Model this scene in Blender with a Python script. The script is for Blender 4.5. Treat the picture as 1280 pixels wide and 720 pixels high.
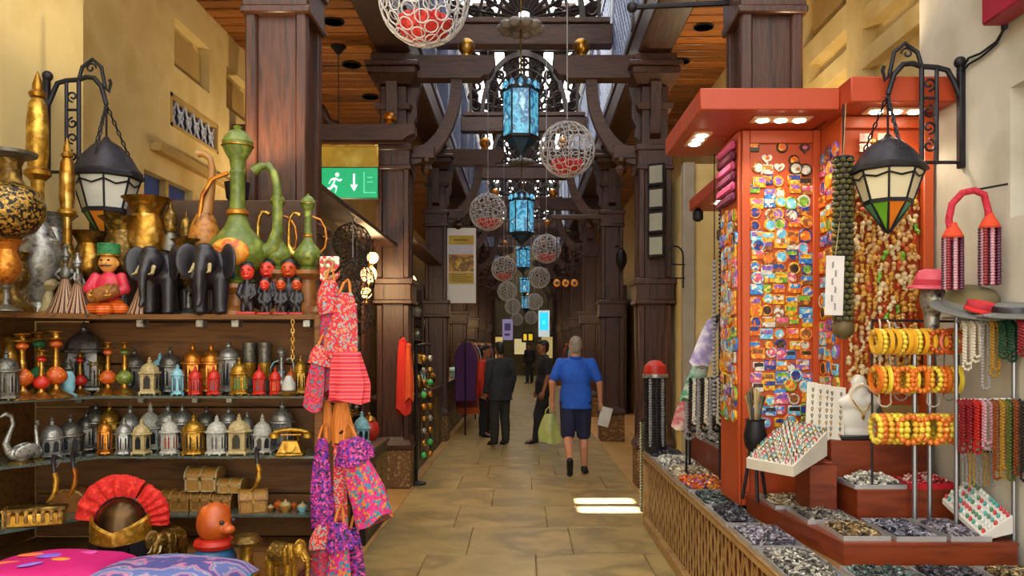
import bpy, math, random
from mathutils import Vector, Matrix, Euler
for o in list(bpy.data.objects): bpy.data.objects.remove(o)
SC = bpy.context.scene
COL = SC.collection
PI = math.pi
# ------------------------------------------------------------------ camera, sky, sun, exposure
CAMH = 1.63; F = 1000.0; VX = 655.0; VY = 430.0          # focal length and vanishing point, 1280x720 frame
cam = bpy.data.cameras.new('camera'); camo = bpy.data.objects.new('camera', cam); COL.objects.link(camo)
camo.location = (0, 0, CAMH); camo.rotation_euler = (PI/2, 0, 0)
cam.sensor_width = 36; cam.lens = 36*F/1280; cam.shift_x = -(VX-640)/1280; cam.shift_y = (VY-360)/1280
cam.clip_start = 0.05; cam.clip_end = 200
SC.camera = camo
W = bpy.data.worlds.new('sky'); SC.world = W; W.use_nodes = True
_bg = W.node_tree.nodes['Background']; _bg.inputs[0].default_value = (1.0, 0.97, 0.93, 1); _bg.inputs[1].default_value = 2.05
_s = bpy.data.lights.new('sun', 'SUN'); _s.energy = 44; _s.angle = math.radians(0.6); _s.color = (1, .95, .85)
suno = bpy.data.objects.new('sun', _s); COL.objects.link(suno)
SUND = Vector((0, -.55, -.83)).normalized()
suno.rotation_euler = SUND.to_track_quat('-Z', 'Y').to_euler()
suno.location = (0, 30, 30)
VS = SC.view_settings
VS.view_transform = 'Standard'; VS.look = 'None'; VS.gamma = 1; VS.use_curve_mapping = False; VS.exposure = 0.72

# ------------------------------------------------------------------ helpers
R = random.Random(7)
def PX(px, d): return (px-VX)/F*d
def PZ(py, d): return CAMH-(py-VY)/F*d
def P(px, py, d): return Vector((PX(px, d), d, PZ(py, d)))
def lin(c):
    if isinstance(c, str):
        c = tuple(int(c[i:i+2], 16)/255 for i in (0, 2, 4))
    return tuple((x/12.92 if x <= .04045 else ((x+.055)/1.055)**2.4) for x in c)+(1,)
MATS = {}
def mk(name, c1, c2=None, scale=6, rough=.55, metal=0, bump=0, kind='noise', emit=0, c3=None, rand=0, trans=0, stretch=(1, 1, 1), alpha=1, c4=None, c5=None, detail=4):
    if name in MATS: return MATS[name]
    m = bpy.data.materials.new(name); m.use_nodes = True; nt = m.node_tree; N = nt.nodes; L = nt.links
    b = N['Principled BSDF']; b.inputs['Roughness'].default_value = rough; b.inputs['Metallic'].default_value = metal
    b.inputs['Base Color'].default_value = lin(c1)
    if trans: b.inputs['Transmission Weight'].default_value = trans
    if alpha < 1: b.inputs['Alpha'].default_value = alpha
    src = None
    if c2 or bump:
        tc = N.new('ShaderNodeTexCoord'); mp = N.new('ShaderNodeMapping'); mp.inputs['Scale'].default_value = stretch
        L.new(tc.outputs['Object'], mp.inputs['Vector'])
        oi = N.new('ShaderNodeObjectInfo')
        va = N.new('ShaderNodeVectorMath'); va.operation = 'MULTIPLY_ADD'
        va.inputs[1].default_value = (13, 7, 5); L.new(oi.outputs['Random'], va.inputs[0]); L.new(mp.outputs[0], va.inputs[2])
        vec = va.outputs[0]
        if kind in ('noise', 'wood'):
            t = N.new('ShaderNodeTexNoise'); t.inputs['Scale'].default_value = scale; t.inputs['Detail'].default_value = detail
            L.new(vec, t.inputs['Vector']); src = t.outputs['Fac']
        elif kind == 'voro':
            t = N.new('ShaderNodeTexVoronoi'); t.inputs['Scale'].default_value = scale
            L.new(vec, t.inputs['Vector'])
            sp = N.new('ShaderNodeSeparateColor'); L.new(t.outputs['Color'], sp.inputs[0]); src = sp.outputs[0]
        elif kind == 'stripe':
            t = N.new('ShaderNodeTexWave'); t.wave_type = 'BANDS'; t.bands_direction = 'Z'; t.inputs['Scale'].default_value = scale
            L.new(mp.outputs[0], t.inputs['Vector']); src = t.outputs['Fac']
        elif kind == 'rings':
            t = N.new('ShaderNodeTexWave'); t.wave_type = 'RINGS'; t.inputs['Scale'].default_value = scale; t.inputs['Distortion'].default_value = 3
            t.inputs['Detail Scale'].default_value = 2
            L.new(mp.outputs[0], t.inputs['Vector']); src = t.outputs['Fac']
        if c2:
            cr = N.new('ShaderNodeValToRGB'); el = cr.color_ramp.elements
            cs = [c for c in (c1, c2, c3, c4, c5) if c]
            if kind in ('voro', 'stripe'):
                cr.color_ramp.interpolation = 'CONSTANT'; lo, hi = 0, 1-1/len(cs)
            elif kind == 'rings': lo, hi = .1, .9
            else: lo, hi = .32, .68
            el[0].position = lo; el[0].color = lin(cs[0]); el[1].position = hi; el[1].color = lin(cs[-1])
            for i, c in enumerate(cs[1:-1]):
                e = el.new(lo+(hi-lo)*(i+1)/(len(cs)-1)); e.color = lin(c)
            L.new(src, cr.inputs[0]); col = cr.outputs[0]
            if rand:
                hs = N.new('ShaderNodeHueSaturation'); mr = N.new('ShaderNodeMapRange')
                mr.inputs['To Min'].default_value = 1-rand; mr.inputs['To Max'].default_value = 1+rand
                L.new(oi.outputs['Random'], mr.inputs[0]); L.new(mr.outputs[0], hs.inputs['Value']); L.new(col, hs.inputs['Color']); col = hs.outputs[0]
            L.new(col, b.inputs['Base Color'])
            if emit: L.new(col, b.inputs['Emission Color'])
        if bump:
            bp = N.new('ShaderNodeBump'); bp.inputs['Strength'].default_value = bump; bp.inputs['Distance'].default_value = .01
            L.new(src, bp.inputs['Height']); L.new(bp.outputs[0], b.inputs['Normal'])
    if emit:
        b.inputs['Emission Strength'].default_value = emit
        if not c2: b.inputs['Emission Color'].default_value = lin(c1)
    MATS[name] = m
    return m

class MB:
    def __init__(s): s.v = []; s.f = []
    def raw(s, v, f):
        n = len(s.v); s.v += [tuple(x) for x in v]; s.f += [tuple(i+n for i in q) for q in f]; return s
    def box(s, x0, x1, y0, y1, z0, z1):
        v = [(x, y, z) for x in (x0, x1) for y in (y0, y1) for z in (z0, z1)]
        return s.raw(v, [(0, 1, 3, 2), (4, 6, 7, 5), (0, 4, 5, 1), (2, 3, 7, 6), (0, 2, 6, 4), (1, 5, 7, 3)])
    def cbox(s, x0, x1, y0, y1, z0, z1, c=.01):
        lo = (x0, y0, z0); hi = (x1, y1, z1); V = []; idx = {}
        c = min(c, (x1-x0)*.45, (y1-y0)*.45, (z1-z0)*.45)
        for a in (0, 1):
            for b in (0, 1):
                for d in (0, 1):
                    co = (a, b, d)
                    for ax in range(3):
                        p = []
                        for k in range(3):
                            e = hi[k] if co[k] else lo[k]
                            if k != ax: e += -c if co[k] else c
                            p.append(e)
                        idx[(co, ax)] = len(V); V.append(p)
        Fc = []
        def o(ax, sgn, q): return q if sgn else q[::-1]
        for ax in range(3):
            u, w = [(1, 2), (2, 0), (0, 1)][ax]
            for sd in (0, 1):
                q = []
                for (i, j) in ((0, 0), (1, 0), (1, 1), (0, 1)):
                    co = [0, 0, 0]; co[ax] = sd; co[u] = i; co[w] = j; q.append(idx[(tuple(co), ax)])
                Fc.append(o(ax, sd, q))
            for i in (0, 1):
                for j in (0, 1):
                    a = [0, 0, 0]; a[u] = i; a[w] = j; b = a[:]; b[ax] = 1; a = tuple(a); b = tuple(b)
                    q = [idx[(a, u)], idx[(b, u)], idx[(b, w)], idx[(a, w)]]
                    Fc.append(q if (i ^ j) else q[::-1])
        for a in (0, 1):
            for b in (0, 1):
                for d in (0, 1):
                    co = (a, b, d); q = [idx[(co, 0)], idx[(co, 1)], idx[(co, 2)]]
                    Fc.append(q if (a+b+d) % 2 else q[::-1])
        return s.raw(V, Fc)
    def lathe(s, prof, n=16, c=(0, 0, 0), ph=0):
        V = []; Fc = []
        for r, z in prof:
            for k in range(n):
                a = 2*PI*k/n+ph; V.append((c[0]+r*math.cos(a), c[1]+r*math.sin(a), c[2]+z))
        for i in range(len(prof)-1):
            for k in range(n):
                a = i*n+k; b = i*n+(k+1) % n; Fc.append((a, b, b+n, a+n))
        if prof[0][0] > 1e-6: Fc.append(tuple(range(n))[::-1])
        if prof[-1][0] > 1e-6: Fc.append(tuple(range((len(prof)-1)*n, len(prof)*n)))
        return s.raw(V, Fc)
    def ball(s, c, r, n=12, m=8):
        if not hasattr(r, '__len__'): r = (r, r, r)
        V = [(c[0], c[1], c[2]-r[2])]; Fc = []
        for i in range(1, m):
            t = -PI/2+PI*i/m
            for k in range(n):
                a = 2*PI*k/n; V.append((c[0]+r[0]*math.cos(t)*math.cos(a), c[1]+r[1]*math.cos(t)*math.sin(a), c[2]+r[2]*math.sin(t)))
        V.append((c[0], c[1], c[2]+r[2])); e = len(V)-1
        for k in range(n):
            Fc.append((0, 1+(k+1) % n, 1+k)); Fc.append((e, e-n+k, e-n+(k+1) % n))
        for i in range(m-2):
            for k in range(n):
                a = 1+i*n+k; b = 1+i*n+(k+1) % n; Fc.append((a, b, b+n, a+n))
        return s.raw(V, Fc)
    def tube(s, pts, r, n=8, closed=False, flat=None):
        pts = [Vector(p) for p in pts]; m = len(pts)
        rr = r if hasattr(r, '__len__') else [r]*m
        V = []; Fc = []; up = None
        for i, p in enumerate(pts):
            a = pts[(i-1) % m] if (closed or i > 0) else p
            b = pts[(i+1) % m] if (closed or i < m-1) else p
            t = (b-a)
            t = t.normalized() if t.length > 1e-9 else Vector((0, 0, 1))
            if up is None:
                up = Vector((0, 0, 1)) if abs(t.z) < .9 else Vector((0, 1, 0))
            x = up-t*up.dot(t); x = x.normalized() if x.length > 1e-6 else t.orthogonal().normalized()
            up = x; y = t.cross(x)
            for k in range(n):
                q = 2*PI*k/n; fx = 1; fy = flat if flat else 1
                V.append(p+x*(rr[i]*math.cos(q)*fx)+y*(rr[i]*math.sin(q)*fy))
        for i in range(m if closed else m-1):
            for k in range(n):
                a = i*n+k; b = i*n+(k+1) % n; c2 = ((i+1) % m)*n
                Fc.append((a, b, c2+(k+1) % n, c2+k))
        if not closed:
            Fc.append(tuple(range(n))[::-1]); Fc.append(tuple(range((m-1)*n, m*n)))
        return s.raw(V, Fc)
    def torus(s, c, Rr, r, n=16, m=6, axis='z', sx=1, sy=1):
        pts = []
        for k in range(n):
            a = 2*PI*k/n; u = Rr*math.cos(a)*sx; w = Rr*math.sin(a)*sy
            pts.append(Vector(c)+Vector({'z': (u, w, 0), 'y': (u, 0, w), 'x': (0, u, w)}[axis]))
        return s.tube(pts, r, m, True)
    def prism(s, poly, t0, t1, axis='y'):
        n = len(poly)
        def q(a, b, t): return {'y': (a, t, b), 'x': (t, a, b), 'z': (a, b, t)}[axis]
        V = [q(a, b, t0) for a, b in poly]+[q(a, b, t1) for a, b in poly]
        Fc = [tuple(range(n)), tuple(range(n, 2*n))[::-1]]
        for i in range(n):
            j = (i+1) % n; Fc.append((i, i+n, j+n, j))
        if axis != 'y': Fc = [f[::-1] for f in Fc]
        return s.raw(V, Fc)
    def bar(s, a, b, w, h=None):
        return s.tube([a, b], w*.7071, 4) if h is None else s.tube([a, b], w*.7071, 4, flat=h/w)
    def add(s, o, M): return s.raw([M @ Vector(v) for v in o.v], o.f)
    def xf(s, M): s.v = [tuple(M @ Vector(v)) for v in s.v]; return s
    def mesh(s, name, smooth=True, ang=38, fix=False):
        me = bpy.data.meshes.new(name); me.from_pydata(s.v, [], s.f)
        if fix:
            import bmesh
            bm = bmesh.new(); bm.from_mesh(me); bmesh.ops.recalc_face_normals(bm, faces=bm.faces); bm.to_mesh(me); bm.free()
        if smooth:
            me.shade_smooth(); me.set_sharp_from_angle(angle=math.radians(ang))
        me.update()
        return me
CACHE = {}
def cm(key, fn):
    if key not in CACHE:
        r = fn()
        CACHE[key] = r.mesh(str(key)) if isinstance(r, MB) else r
    return CACHE[key]
def _link(name, data, parent=None, loc=(0, 0, 0), rot=(0, 0, 0), scale=1):
    o = bpy.data.objects.new(name, data); COL.objects.link(o)
    o.location = loc; o.rotation_euler = rot
    o.scale = scale if hasattr(scale, '__len__') else (scale,)*3
    if parent: o.parent = parent
    return o
def setmat(o, m):
    me = o.data
    if len(me.materials) == 0: me.materials.append(m)
    if me.materials[0] is not m:
        o.material_slots[0].link = 'OBJECT'; o.material_slots[0].material = m
LABELS = set()
def tag(o, label, cat, group=None, kind=None):
    if label: o['label'] = label
    if cat: o['category'] = cat
    if group: o['group'] = group
    if kind: o['kind'] = kind
    return o
def thing(name, label, cat, loc=(0, 0, 0), rot=(0, 0, 0), scale=1, group=None):
    return tag(_link(name, None, None, loc, rot, scale), label, cat, group)
def part(parent, name, me, m, loc=(0, 0, 0), rot=(0, 0, 0), scale=1):
    if isinstance(me, MB): me = me.mesh(name)
    o = _link(name, me, parent, loc, rot, scale); setmat(o, m); return o
def solo(name, me, m, label, cat, loc=(0, 0, 0), rot=(0, 0, 0), scale=1, group=None, kind=None):
    return tag(part(None, name, me, m, loc, rot, scale), label, cat, group, kind)
def struct(name, me, m, label=None, cat=None, loc=(0, 0, 0)):
    o = part(None, name, me, m, loc); o['kind'] = 'structure'
    if label: o['label'] = label
    if cat: o['category'] = cat
    return o
def blob(prims, voxel=.01, sm=2, name='blob'):
    """one continuous surface grown over capsules ('c', p, r, p, r) and ellipsoids ('e', centre, radii[, euler])"""
    mb = MB()
    for p in prims:
        if p[0] == 'c':
            a, ra, b, rb = Vector(p[1]), p[2], Vector(p[3]), p[4]
            mb.ball(a, ra, 14, 10); mb.ball(b, rb, 14, 10); mb.tube([a, b], [ra*.985, rb*.985], 14)
        elif p[0] == 'k':
            _, rx, ry, z0, z1 = p
            t = MB().lathe([(1, z0), (1, z1)], 24); t.xf(Matrix.Diagonal((rx, ry, 1, 1))); mb.raw(t.v, t.f)
        else:
            t = MB().ball((0, 0, 0), p[2], 18, 12)
            M = Matrix.Translation(p[1]) @ (Euler(p[3]).to_matrix().to_4x4() if len(p) > 3 else Matrix())
            mb.add(t, M)
    me = bpy.data.meshes.new('tmp'); me.from_pydata(mb.v, [], mb.f)
    o = bpy.data.objects.new('tmp', me); COL.objects.link(o)
    r = o.modifiers.new('r', 'REMESH'); r.mode = 'VOXEL'; r.voxel_size = voxel
    if sm:
        q = o.modifiers.new('s', 'SMOOTH'); q.iterations = sm; q.factor = .5
    dg = bpy.context.evaluated_depsgraph_get(); dg.update()
    out = bpy.data.meshes.new_from_object(o.evaluated_get(dg)); out.name = name
    bpy.data.objects.remove(o); bpy.data.meshes.remove(me)
    out.shade_smooth(); return out
ORD = ['zeroth', 'first', 'second', 'third', 'fourth', 'fifth', 'sixth', 'seventh', 'eighth', 'ninth', 'tenth', 'eleventh', 'twelfth', 'thirteenth', 'fourteenth', 'fifteenth', 'sixteenth', 'seventeenth', 'eighteenth', 'nineteenth', 'twentieth', 'twenty-first', 'twenty-second', 'twenty-third', 'twenty-fourth', 'twenty-fifth', 'twenty-sixth', 'twenty-seventh', 'twenty-eighth', 'twenty-ninth', 'thirtieth']
def arc(cx, cz, r, a0, a1, n, y=0, rz=None):
    rz = rz or r
    return [Vector((cx+r*math.cos(a0+(a1-a0)*i/n), y, cz+rz*math.sin(a0+(a1-a0)*i/n))) for i in range(n+1)]
def lamp(kind, loc, energy, color, parent=None, size=.1, rot=(0, 0, 0), spot=None):
    l = bpy.data.lights.new('lamp_light', kind); l.energy = energy; l.color = color
    if kind == 'AREA': l.size = size
    else: l.shadow_soft_size = size
    if spot: l.spot_size = spot; l.spot_blend = .6
    return _link('lamp_light', l, parent, loc, rot)

# ------------------------------------------------------------------ materials
plaster = mk('plaster_yellow', 'd0b87a', 'dac488', 1.6, .9, bump=.2, c3='c6ac6a')
plasterw = mk('plaster_cream', 'aeaa9c', 'bcb8aa', 1.6, .9, bump=.25, c3='a09a88')
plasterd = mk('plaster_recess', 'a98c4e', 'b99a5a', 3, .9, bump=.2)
darkwood = mk('dark_wood', '30170c', '452413', 5, .42, bump=.3, c3='200d06', stretch=(6, 6, .6), rand=.12)
darkwoodx = mk('dark_wood_beam', '32190e', '4a2817', 5, .45, bump=.3, c3='220f08', stretch=(.6, 6, 6), rand=.12)
darkwoody = mk('dark_wood_rail', '2c160c', '402214', 5, .45, bump=.3, stretch=(6, .6, 6), rand=.1)
shelfwood = mk('shelf_wood', '5e380c', '744a18', 4, .65, bump=.2, c3='4a2c0a', stretch=(.7, 6, 9), rand=.12)
plankm = mk('ceiling_plank', '7a4516', '945a22', 4, .5, bump=.25, c3='5c310e', stretch=(.7, 8, 8), rand=.35)
redwood = mk('stall_redwood', '6e2a10', '7e3515', 3, .4, bump=.1, c3='5e220b', stretch=(1, 1, 5), rand=.05)
orange = mk('stall_orange', 'ac4216', 'b44a1c', 2, .4)
stone = mk('base_stone', '7c5a34', '5f4224', 26, .85, bump=.8, c3='a58355')
slabm = mk('paving_slab', '98824e', 'aa9460', 1.7, .3, bump=.12, c3='82704a', rand=.07, detail=8, c4='b49a64')
slabt = mk('paving_tan', 'b38a4f', 'a27b44', 2, .5, bump=.15, rand=.1)
joint = mk('paving_joint', '6a5b3c', '77683f', 8, .9)
iron = mk('black_iron', '1d1c20', '2b2a30', 12, .5, .6, bump=.2)
brass = mk('brass', 'b98a35', '8f6420', 9, .3, .9, c3='d8b25e')
gold = mk('gold_metal', 'b98a2a', '8a6218', 20, .35, .7, c3='d8b04a')
dgold = mk('aged_gold', '7a5c22', '4c3814', 14, .4, .7, c3='a8853a')
silver = mk('silver_metal', '7c7c78', 'a8a8a2', 26, .38, .65, c3='3e3e42')
pewter = mk('pewter', '55534e', '77746c', 12, .4, .7, c3='3a3936')
copper = mk('copper_metal', 'a8621f', 'c9842f', 9, .35, .75, c3='874716')
cream = mk('cream_enamel', 'b4a474', '8c7a50', 20, .5)
white = mk('white_enamel', 'b8b8ae', '86867e', 20, .5)
redp = mk('red_enamel', 'c4281a', '9c180c', 14, .45)
orgp = mk('orange_enamel', 'c85a1c', 'a83c0c', 22, .45, c3='d88a2c')
bluep = mk('pale_blue_enamel', '6fa3b5', '8abfcc', 8, .45)
blackp = mk('black_lacquer', '17151a', '24212a', 8, .35)
greenp = mk('green_paint', '6d7d2e', '4f5f22', 10, .4, c3='8c9840')
dgreen = mk('dark_green_cloth', '1d5a35', '2b7a44', 20, .7, c3='144428')
browng = mk('brown_enamel', '7a4a22', '96602c', 9, .4, c3='5c3414')
darkglass = mk('dark_glass', '20242a', rough=.15)
redglass = mk('red_glass', '7a1f14', rough=.15)
frost = mk('frosted_glass', 'b9b8ac', 'cac8ba', 5, .35)
glass = mk('shelf_glass', 'a9c2b6', rough=.05, trans=.85)
skin = mk('skin', 'b77a5a', 'c08a6a', 6, .55)
skin2 = mk('skin_tan', '8f5a3c', '9c6848', 6, .55)
# ------------------------------------------------------------------ the hall: floor, walls, ceilings
fl = struct('floor', MB().box(-5, 5, -3, 44, -.2, -.012), joint)
yy = 1.6; k = 0
def slab_mesh(w, l): return cm(('slab', round(w, 3), round(l, 3)), lambda: MB().cbox(-w/2, w/2, -l/2, l/2, -.03, 0, .006))
while yy < 40:
    l = .92
    off = (0, .3, .12, .42)[k % 4]
    xs = [-1.25]
    x = -1.25+.5+off
    while x < 1.0: xs.append(x); x += .84
    xs.append(1.25)
    for a, b in zip(xs[:-1], xs[1:]):
        part(fl, 'paving_slab', slab_mesh(b-a-.005, l-.005), slabm, ((a+b)/2, yy+l/2, R.uniform(-.0015, .0015)))
    for sx in (-1, 1):
        for j in range(2):
            part(fl, 'paving_slab', slab_mesh(.692, l-.008), slabt, (sx*(1.6+.7*j), yy+l/2, R.uniform(-.001, .001)))
    yy += l; k += 1

def wall_x(X, sgn, y0, y1, z0, z1, holes):
    """a wall in the plane x = X whose room side looks towards sgn; holes: (y0, y1, z0, z1, depth) recessed away from the room"""
    mb = MB()
    ys = sorted({y0, y1, *[h[0] for h in holes], *[h[1] for h in holes]}); zs = sorted({z0, z1, *[h[2] for h in holes], *[h[3] for h in holes]})
    def q(a, b, c, d): mb.raw([a, b, c, d], [(0, 1, 2, 3)])
    for a, b in zip(ys[:-1], ys[1:]):
        for c, d in zip(zs[:-1], zs[1:]):
            if any(h[0] <= a and b <= h[1] and h[2] <= c and d <= h[3] for h in holes): continue
            q((X, a, c), (X, b, c), (X, b, d), (X, a, d))
    for a, b, c, d, e in holes:
        Y = X-sgn*e
        q((Y, a, c), (Y, b, c), (Y, b, d), (Y, a, d))
        q((X, a, c), (X, b, c), (Y, b, c), (Y, a, c)); q((X, a, d), (X, b, d), (Y, b, d), (Y, a, d))
        q((X, a, c), (Y, a, c), (Y, a, d), (X, a, d)); q((X, b, c), (Y, b, c), (Y, b, d), (X, b, d))
    return mb.mesh('wall', smooth=False)
def wall(name, X, sgn, y0, y1, z0, z1, holes, m, back=.5):
    w = struct(name, wall_x(X, sgn, y0, y1, z0, z1, holes), m)
    a, b = sorted((X-sgn*(back*.5), X-sgn*back))
    part(w, 'masonry', MB().box(a, b, y0, y1, z0, z1), m)
    return w
LW = -3.23; RW = 2.62
wl = wall('wall_left', LW, 1, 3.9, 42, -.1, 5.05, [(7.39, 8.22, 4.20, 4.66, .10), (8.68, 9.5, 4.20, 4.66, .10), (10.2, 11.0, 4.2, 4.66, .1), (7.32, 8.42, 3.64, 3.92, .09), (6.8, 7.8, 2.3, 3.12, .12)], plaster)
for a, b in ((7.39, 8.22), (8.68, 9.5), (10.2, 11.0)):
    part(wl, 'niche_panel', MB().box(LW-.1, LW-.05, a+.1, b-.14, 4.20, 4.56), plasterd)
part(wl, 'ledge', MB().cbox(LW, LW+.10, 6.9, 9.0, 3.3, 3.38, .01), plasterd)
wr = wall('wall_right', RW, -1, 4.4, 42, -.1, 5.4, [(5.3, 6.2, 3.60, 3.76, .1), (5.3, 6.2, 3.90, 4.07, .1), (5.3, 6.2, 4.22, 4.40, .1), (6.5, 7.35, 3.72, 3.88, .1), (6.5, 7.35, 4.02, 4.2, .1), (6.5, 7.6, 4.4, 5.1, .12)], plaster)
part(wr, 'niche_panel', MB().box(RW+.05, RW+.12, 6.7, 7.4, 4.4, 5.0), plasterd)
wnl = wall('wall_left_near', -2.7, 1, -2, 4.9, -.1, 4.7, [], plaster, 1.0)
wnr = wall('wall_right_near', 2.2, -1, -2, 4.45, -.1, 4.7, [(3.0, 3.62, 2.2, 2.79, .14)], plasterw, 1.0)
struct('wall_back', MB().box(-3.6, 3.6, 41.5, 41.8, 0, 7.6), mk('end_wall', '6a5a3c', '54462e', 2, .9))
# pale pier between the two stalls on the right, its corridor side bright
struct('wall_pier_right', MB().cbox(1.72, RW+.02, 8.3, 9.55, 0, 3.5, .015), plaster)
part(bpy.data.objects['wall_pier_right'], 'pilaster', MB().cbox(1.64, 1.76, 8.22, 8.36, 0, 3.5, .01), mk('pilaster_grey', '8d8677', '9d9686', 4, .8))
# lattice window and blue window high on the left wall
def window_lattice():
    mb = MB()
    for i in range(6):
        y = 7.32+1.1*(i+.5)/6
        mb.tube([(LW-.03, y-.09, 3.64), (LW-.03, y-.03, 3.72), (LW-.03, y+.05, 3.84), (LW-.03, y+.09, 3.92)], .012, 4)
        mb.tube([(LW-.03, y+.09, 3.64), (LW-.03, y+.03, 3.72), (LW-.03, y-.05, 3.84), (LW-.03, y-.09, 3.92)], .012, 4)
        mb.torus((LW-.03, y, 3.78), .055, .010, 6, 4, 'x')
    return mb
w1 = struct('window_1', MB().box(LW-.085, LW-.06, 7.33, 8.41, 3.65, 3.91), mk('night_blue', '16203c', '24305a', 5, .3))
part(w1, 'lattice', window_lattice(), mk('lattice_white_blue', 'a9b2c8', 'c4cad8', 6, .6))
f = MB()
for a in ((7.31, 7.34, 3.63, 3.93), (8.40, 8.43, 3.63, 3.93)): f.box(LW-.06, LW+.01, *a)
for a in ((3.63, 3.66), (3.90, 3.93)): f.box(LW-.06, LW+.01, 7.31, 8.43, *a)
part(w1, 'window_frame', f, plasterd)
w2 = struct('window_2', MB().box(LW-.11, LW-.08, 6.8, 7.8, 2.3, 3.12), mk('blue_pane', '2b3f86', '3a52a0', 3, .3))
part(w2, 'window_frame', MB().box(LW-.08, LW-.02, 7.26, 7.32, 2.3, 3.12), plasterd)

# aisle ceilings of boards, one by one
def aisle(x0, x1, y0, y1, z):
    c = struct('ceiling', MB().box(x0, x1, y0, y1, z+.05, z+.12), darkwoodx)
    me = cm(('plank', x0), lambda: MB().cbox(-(x1-x0)/2, (x1-x0)/2, -.1, .1, 0, .04, .012))
    y = y0+.1
    while y < y1-.1:
        if y < 20: part(c, 'plank', me, plankm, ((x0+x1)/2, y, z+R.uniform(0, .012)), scale=(1, .88, 1))
        y += .21
    part(c, 'plank_field', MB().box(x0, x1, 20, y1, z, z+.04), plankm)
    return c
cl = aisle(LW, -1.66, 4.5, 41.5, 5.0)
cr = aisle(1.66, RW, 4.5, 41.5, 5.2)
blackhole = mk('downlight_black', '0c0b0b', rough=.6)
def downlight(x, d, z, label):
    t = thing('downlight', label, 'downlight', (x, d, z))
    part(t, 'ring', MB().lathe([(.10, -.012), (.115, -.012), (.115, .0), (.10, .0), (.075, .0), (.075, -.008), (.10, -.012)], 20), iron)
    part(t, 'lens', MB().lathe([(0, -.004), (.078, -.004)], 20), blackhole)
    return t
for i, (x, d) in enumerate(((-1.99, 8.35), (-2.08, 9.65), (-2.09, 10.9))):
    downlight(x, d, 5.0, f'black round downlight in left board ceiling, {ORD[i+1]} from the camera')
for i, (x, d) in enumerate(((2.02, 9.0), (1.98, 10.1))):
    downlight(x, d, 5.2, f'black round downlight in right board ceiling, {ORD[i+1]} from the camera')

# nave roof with two narrow gaps that let the sun reach the paving
def translucent(name, c, fac):
    m = bpy.data.materials.new(name); m.use_nodes = True; N = m.node_tree.nodes; L = m.node_tree.links
    b = N['Principled BSDF']; b.inputs['Base Color'].default_value = lin(c); b.inputs['Roughness'].default_value = .8
    t = N.new('ShaderNodeBsdfTranslucent'); t.inputs[0].default_value = lin(c); x = N.new('ShaderNodeMixShader'); x.inputs[0].default_value = fac
    L.new(b.outputs[0], x.inputs[1]); L.new(t.outputs[0], x.inputs[2]); L.new(x.outputs[0], N['Material Output'].inputs[0]); MATS[name] = m; return m
opal = translucent('opal_roof_sheet', 'e6e8ea', .55)
def sheet(q, z=7.6):
    a, b, c, d = q
    return MB().raw([(a, c, z), (a, d, z), (b, d, z), (b, c, z)], [(0, 1, 2, 3)])
roof = struct('ceiling', sheet((-1.5, 1.5, 3.0, 12.78)), opal)
for q in ((-1.5, .55, 12.78, 13.75), (1.12, 1.5, 12.78, 13.75), (.55, 1.12, 13.04, 13.22), (.55, 1.12, 13.47, 13.75), (-1.5, 1.5, 13.75, 41.5)):
    part(roof, 'roof_sheet', sheet(q), opal)

for x in (-1.25, -.75, -.25, .25, .75, 1.25):
    for y0, y1 in ((3.0, 12.6), (13.9, 41.5)):
        part(roof, 'roof_plank', MB().box(x-.155, x+.155, y0, y1, 7.5, 7.56), darkwoody)
for i in range(30):
    part(roof, 'rafter', cm('rafter', lambda: MB().box(-1.5, 1.5, -.04, .04, 7.62, 7.74)), darkwoodx, (0, 3.2+1.3*i+(.1 if i == 7 else 0), 0))
# ------------------------------------------------------------------ columns, beams, trusses
ROWS = [4.95, 9.2, 13.6, 18.1, 22.6, 27.1, 31.6, 36.1]
def ring(mb, h0, h1, w0, w1, z0, z1):
    mb.raw([(-w0, -w0, z0), (w0, -w0, z0), (w0, w0, z0), (-w0, w0, z0), (-w1, -w1, z1), (w1, -w1, z1), (w1, w1, z1), (-w1, w1, z1)],
           [(3, 2, 1, 0), (4, 5, 6, 7), (0, 1, 5, 4), (1, 2, 6, 5), (2, 3, 7, 6), (3, 0, 4, 7)]); return mb
def col_band():
    mb = MB(); mb.cbox(-.215, .215, -.215, .215, 2.12, 2.34, .012); mb.cbox(-.235, .235, -.235, .235, 2.30, 2.37, .01); mb.cbox(-.225, .225, -.225, .225, 2.08, 2.13, .01); return mb
def col_shaft():
    mb = MB(); mb.cbox(-.15, .15, -.15, .15, .5, 4.55, .01); return mb
def col_strip(): return MB().cbox(-.035, .035, -.035, .035, 0, 1, .012)
def col_cap():
    mb = MB(); ring(mb, 0, 0, .19, .21, 4.28, 4.34); ring(mb, 0, 0, .20, .27, 4.56, 4.66); mb.cbox(-.27, .27, -.27, .27, 4.66, 4.74, .01); mb.cbox(-.30, .30, -.30, .30, 4.74, 4.80, .01); mb.cbox(-.24, .24, -.24, .24, 4.80, 4.9, .01); return mb
def col_corbel():
    p = [(.15, 3.95), (.22, 4.0), (.20, 4.12), (.25, 4.22), (.24, 4.4), (.29, 4.56), (.15, 4.56)]
    return MB().prism(p, -.06, .06, 'y')
COLN = {(-1, 0): 'tall dark wooden column rising behind the left brassware shelves', (1, 0): 'tall dark wooden column rising above the orange stall canopy',
        (-1, 1): 'dark carved column on stone base beside the hanging red scarf', (1, 1): 'dark carved column carrying the stack of framed panels',
        (-1, 2): 'dark column behind the hanging tourist poster', (1, 2): 'dark column on stone block beside the man in blue'}
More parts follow.
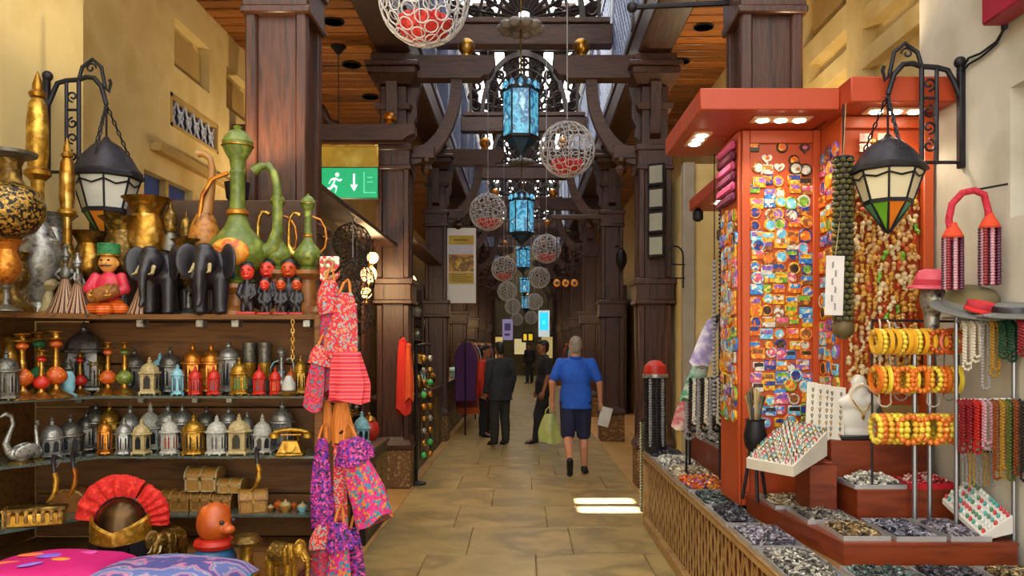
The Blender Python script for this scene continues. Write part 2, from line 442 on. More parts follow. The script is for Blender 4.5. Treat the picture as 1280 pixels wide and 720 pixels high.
def column(sx, i, d):
    lab = COLN.get((sx, i), f'dark wooden column on the {"left" if sx < 0 else "right"} of the hall, {ORD[i+1]} from the camera')
    t = thing('column', lab, 'column', (sx*1.48, d, 0), (0, 0, 0 if sx < 0 else PI), group='hall columns')
    part(t, 'stone_base', cm('colbase', lambda: MB().cbox(-.205, .205, -.205, .205, 0, .44, .015)), stone)
    part(t, 'plinth', cm('colplinth', lambda: ring(MB().cbox(-.22, .22, -.22, .22, .44, .5, .01), 0, 0, .21, .17, .5, .58)), darkwood)
    part(t, 'shaft', cm('colshaft', col_shaft), darkwood)
    for a in (-1, 1):
        for b in (-1, 1):
            part(t, 'corner_strip', cm('colstrip', col_strip), darkwood, (a*.15, b*.15, .52), scale=(1, 1, 1.56))
            part(t, 'corner_strip', cm('colstrip', col_strip), darkwood, (a*.15, b*.15, 2.37), scale=(1, 1, 1.5))
    part(t, 'band', cm('colband', col_band), darkwood)
    part(t, 'upper_band', cm('colband', col_band), darkwood, (0, 0, 1.58), scale=(.93, .93, .97))
    part(t, 'capital', cm('colcap', col_cap), darkwood)
    part(t, 'corbel', cm('colcorbel', col_corbel), darkwood)
    part(t, 'corbel', cm('colcorbel', col_corbel), darkwood, rot=(0, 0, PI/2))
    part(t, 'corbel', cm('colcorbel', col_corbel), darkwood, rot=(0, 0, -PI/2))
    return t
def brace():
    pts = arc(1.33, 4.66, .62, PI, PI*1.5, 12, 0, .98)
    mb = MB(); q = [(p.x, p.z) for p in pts]
    inner = [(1.33-(1.33-a)*.80, 4.66-(4.66-b)*.82+.0) for a, b in q]
    poly = q+inner[::-1]
    n = len(q)
    for i in range(n-1):
        mb.prism([q[i], q[i+1], inner[i+1], inner[i]], -.055, .055, 'y')
    return mb.mesh('brace', ang=50, fix=True)
def hammer():
    p = [(.40, 4.70), (.34, 4.78), (.34, 4.92), (1.36, 4.92), (1.36, 4.66), (.50, 4.66), (.46, 4.70)]
    return MB().prism(p, -.10, .10, 'y')
def hammer_tree(sx, i, d):
    side = 'left' if sx < 0 else 'right'
    t = thing('hammer_beam', f'dark {side} hammer beam with curved brace at the {ORD[i+1]} pair of columns', 'beam', (0, d, 0), (0, 0, 0 if sx > 0 else PI), group='hammer beams')
    part(t, 'beam', cm('hammer', hammer), darkwoodx)
    part(t, 'brace', cm('brace', brace), darkwoodx)
    part(t, 'pendant', cm('pend', lambda: MB().lathe([(0, -.16), (.05, -.13), (.07, -.08), (.04, -.03), (.075, 0), (.075, .05)], 14, (1.12, 0, 3.72)).cbox(1.02, 1.34, -.07, .07, 3.75, 3.9, .01)), darkwoodx)
    b = part(t, 'ball_finial', cm('finial', lambda: MB().lathe([(.07, 0), (.075, .02), (.05, .04), (.085, .08), (.10, .13), (.085, .18), (.04, .215), (0, .225)], 18, (.66, 0, 4.92))), brass if i < 2 else copper)
    return t
def fan_mesh():
    mb = MB(); n = 13
    for i in range(n):
        a = PI*(i+.5)/n
        mb.bar((.13*math.cos(a), 0, .02+.13*math.sin(a)), (.80*math.cos(a), 0, .02+1.12*math.sin(a)), .045)
    for r, rz in ((.14, .14), (.36, .48), (.62, .86)):
        mb.tube(arc(0, .02, r, 0, PI, 20, 0, rz), .028, 6)
    for i in range(n):
        a = PI*(i+.5)/n
        mb.torus((.25*math.cos(a), 0, .02+.31*math.sin(a)), .035, .02, 8, 4, 'y'); mb.torus((.71*math.cos(a), 0, .02+.99*math.sin(a)), .065, .028, 8, 4, 'y')
        mb.torus((.49*math.cos(a), 0, .02+.67*math.sin(a)), .06, .024, 8, 4, 'y')
    return mb
def fan_arch():
    mb = MB(); a = arc(0, 0, .86, 0, PI, 24, 0, 1.22); b = arc(0, 0, .78, 0, PI, 24, 0, 1.12)
    for i in range(24):
        mb.prism([(a[i].x, a[i].z), (a[i+1].x, a[i+1].z), (b[i+1].x, b[i+1].z), (b[i].x, b[i].z)], -.06, .06, 'y')
    return mb.mesh('arch', ang=50, fix=True)
def spandrel():
    mb = MB()
    for sx in (-1, 1):
        for k in range(6):
            mb.torus((sx*(.95+.05*(k % 2)), 0, .15+.19*k), .085, .03, 10, 4, 'y')
    mb.box(-1.08, -1.03, -.03, .03, 0, 1.3); mb.box(1.03, 1.08, -.03, .03, 0, 1.3)
    mb.box(-1.08, 1.08, -.05, .05, 1.22, 1.34)
    return mb
TIES = [6.9, 11.25, 15.8, 20.3, 24.8, 29.3, 33.8]
fanm = mk('fan_dark_wood', '241a17', '33261f', 6, .5)
for i, d in enumerate(TIES):
    t = thing('roof_truss', f'dark tie beam with arched sunburst fretwork, {ORD[i+1]} roof truss from the camera', 'roof truss', (0, d, 5.80), group='sunburst roof trusses')
    part(t, 'tie_beam', cm('tie', lambda: MB().cbox(-1.24, 1.24, -.11, .11, 0, .30, .015).cbox(-1.2, 1.2, -.14, .14, .30, .38, .012)), darkwoodx)
    part(t, 'sunburst', cm('fan', fan_mesh), fanm, (0, 0, .38))
    part(t, 'arch', cm('fanarch', fan_arch), fanm, (0, 0, .38))
    part(t, 'spandrel', cm('spandrel', spandrel), fanm, (0, 0, .38))
for i, d in enumerate(ROWS):
    for sx in (-1, 1):
        column(sx, i, d)
        if i > 0: hammer_tree(sx, i, d)
for sx, side in ((-1, 'left'), (1, 'right')):
    t = thing('wall_plate', f'long dark wall plate beam running on top of the {side} columns', 'beam', (sx*1.47, 0, 0))
    part(t, 'beam', MB().cbox(-.19, .19, 3.2, 41.5, 4.9, 5.22, .02), darkwoody)
    part(t, 'moulding', MB().cbox(-.21, .21, 3.2, 41.5, 5.22, 5.28, .012), darkwoody)
latt = mk('clerestory_white', '6c7690', '8a92a8', 5, .55)
def lattice_panel(L, H):
    mb = MB(); s = .17
    n = int((L+H)/s)+1
    for i in range(n):
        for sg in (1, -1):
            c = i*s
            p = []
            for y in (0, L):
                z = c-y if sg > 0 else c-(L-y)
                if 0 <= z <= H: p.append((y, z))
            for z in (0, H):
                y = c-z if sg > 0 else L-(c-z)
                if 0 < y < L: p.append((y, z))
            if len(p) >= 2 and (Vector(p[0])-Vector(p[1])).length > .05:
                mb.bar((0.008*sg, p[0][0], p[0][1]), (0.008*sg, p[1][0], p[1][1]), .028)
    return mb
nw = 3
bluepane = translucent('blue_opal_pane', '9db4dc', .7)
for bi in range(len(ROWS)):
    y0 = ROWS[bi]-.0; y1 = ROWS[bi+1] if bi+1 < len(ROWS) else 41
    if bi == 0: y0 = 3.4
    for sx in (-1, 1):
        w = struct(f'window_{nw}', MB().box(sx*1.30-.05, sx*1.30+.05, y0+.0, y0+.16, 5.28, 7.6), darkwoody); nw += 1
        L = (y1-y0-.16)/2-.1
        for j in range(2):
            ya = y0+.16+j*(L+.1)
            part(w, 'lattice', cm(('lat', round(L, 2)), lambda: lattice_panel(L, 1.7)), latt, (sx*1.30, ya, 5.34))
            part(w, 'pane', MB().box(-.006, .006, .05, L-.05, .07, 1.75), bluepane, (sx*1.345, ya, 5.28))
            fr = MB(); fr.box(-.04, .04, 0, L, 0, .07); fr.box(-.04, .04, 0, L, 1.75, 1.83); fr.box(-.04, .04, 0, .05, .07, 1.75); fr.box(-.04, .04, L-.05, L, .07, 1.75)
            part(w, 'window_frame', fr, latt, (sx*1.30, ya, 5.28))
            part(w, 'mullion', MB().box(-.045, .045, 0, .1, 0, 2.32), darkwoody, (sx*1.30, ya+L, 5.28))
        part(w, 'header', MB().box(sx*1.30-.05, sx*1.30+.05, y0+.16, y1, 7.12, 7.6), darkwoody)

# tie beam across the left aisle with the exit sign, S bracket and knob
t = thing('aisle_beam', 'short dark beam across the left aisle carrying the exit sign', 'beam', (0, 8.86, 0))
part(t, 'beam', MB().prism([(-3.2, 3.87), (-1.33, 3.87), (-1.27, 3.92), (-1.2, 3.94), (-1.2, 4.04), (-3.2, 4.04)], -.09, .09, 'y').mesh('beam', fix=True), darkwoodx)
part(t, 'knob', MB().lathe([(.05, 0), (.06, .02), (.04, .04), (.075, .07), (.08, .10), (.06, .14), (.025, .165), (0, .17)], 16, (-1.49, 0, 4.04)), copper)
part(t, 'scroll_bracket', MB().tube([(-2.5, 0, 4.55), (-2.48, 0, 4.40), (-2.42, 0, 4.30), (-2.32, 0, 4.28), (-2.24, 0, 4.24), (-2.20, 0, 4.15), (-2.16, 0, 4.08), (-2.06, 0, 4.05)], [.05, .055, .05, .045, .05, .055, .05, .05], 10), darkwoodx)
t = thing('exit_sign', 'green illuminated exit sign with running figure and down arrow', 'sign', (PX(436.5, 8.8), 8.8, PZ(247, 8.8)))
w, h = .625, .325
part(t, 'housing', MB().cbox(-w/2-.01, w/2+.01, 0, .06, -.01, h+.01, .006), mk('sign_dark', '2c3a34', rough=.5))
part(t, 'panel', MB().box(-w/2, w/2, -.006, 0, 0, h), mk('exit_green', '0a9a62', rough=.4, emit=.55))
wm = mk('exit_white', 'e8fff2', rough=.4, emit=.9)
rm = MB()
def flat(mb, pts, wd=.018):
    for a, b in zip(pts[:-1], pts[1:]):
        mb.tube([(a[0], -.009, a[1]), (b[0], -.009, b[1])], wd*.6, 6, flat=.25)
rm.lathe([(.0, -.002), (.022, -.002), (.022, .002), (0, .002)], 14); rm.xf(Matrix.Translation((-.13, -.009, .25)) @ Matrix.Rotation(PI/2, 4, 'X'))
flat(rm, [(-.145, .215), (-.175, .14)], .034); flat(rm, [(-.175, .14), (-.135, .11), (-.15, .055)], .02); flat(rm, [(-.175, .14), (-.2, .10), (-.25, .09)], .02)
flat(rm, [(-.15, .21), (-.105, .185), (-.08, .2)], .015); flat(rm, [(-.15, .21), (-.2, .195), (-.22, .15)], .015)
part(t, 'running_figure', rm, wm)
am = MB(); am.box(.045, .065, -.010, -.006, .13, .26); am.prism([(.015, .14), (.055, .07), (.095, .14)], -.010, -.006, 'y')
part(t, 'arrow', am, wm)
am = MB(); am.box(.16, .29, -.010, -.006, .05, .06); am.box(.16, .17, -.010, -.006, .05, .28)
flat(am, [(.2, .22), (.26, .22)], .01); flat(am, [(.2, .17), (.26, .17)], .01)
part(t, 'lettering', am, mk('exit_pale', '5fc79a', rough=.4, emit=.6))
t = thing('light_box', 'yellow panel hanging between the beam and the exit sign', 'sign', (PX(436.5, 8.82), 8.82, PZ(209, 8.82)))
part(t, 'panel', MB().box(-.31, .31, -.01, .02, 0, .235), mk('yellow_panel', 'dcb828', 'c09c1c', 2.5, .5, c3='e4cc58'))
part(t, 'frame', MB().box(-.325, .325, -.02, .03, .225, .245).box(-.325, -.31, -.02, .03, 0, .235).box(.31, .325, -.02, .03, 0, .235), brass)
# pendant cord
t = thing('ceiling_cord', 'thin cord hanging from a ceiling rose in the left aisle', 'cord', (PX(423, 9.06), 9.06, 5.0))
part(t, 'ceiling_rose', MB().lathe([(.02, -.09), (.05, -.05), (.09, -.01), (.09, 0)], 14), iron)
part(t, 'wire', MB().tube([(0, 0, 0), (0, 0, -.9)], .006, 5), iron)
solo('iron_rod', MB().tube([P(790, 9, 5.0)+Vector((0, 0, 0)), P(925, 3, 5.0)], .018, 8).ball(P(790, 9, 5.0), .035, 10, 6), iron, 'black iron rod fixed to the top of the right near column', 'rod')
# ------------------------------------------------------------------ templates for goods
def lathe_thing(name, label, cat, segs, loc, h=1, n=16, group=None, wscale=1, rz=0):
    t = thing(name, label, cat, loc, (0, 0, rz), (h*wscale, h*wscale, h), group)
    for pn, prof, m in segs:
        part(t, pn, cm(('lt', pn, n, tuple(prof)), lambda: MB().lathe(prof, n)), m)
    return t
def hexbody(n, r0, r1, z0, z1): return MB().lathe([(r0*.97, z0), (r0, z0+.01), (r1, z1-.01), (r1*.97, z1)], n, ph=PI/n)
def lan_windows(n, r, z0, z1, w):
    mb = MB(); ap = r*math.cos(PI/n)+.004
    poly = [(-w/2, z0), (w/2, z0), (w/2, z1-w*.5), (w*.25, z1-w*.1), (0, z1), (-w*.25, z1-w*.1), (-w/2, z1-w*.5)]
    for k in range(n):
        t = MB().prism(poly, -.012, .006, 'y')
        mb.add(t, Matrix.Rotation(2*PI*k/n, 4, 'Z') @ Matrix.Translation((0, -ap, 0)))
    return mb
def lan_frames(n, r, z0, z1, w):
    mb = MB(); ap = r*math.cos(PI/n)+.008
    for k in range(n):
        t = MB().tube([(-w/2, 0, z0), (w/2, 0, z0), (w/2, 0, z1-w*.5), (0, 0, z1), (-w/2, 0, z1-w*.5)], .012, 4, True)
        mb.add(t, Matrix.Rotation(2*PI*k/n, 4, 'Z') @ Matrix.Translation((0, -ap, 0)))
    return mb
def lan_feet(n, r):
    mb = MB()
    for k in range(n):
        a = 2*PI*(k+.5)/n+PI/2; mb.ball((r*math.cos(a), r*math.sin(a), .025), .028, 6, 4)
    return mb
LSTY = {'hex': (6, .21, .22, .10, .56, .13), 'square': (4, .24, .24, .10, .56, .17), 'tall': (6, .15, .16, .09, .64, .09), 'dome': (8, .22, .22, .08, .46, .11)}
def lantern(label, x, d, z, h, metal, pane=None, sty='hex', rz=0, group=None, w=1):
    n, r0, r1, z0, z1, ww = LSTY[sty]; pane = pane or darkglass
    t = thing('table_lantern', label, 'lantern', (x, d, z), (0, 0, rz), (h*w, h*w, h), group)
    part(t, 'base', cm(('lb', sty), lambda: MB().lathe([(r0*1.1, .035), (r0*1.22, .05), (r0*1.2, .08), (r0*1.02, z0+.01)], n, ph=PI/n).add(lan_feet(n, r0*1.1), Matrix())), metal)
    part(t, 'body', cm(('lbody', sty), lambda: hexbody(n, r0, r1, z0, z1)), metal)
    part(t, 'window_panes', cm(('lw', sty), lambda: lan_windows(n, (r0+r1)/2, z0+.07, z1-.05, ww)), pane)
    part(t, 'window_trim', cm(('lf', sty), lambda: lan_frames(n, (r0+r1)/2, z0+.07, z1-.05, ww)), metal)
    top = z1; k = 1-z1
    part(t, 'dome', cm(('ld', sty), lambda: MB().lathe([(r1*1.02, top-.01), (r1*1.22, top), (r1*1.2, top+.03), (r1*.98, top+.045), (r1*.95, top+k*.25), (r1*.78, top+k*.42), (r1*.45, top+k*.55), (r1*.22, top+k*.62), (r1*.2, top+k*.66)], n*2, ph=PI/n)), metal)
    part(t, 'finial', cm(('lfi', sty), lambda: MB().lathe([(.03, top+k*.64), (.055, top+k*.68), (.055, top+k*.74), (.03, top+k*.77), (.045, top+k*.83), (.03, top+k*.88), (.012, top+k*.93), (0, 1)], 10)), metal)
    return t
def candlestick(label, x, d, z, h, bulb, metal=None, group=None):
    metal = metal or brass
    return lathe_thing('candlestick', label, 'candlestick', [
        ('base', [(.24, 0), (.245, .02), (.2, .05), (.1, .11), (.06, .16), (.055, .2)], metal),
        ('bulb', [(.05, .2), (.12, .24), (.155, .3), (.15, .36), (.10, .42), (.055, .46)], bulb),
        ('stem', [(.055, .46), (.06, .52), (.045, .6), (.04, .72), (.05, .75)], metal),
        ('knop', [(.05, .75), (.085, .78), (.085, .82), (.05, .85)], bulb),
        ('drip_pan', [(.04, .85), (.15, .87), (.155, .885), (.06, .895), (.05, .92), (.06, .95), (.12, .97), (.125, .985), (.05, 1.0)], metal)], (x, d, z), h, 14, group)
def goblet(label, x, d, z, h, m, m2=None, group=None, w=1):
    return lathe_thing('goblet', label, 'goblet', [
        ('foot', [(.2, 0), (.2, .02), (.09, .06), (.05, .1), (.04, .3), (.07, .34), (.04, .38)], m2 or m),
        ('bowl', [(.04, .38), (.10, .42), (.17, .52), (.19, .64), (.16, .76), (.13, .86), (.17, .95), (.23, 1.0), (.2, 1.0), (.12, .86), (0, .6)], m)], (x, d, z), h, 16, group, w)
def ewer(label, x, d, z, h, m, medal=None, rz=0, group=None, spout=1, trim=None, spm=None):
    t = thing('ewer', label, 'ewer', (x, d, z), (0, 0, rz), h, group); trim = trim or copper
    part(t, 'body', cm('ewb', lambda: MB().lathe([(.10, 0), (.11, .02), (.08, .05), (.13, .09), (.175, .15), (.185, .2), (.165, .26), (.12, .31), (.08, .36), (.06, .41), (.05, .44)], 24)), m)
    part(t, 'collar', cm('ewc', lambda: MB().lathe([(.052, .43), (.068, .44), (.068, .46), (.052, .47)], 16)), trim)
    part(t, 'neck', cm('ewn', lambda: MB().lathe([(.05, .46), (.045, .55), (.045, .68), (.05, .70), (.04, .72), (.05, .78), (.085, .84), (.09, .86)], 16)), m)
    part(t, 'lid', cm('ewl', lambda: MB().lathe([(.095, .86), (.09, .875), (.095, .89), (.075, .93), (.045, .96), (.02, .97), (.03, .985), (0, 1.0)], 16)), m)
    part(t, 'band', cm('ewband', lambda: MB().lathe([(.09, .858), (.098, .862), (.098, .87), (.09, .874)], 16)), brass)
    part(t, 'spout', cm('ews', lambda: MB().tube([(.15, 0, .2), (.22, 0, .24), (.25, 0, .34), (.25, 0, .5), (.245, 0, .62), (.225, 0, .7), (.19, 0, .745), (.14, 0, .74), (.10, 0, .71)], [.05, .045, .035, .03, .027, .025, .025, .026, .034], 10)), spm or m)
    part(t, 'handle', cm('ewh', lambda: MB().tube([(-.16, 0, .24), (-.22, 0, .3), (-.24, 0, .42), (-.22, 0, .56), (-.16, 0, .66), (-.06, 0, .7)], .014, 8)), trim)
    if medal:
        part(t, 'medallion', cm('ewm', lambda: MB().ball((0, -.135, .19), (.12, .055, .09), 18, 12)), medal)
    return t
def chest(label, x, d, z, w, dp, h, m, m2, rz=0, group=None):
    t = thing('trinket_box', label, 'box', (x, d, z), (0, 0, rz), (w, dp, h), group)
    part(t, 'body', cm('chb', lambda: MB().cbox(-.5, .5, -.5, .5, 0, .58, .02)), m)
    def lid():
        p = [(-.5, .60)]+[(.5*math.cos(PI-PI*i/8), .62+.38*math.sin(PI*i/8)) for i in range(9)]+[(.5, .6)]
        return MB().prism(p, -.52, .52, 'x').mesh('lid', fix=True)
    part(t, 'lid', cm('chl', lid), m)
    b = MB()
    def bands():
        b = MB()
        for x0 in (-.48, -.03, .42): b.box(x0, x0+.06, -.53, -.49, 0, .6)
        b.box(-.51, .51, -.53, -.49, .52, .6); b.box(-.51, .51, -.53, -.49, 0, .06)
        for x0 in (-.52, -.03, .46):
            for i in range(8):
                a0 = PI*i/8; a1 = PI*(i+1)/8
                b.prism([(.51*math.cos(a0), .62+.39*math.sin(a0)), (.51*math.cos(a1), .62+.39*math.sin(a1)), (.53*math.cos(a1), .62+.43*math.sin(a1)), (.53*math.cos(a0), .62+.43*math.sin(a0))], x0, x0+.06, 'x')
        return b.mesh('bands', fix=True)
    part(t, 'bands', cm('chbands', bands), m2)
    part(t, 'clasp', cm('chc', lambda: MB().box(-.05, .05, -.56, -.52, .45, .68)), brass)
    return t
# elephants, dolls and other figures
def elephant_mesh():
    p = [('e', (0, 0, .58), (.36, .24, .26)), ('e', (.16, 0, .62), (.24, .23, .25)), ('e', (.43, 0, .70), (.17, .15, .19)), ('e', (.46, 0, .82), (.11, .12, .08))]
    for x in (-.24, .22):
        for y in (-.13, .13): p += [('c', (x, y, .48), .115, (x, y, .06), .085), ('e', (x+.01, y, .035), (.1, .09, .04))]
    tr = [(.55, 0, .68), (.64, 0, .52), (.66, 0, .34), (.64, 0, .18), (.70, 0, .10)]; rr = [.085, .07, .055, .045, .035]
    for i in range(4): p.append(('c', tr[i], rr[i], tr[i+1], rr[i+1]))
    for s in (-1, 1): p.append(('e', (.32, s*.25, .68), (.17, .035, .24), (0, 0, s*.9)))
    p += [('c', (-.37, 0, .66), .03, (-.42, 0, .42), .015), ('e', (-.42, 0, .38), (.02, .02, .04))]
    return blob(p, .018, 3, 'elephant')
def elephant_tusks():
    mb = MB()
    for s in (-1, 1): mb.tube([(.54, s*.09, .62), (.62, s*.11, .52), (.72, s*.11, .50)], [.028, .022, .006], 8)
    return mb
def elephant_rug():
    mb = MB(); pr = []
    V = []; Fc = []
    for i in range(7):
        x = -.2+.36*i/6
        for j in range(11):
            a = PI*(-.12+1.24*j/10); V.append((x, .275*math.cos(a), .60+.29*math.sin(a)))
    for i in range(6):
        for j in range(10):
            a = i*11+j; Fc.append((a, a+11, a+12, a+1))
    return mb.raw(V, Fc)
def elephant(label, x, d, z, h, m, rug, rz, group=None, tusk=None):
    t = thing('elephant_figurine', label, 'figurine', (x, d, z), (0, 0, rz), h/.95, group)
    part(t, 'body', cm('eleph', elephant_mesh), m)
    part(t, 'tusks', cm('tusks', elephant_tusks), tusk or cream)
    part(t, 'saddle_cloth', cm('erug', elephant_rug), rug)
    return t
def doll_mesh():
    p = [('e', (0, 0, .36), (.13, .10, .24)), ('c', (0, 0, .55), .07, (0, 0, .66), .06)]
    for s in (-1, 1): p += [('c', (s*.11, 0, .54), .05, (s*.16, -.03, .38), .04), ('c', (s*.16, -.03, .38), .04, (s*.08, -.10, .30), .035), ('c', (s*.06, 0, .2), .065, (s*.07, 0, .04), .05), ('e', (s*.07, -.03, .03), (.06, .09, .035))]
    return blob(p, .016, 2, 'doll')
def doll(label, x, d, z, h, face, m=None, group=None, foot=None):
    t = thing('carved_doll', label, 'figurine', (x, d, z), (0, 0, R.uniform(-.2, .2)), h, group)
    part(t, 'body', cm('dollb', doll_mesh), m or blackp)
    hd = part(t, 'head', cm('dollh', lambda: blob([('e', (0, 0, .79), (.13, .13, .16)), ('e', (0, -.13, .76), (.03, .04, .035)), ('e', (0, -.12, .70), (.06, .04, .022)), ('e', (-.05, -.11, .83), (.03, .03, .03)), ('e', (.05, -.11, .83), (.03, .03, .03))], .012, 1, 'head')), face)
    part(hd, 'eyes', cm('dolle', lambda: MB().ball((-.05, -.135, .83), .016, 6, 4).ball((.05, -.135, .83), .016, 6, 4)), blackp)
    part(t, 'hair', cm('dollhair', lambda: blob([('e', (0, .03, .87), (.135, .12, .12)), ('e', (0, .06, .76), (.12, .09, .14))], .014, 1, 'hair')), m or blackp)
    if foot: part(t, 'base', cm('dollbase', lambda: MB().cbox(-.17, .17, -.14, .1, 0, .05, .01)), foot)
    return t
skirtm = mk('striped_skirt', '6b3a2a', 'b99a72', 7, .6, kind='stripe', c3='2e1c18', stretch=(0, 0, 0), c4='8a4030')
def striped_skirt():
    m = bpy.data.materials.new('skirt_stripes'); m.use_nodes = True; nt = m.node_tree; N = nt.nodes; L = nt.links; b = N['Principled BSDF']; b.inputs['Roughness'].default_value = .6
    tc = N.new('ShaderNodeTexCoord'); sp = N.new('ShaderNodeSeparateXYZ'); L.new(tc.outputs['Object'], sp.inputs[0])
    at = N.new('ShaderNodeMath'); at.operation = 'ARCTAN2'; L.new(sp.outputs[1], at.inputs[0]); L.new(sp.outputs[0], at.inputs[1])
    mu = N.new('ShaderNodeMath'); mu.operation = 'MULTIPLY'; mu.inputs[1].default_value = 3.2; L.new(at.outputs[0], mu.inputs[0])
    fr = N.new('ShaderNodeMath'); fr.operation = 'FRACT'; L.new(mu.outputs[0], fr.inputs[0])
    cr = N.new('ShaderNodeValToRGB'); cr.color_ramp.interpolation = 'CONSTANT'; e = cr.color_ramp.elements
    e[0].color = lin('3a1d14'); e[1].position = .8; e[1].color = lin('5c1c14')
    for p, c in ((.3, 'c9ab7a'), (.45, '8a4a2a'), (.65, 'b9a98a')):
        q = e.new(p); q.color = lin(c)
    L.new(fr.outputs[0], cr.inputs[0]); L.new(cr.outputs[0], b.inputs['Base Color'])
    return m
skirtm = striped_skirt()
def dancer(label, x, d, z, h, metal, group=None):
    t = thing('dancer_figurine', label, 'figurine', (x, d, z), (0, 0, R.uniform(0, 3)), h, group)
    part(t, 'skirt', cm('skirt', lambda: MB().lathe([(.25, 0), (.255, .02), (.2, .12), (.13, .28), (.08, .42), (.055, .5)], 24)), skirtm)
    def torso():
        p = [('e', (0, 0, .58), (.075, .055, .1)), ('c', (0, 0, .64), .03, (0, 0, .73), .028), ('e', (0, 0, .79), (.055, .055, .065))]
        for s in (-1, 1): p += [('c', (s*.075, 0, .64), .026, (s*.13, -.02, .56), .022), ('c', (s*.13, -.02, .56), .022, (s*.07, -.07, .50), .02)]
        return blob(p, .011, 1, 'torso')
    part(t, 'torso', cm('dtorso', torso), metal)
    part(t, 'headdress', cm('dhat', lambda: MB().lathe([(.075, .82), (.07, .85), (.035, .9), (.03, .94), (.04, .96), (0, 1.0)], 12)), metal)
    return t
def cloth_mesh(w, h, depth, folds, seed, taper=.2, n=24, m=14, sag=0):
    """a hanging cloth with folds, gathered at the top, open tube closed at the back"""
    r = random.Random(seed); V = []; Fc = []
    ph = [r.uniform(0, 6.28) for _ in range(4)]
    for j in range(m+1):
        t = j/m; ww = w*(taper+(1-taper)*min(1, t*1.6)**.7)
        for i in range(n):
            a = 2*PI*i/n
            rr = 1+.16*math.sin(folds*a+ph[0]+t*1.2)*t**.4+.06*math.sin((folds*2+1)*a+ph[1])
            V.append((ww/2*rr*math.cos(a)+.04*w*math.sin(t*5+ph[2]), depth/2*rr*math.sin(a)*(taper+(1-taper)*t), -h*t-(.05*h*math.sin(2*a+ph[3]) if j == m else 0)))
    for j in range(m):
        for i in range(n):
            a = j*n+i; b = j*n+(i+1) % n; Fc.append((a, a+n, b+n, b))
    Fc.append(tuple(range(n))); Fc.append(tuple(range(m*n, (m+1)*n))[::-1])
    return MB().raw(V, Fc).mesh('cloth', ang=80)

# ------------------------------------------------------------------ hanging lamps of the hall
blueglass = mk('blue_glass', '1a6f9c', '5fb7d4', 7, .15, emit=.45, c3='0d4a7c', c4='a8dcea')
wire = mk('white_wire', 'c2c2c2', 'a4a4a8', 12, .5, bump=.1)
def blue_lantern(i, px, ytop, ybot, d):
    z1 = PZ(ytop, d); z0 = PZ(ybot, d); H = z1-z0
    t = thing('hanging_lantern', f'blue glass hexagonal lantern hanging on the hall axis, {ORD[i+1]} from the camera', 'lantern', (PX(px, d), d, z0), group='blue glass lanterns')
    u = H/1.0
    def S(me, name, m, **k): return part(t, name, me, m, scale=(u*.95, u*.95, u), **k)
    for k in range(6):
        a = PI/3*k
        S(cm('blpane', lambda: MB().box(-.098, .098, -.006, .006, .27, .80)), 'pane', blueglass, loc=(.178*u*.95*math.sin(a), -.178*u*.95*math.cos(a), 0), rot=(0, 0, a))
    S(cm('blfoot', lambda: MB().lathe([(.19, .24), (.225, .25), (.225, .28), (.19, .29)], 6)), 'lower_frame', iron)
    S(cm('blframe', lambda: MB().lathe([(.2, .78), (.23, .79), (.23, .82), (.15, .88), (.12, .93), (.04, .97), (.02, 1.0)], 6)), 'upper_frame', iron)
    pm = cm('blposts', lambda: sum_posts())
    S(pm, 'corner_posts', iron)
    S(cm('blbot', lambda: MB().lathe([(.0, 0), (.025, .02), (.03, .06), (.02, .08), (.08, .14), (.15, .2), (.2, .25)], 6)), 'bottom_finial', mk('deep_blue_glass', '10283c', '18405c', 5, .2))
    S(cm('blcrown', lambda: blcrown()), 'crown', blueglass)
    part(t, 'rod', MB().tube([(0, 0, H), (0, 0, 7.6-z0)], .012, 6), brass)
    part(t, 'rosette', cm('blros', blros), mk('rosette_grey', '6b6460', '8a827c', 6, .6), (0, 0, H+.55))
    return t
def sum_posts():
    mb = MB()
    for k in range(6):
        a = PI/3*k; mb.tube([(.205*math.cos(a), .205*math.sin(a), .26), (.205*math.cos(a), .205*math.sin(a), .81)], .013, 5)
    return mb
def blcrown():
    mb = MB()
    for k in range(12):
        a = PI/6*k; mb.ball((.2*math.cos(a), .2*math.sin(a), .85), (.03, .03, .05), 6, 5)
    return mb
def blros():
    mb = MB().lathe([(.05, -.03), (.06, .04), (.02, .06), (.02, .1)], 14).lathe([(.06, .0), (.16, -.02), (.17, .02), (.06, .05)], 18)
    for k in range(10):
        a = 2*PI*k/10; mb.ball((.21*math.cos(a), .21*math.sin(a), -.02), (.075, .075, .05), 8, 6)
    return mb
for i, a in enumerate(((651, 92, 202, 9.3), (652, 236, 312, 16.2), (654, 304, 346, 22), (656, 344, 374, 28), (657, 368, 392, 33.5))): blue_lantern(i, *a)
def globe_cage():
    mb = MB(); n = 110; g = PI*(3-math.sqrt(5))
    for i in range(n):
        z = 1-2*(i+.5)/n; r = math.sqrt(1-z*z); a = g*i; nv = Vector((r*math.cos(a), r*math.sin(a), z))
        M = nv.to_track_quat('Z', 'Y').to_matrix().to_4x4(); M.translation = nv*1.0
        mb.add(MB().torus((0, 0, 0), .155, .018, 9, 4), M)
    for k in range(4):
        a = PI*k/4; mb.tube([(math.cos(a)*math.cos(b), math.sin(a)*math.cos(b), math.sin(b)) for b in [2*PI*q/30 for q in range(30)]], .014, 4, True)
    return mb
def globe_red():
    mb = MB().lathe([(0, -.93), (.3, -.88), (.52, -.76), (.62, -.6), (.5, -.55), (.25, -.6), (0, -.62)], 18)
    for k in range(14):
        a = 2*PI*k/14; mb.ball((.5*math.cos(a), .5*math.sin(a), -.52), (.12, .12, .14), 7, 5)
    return mb
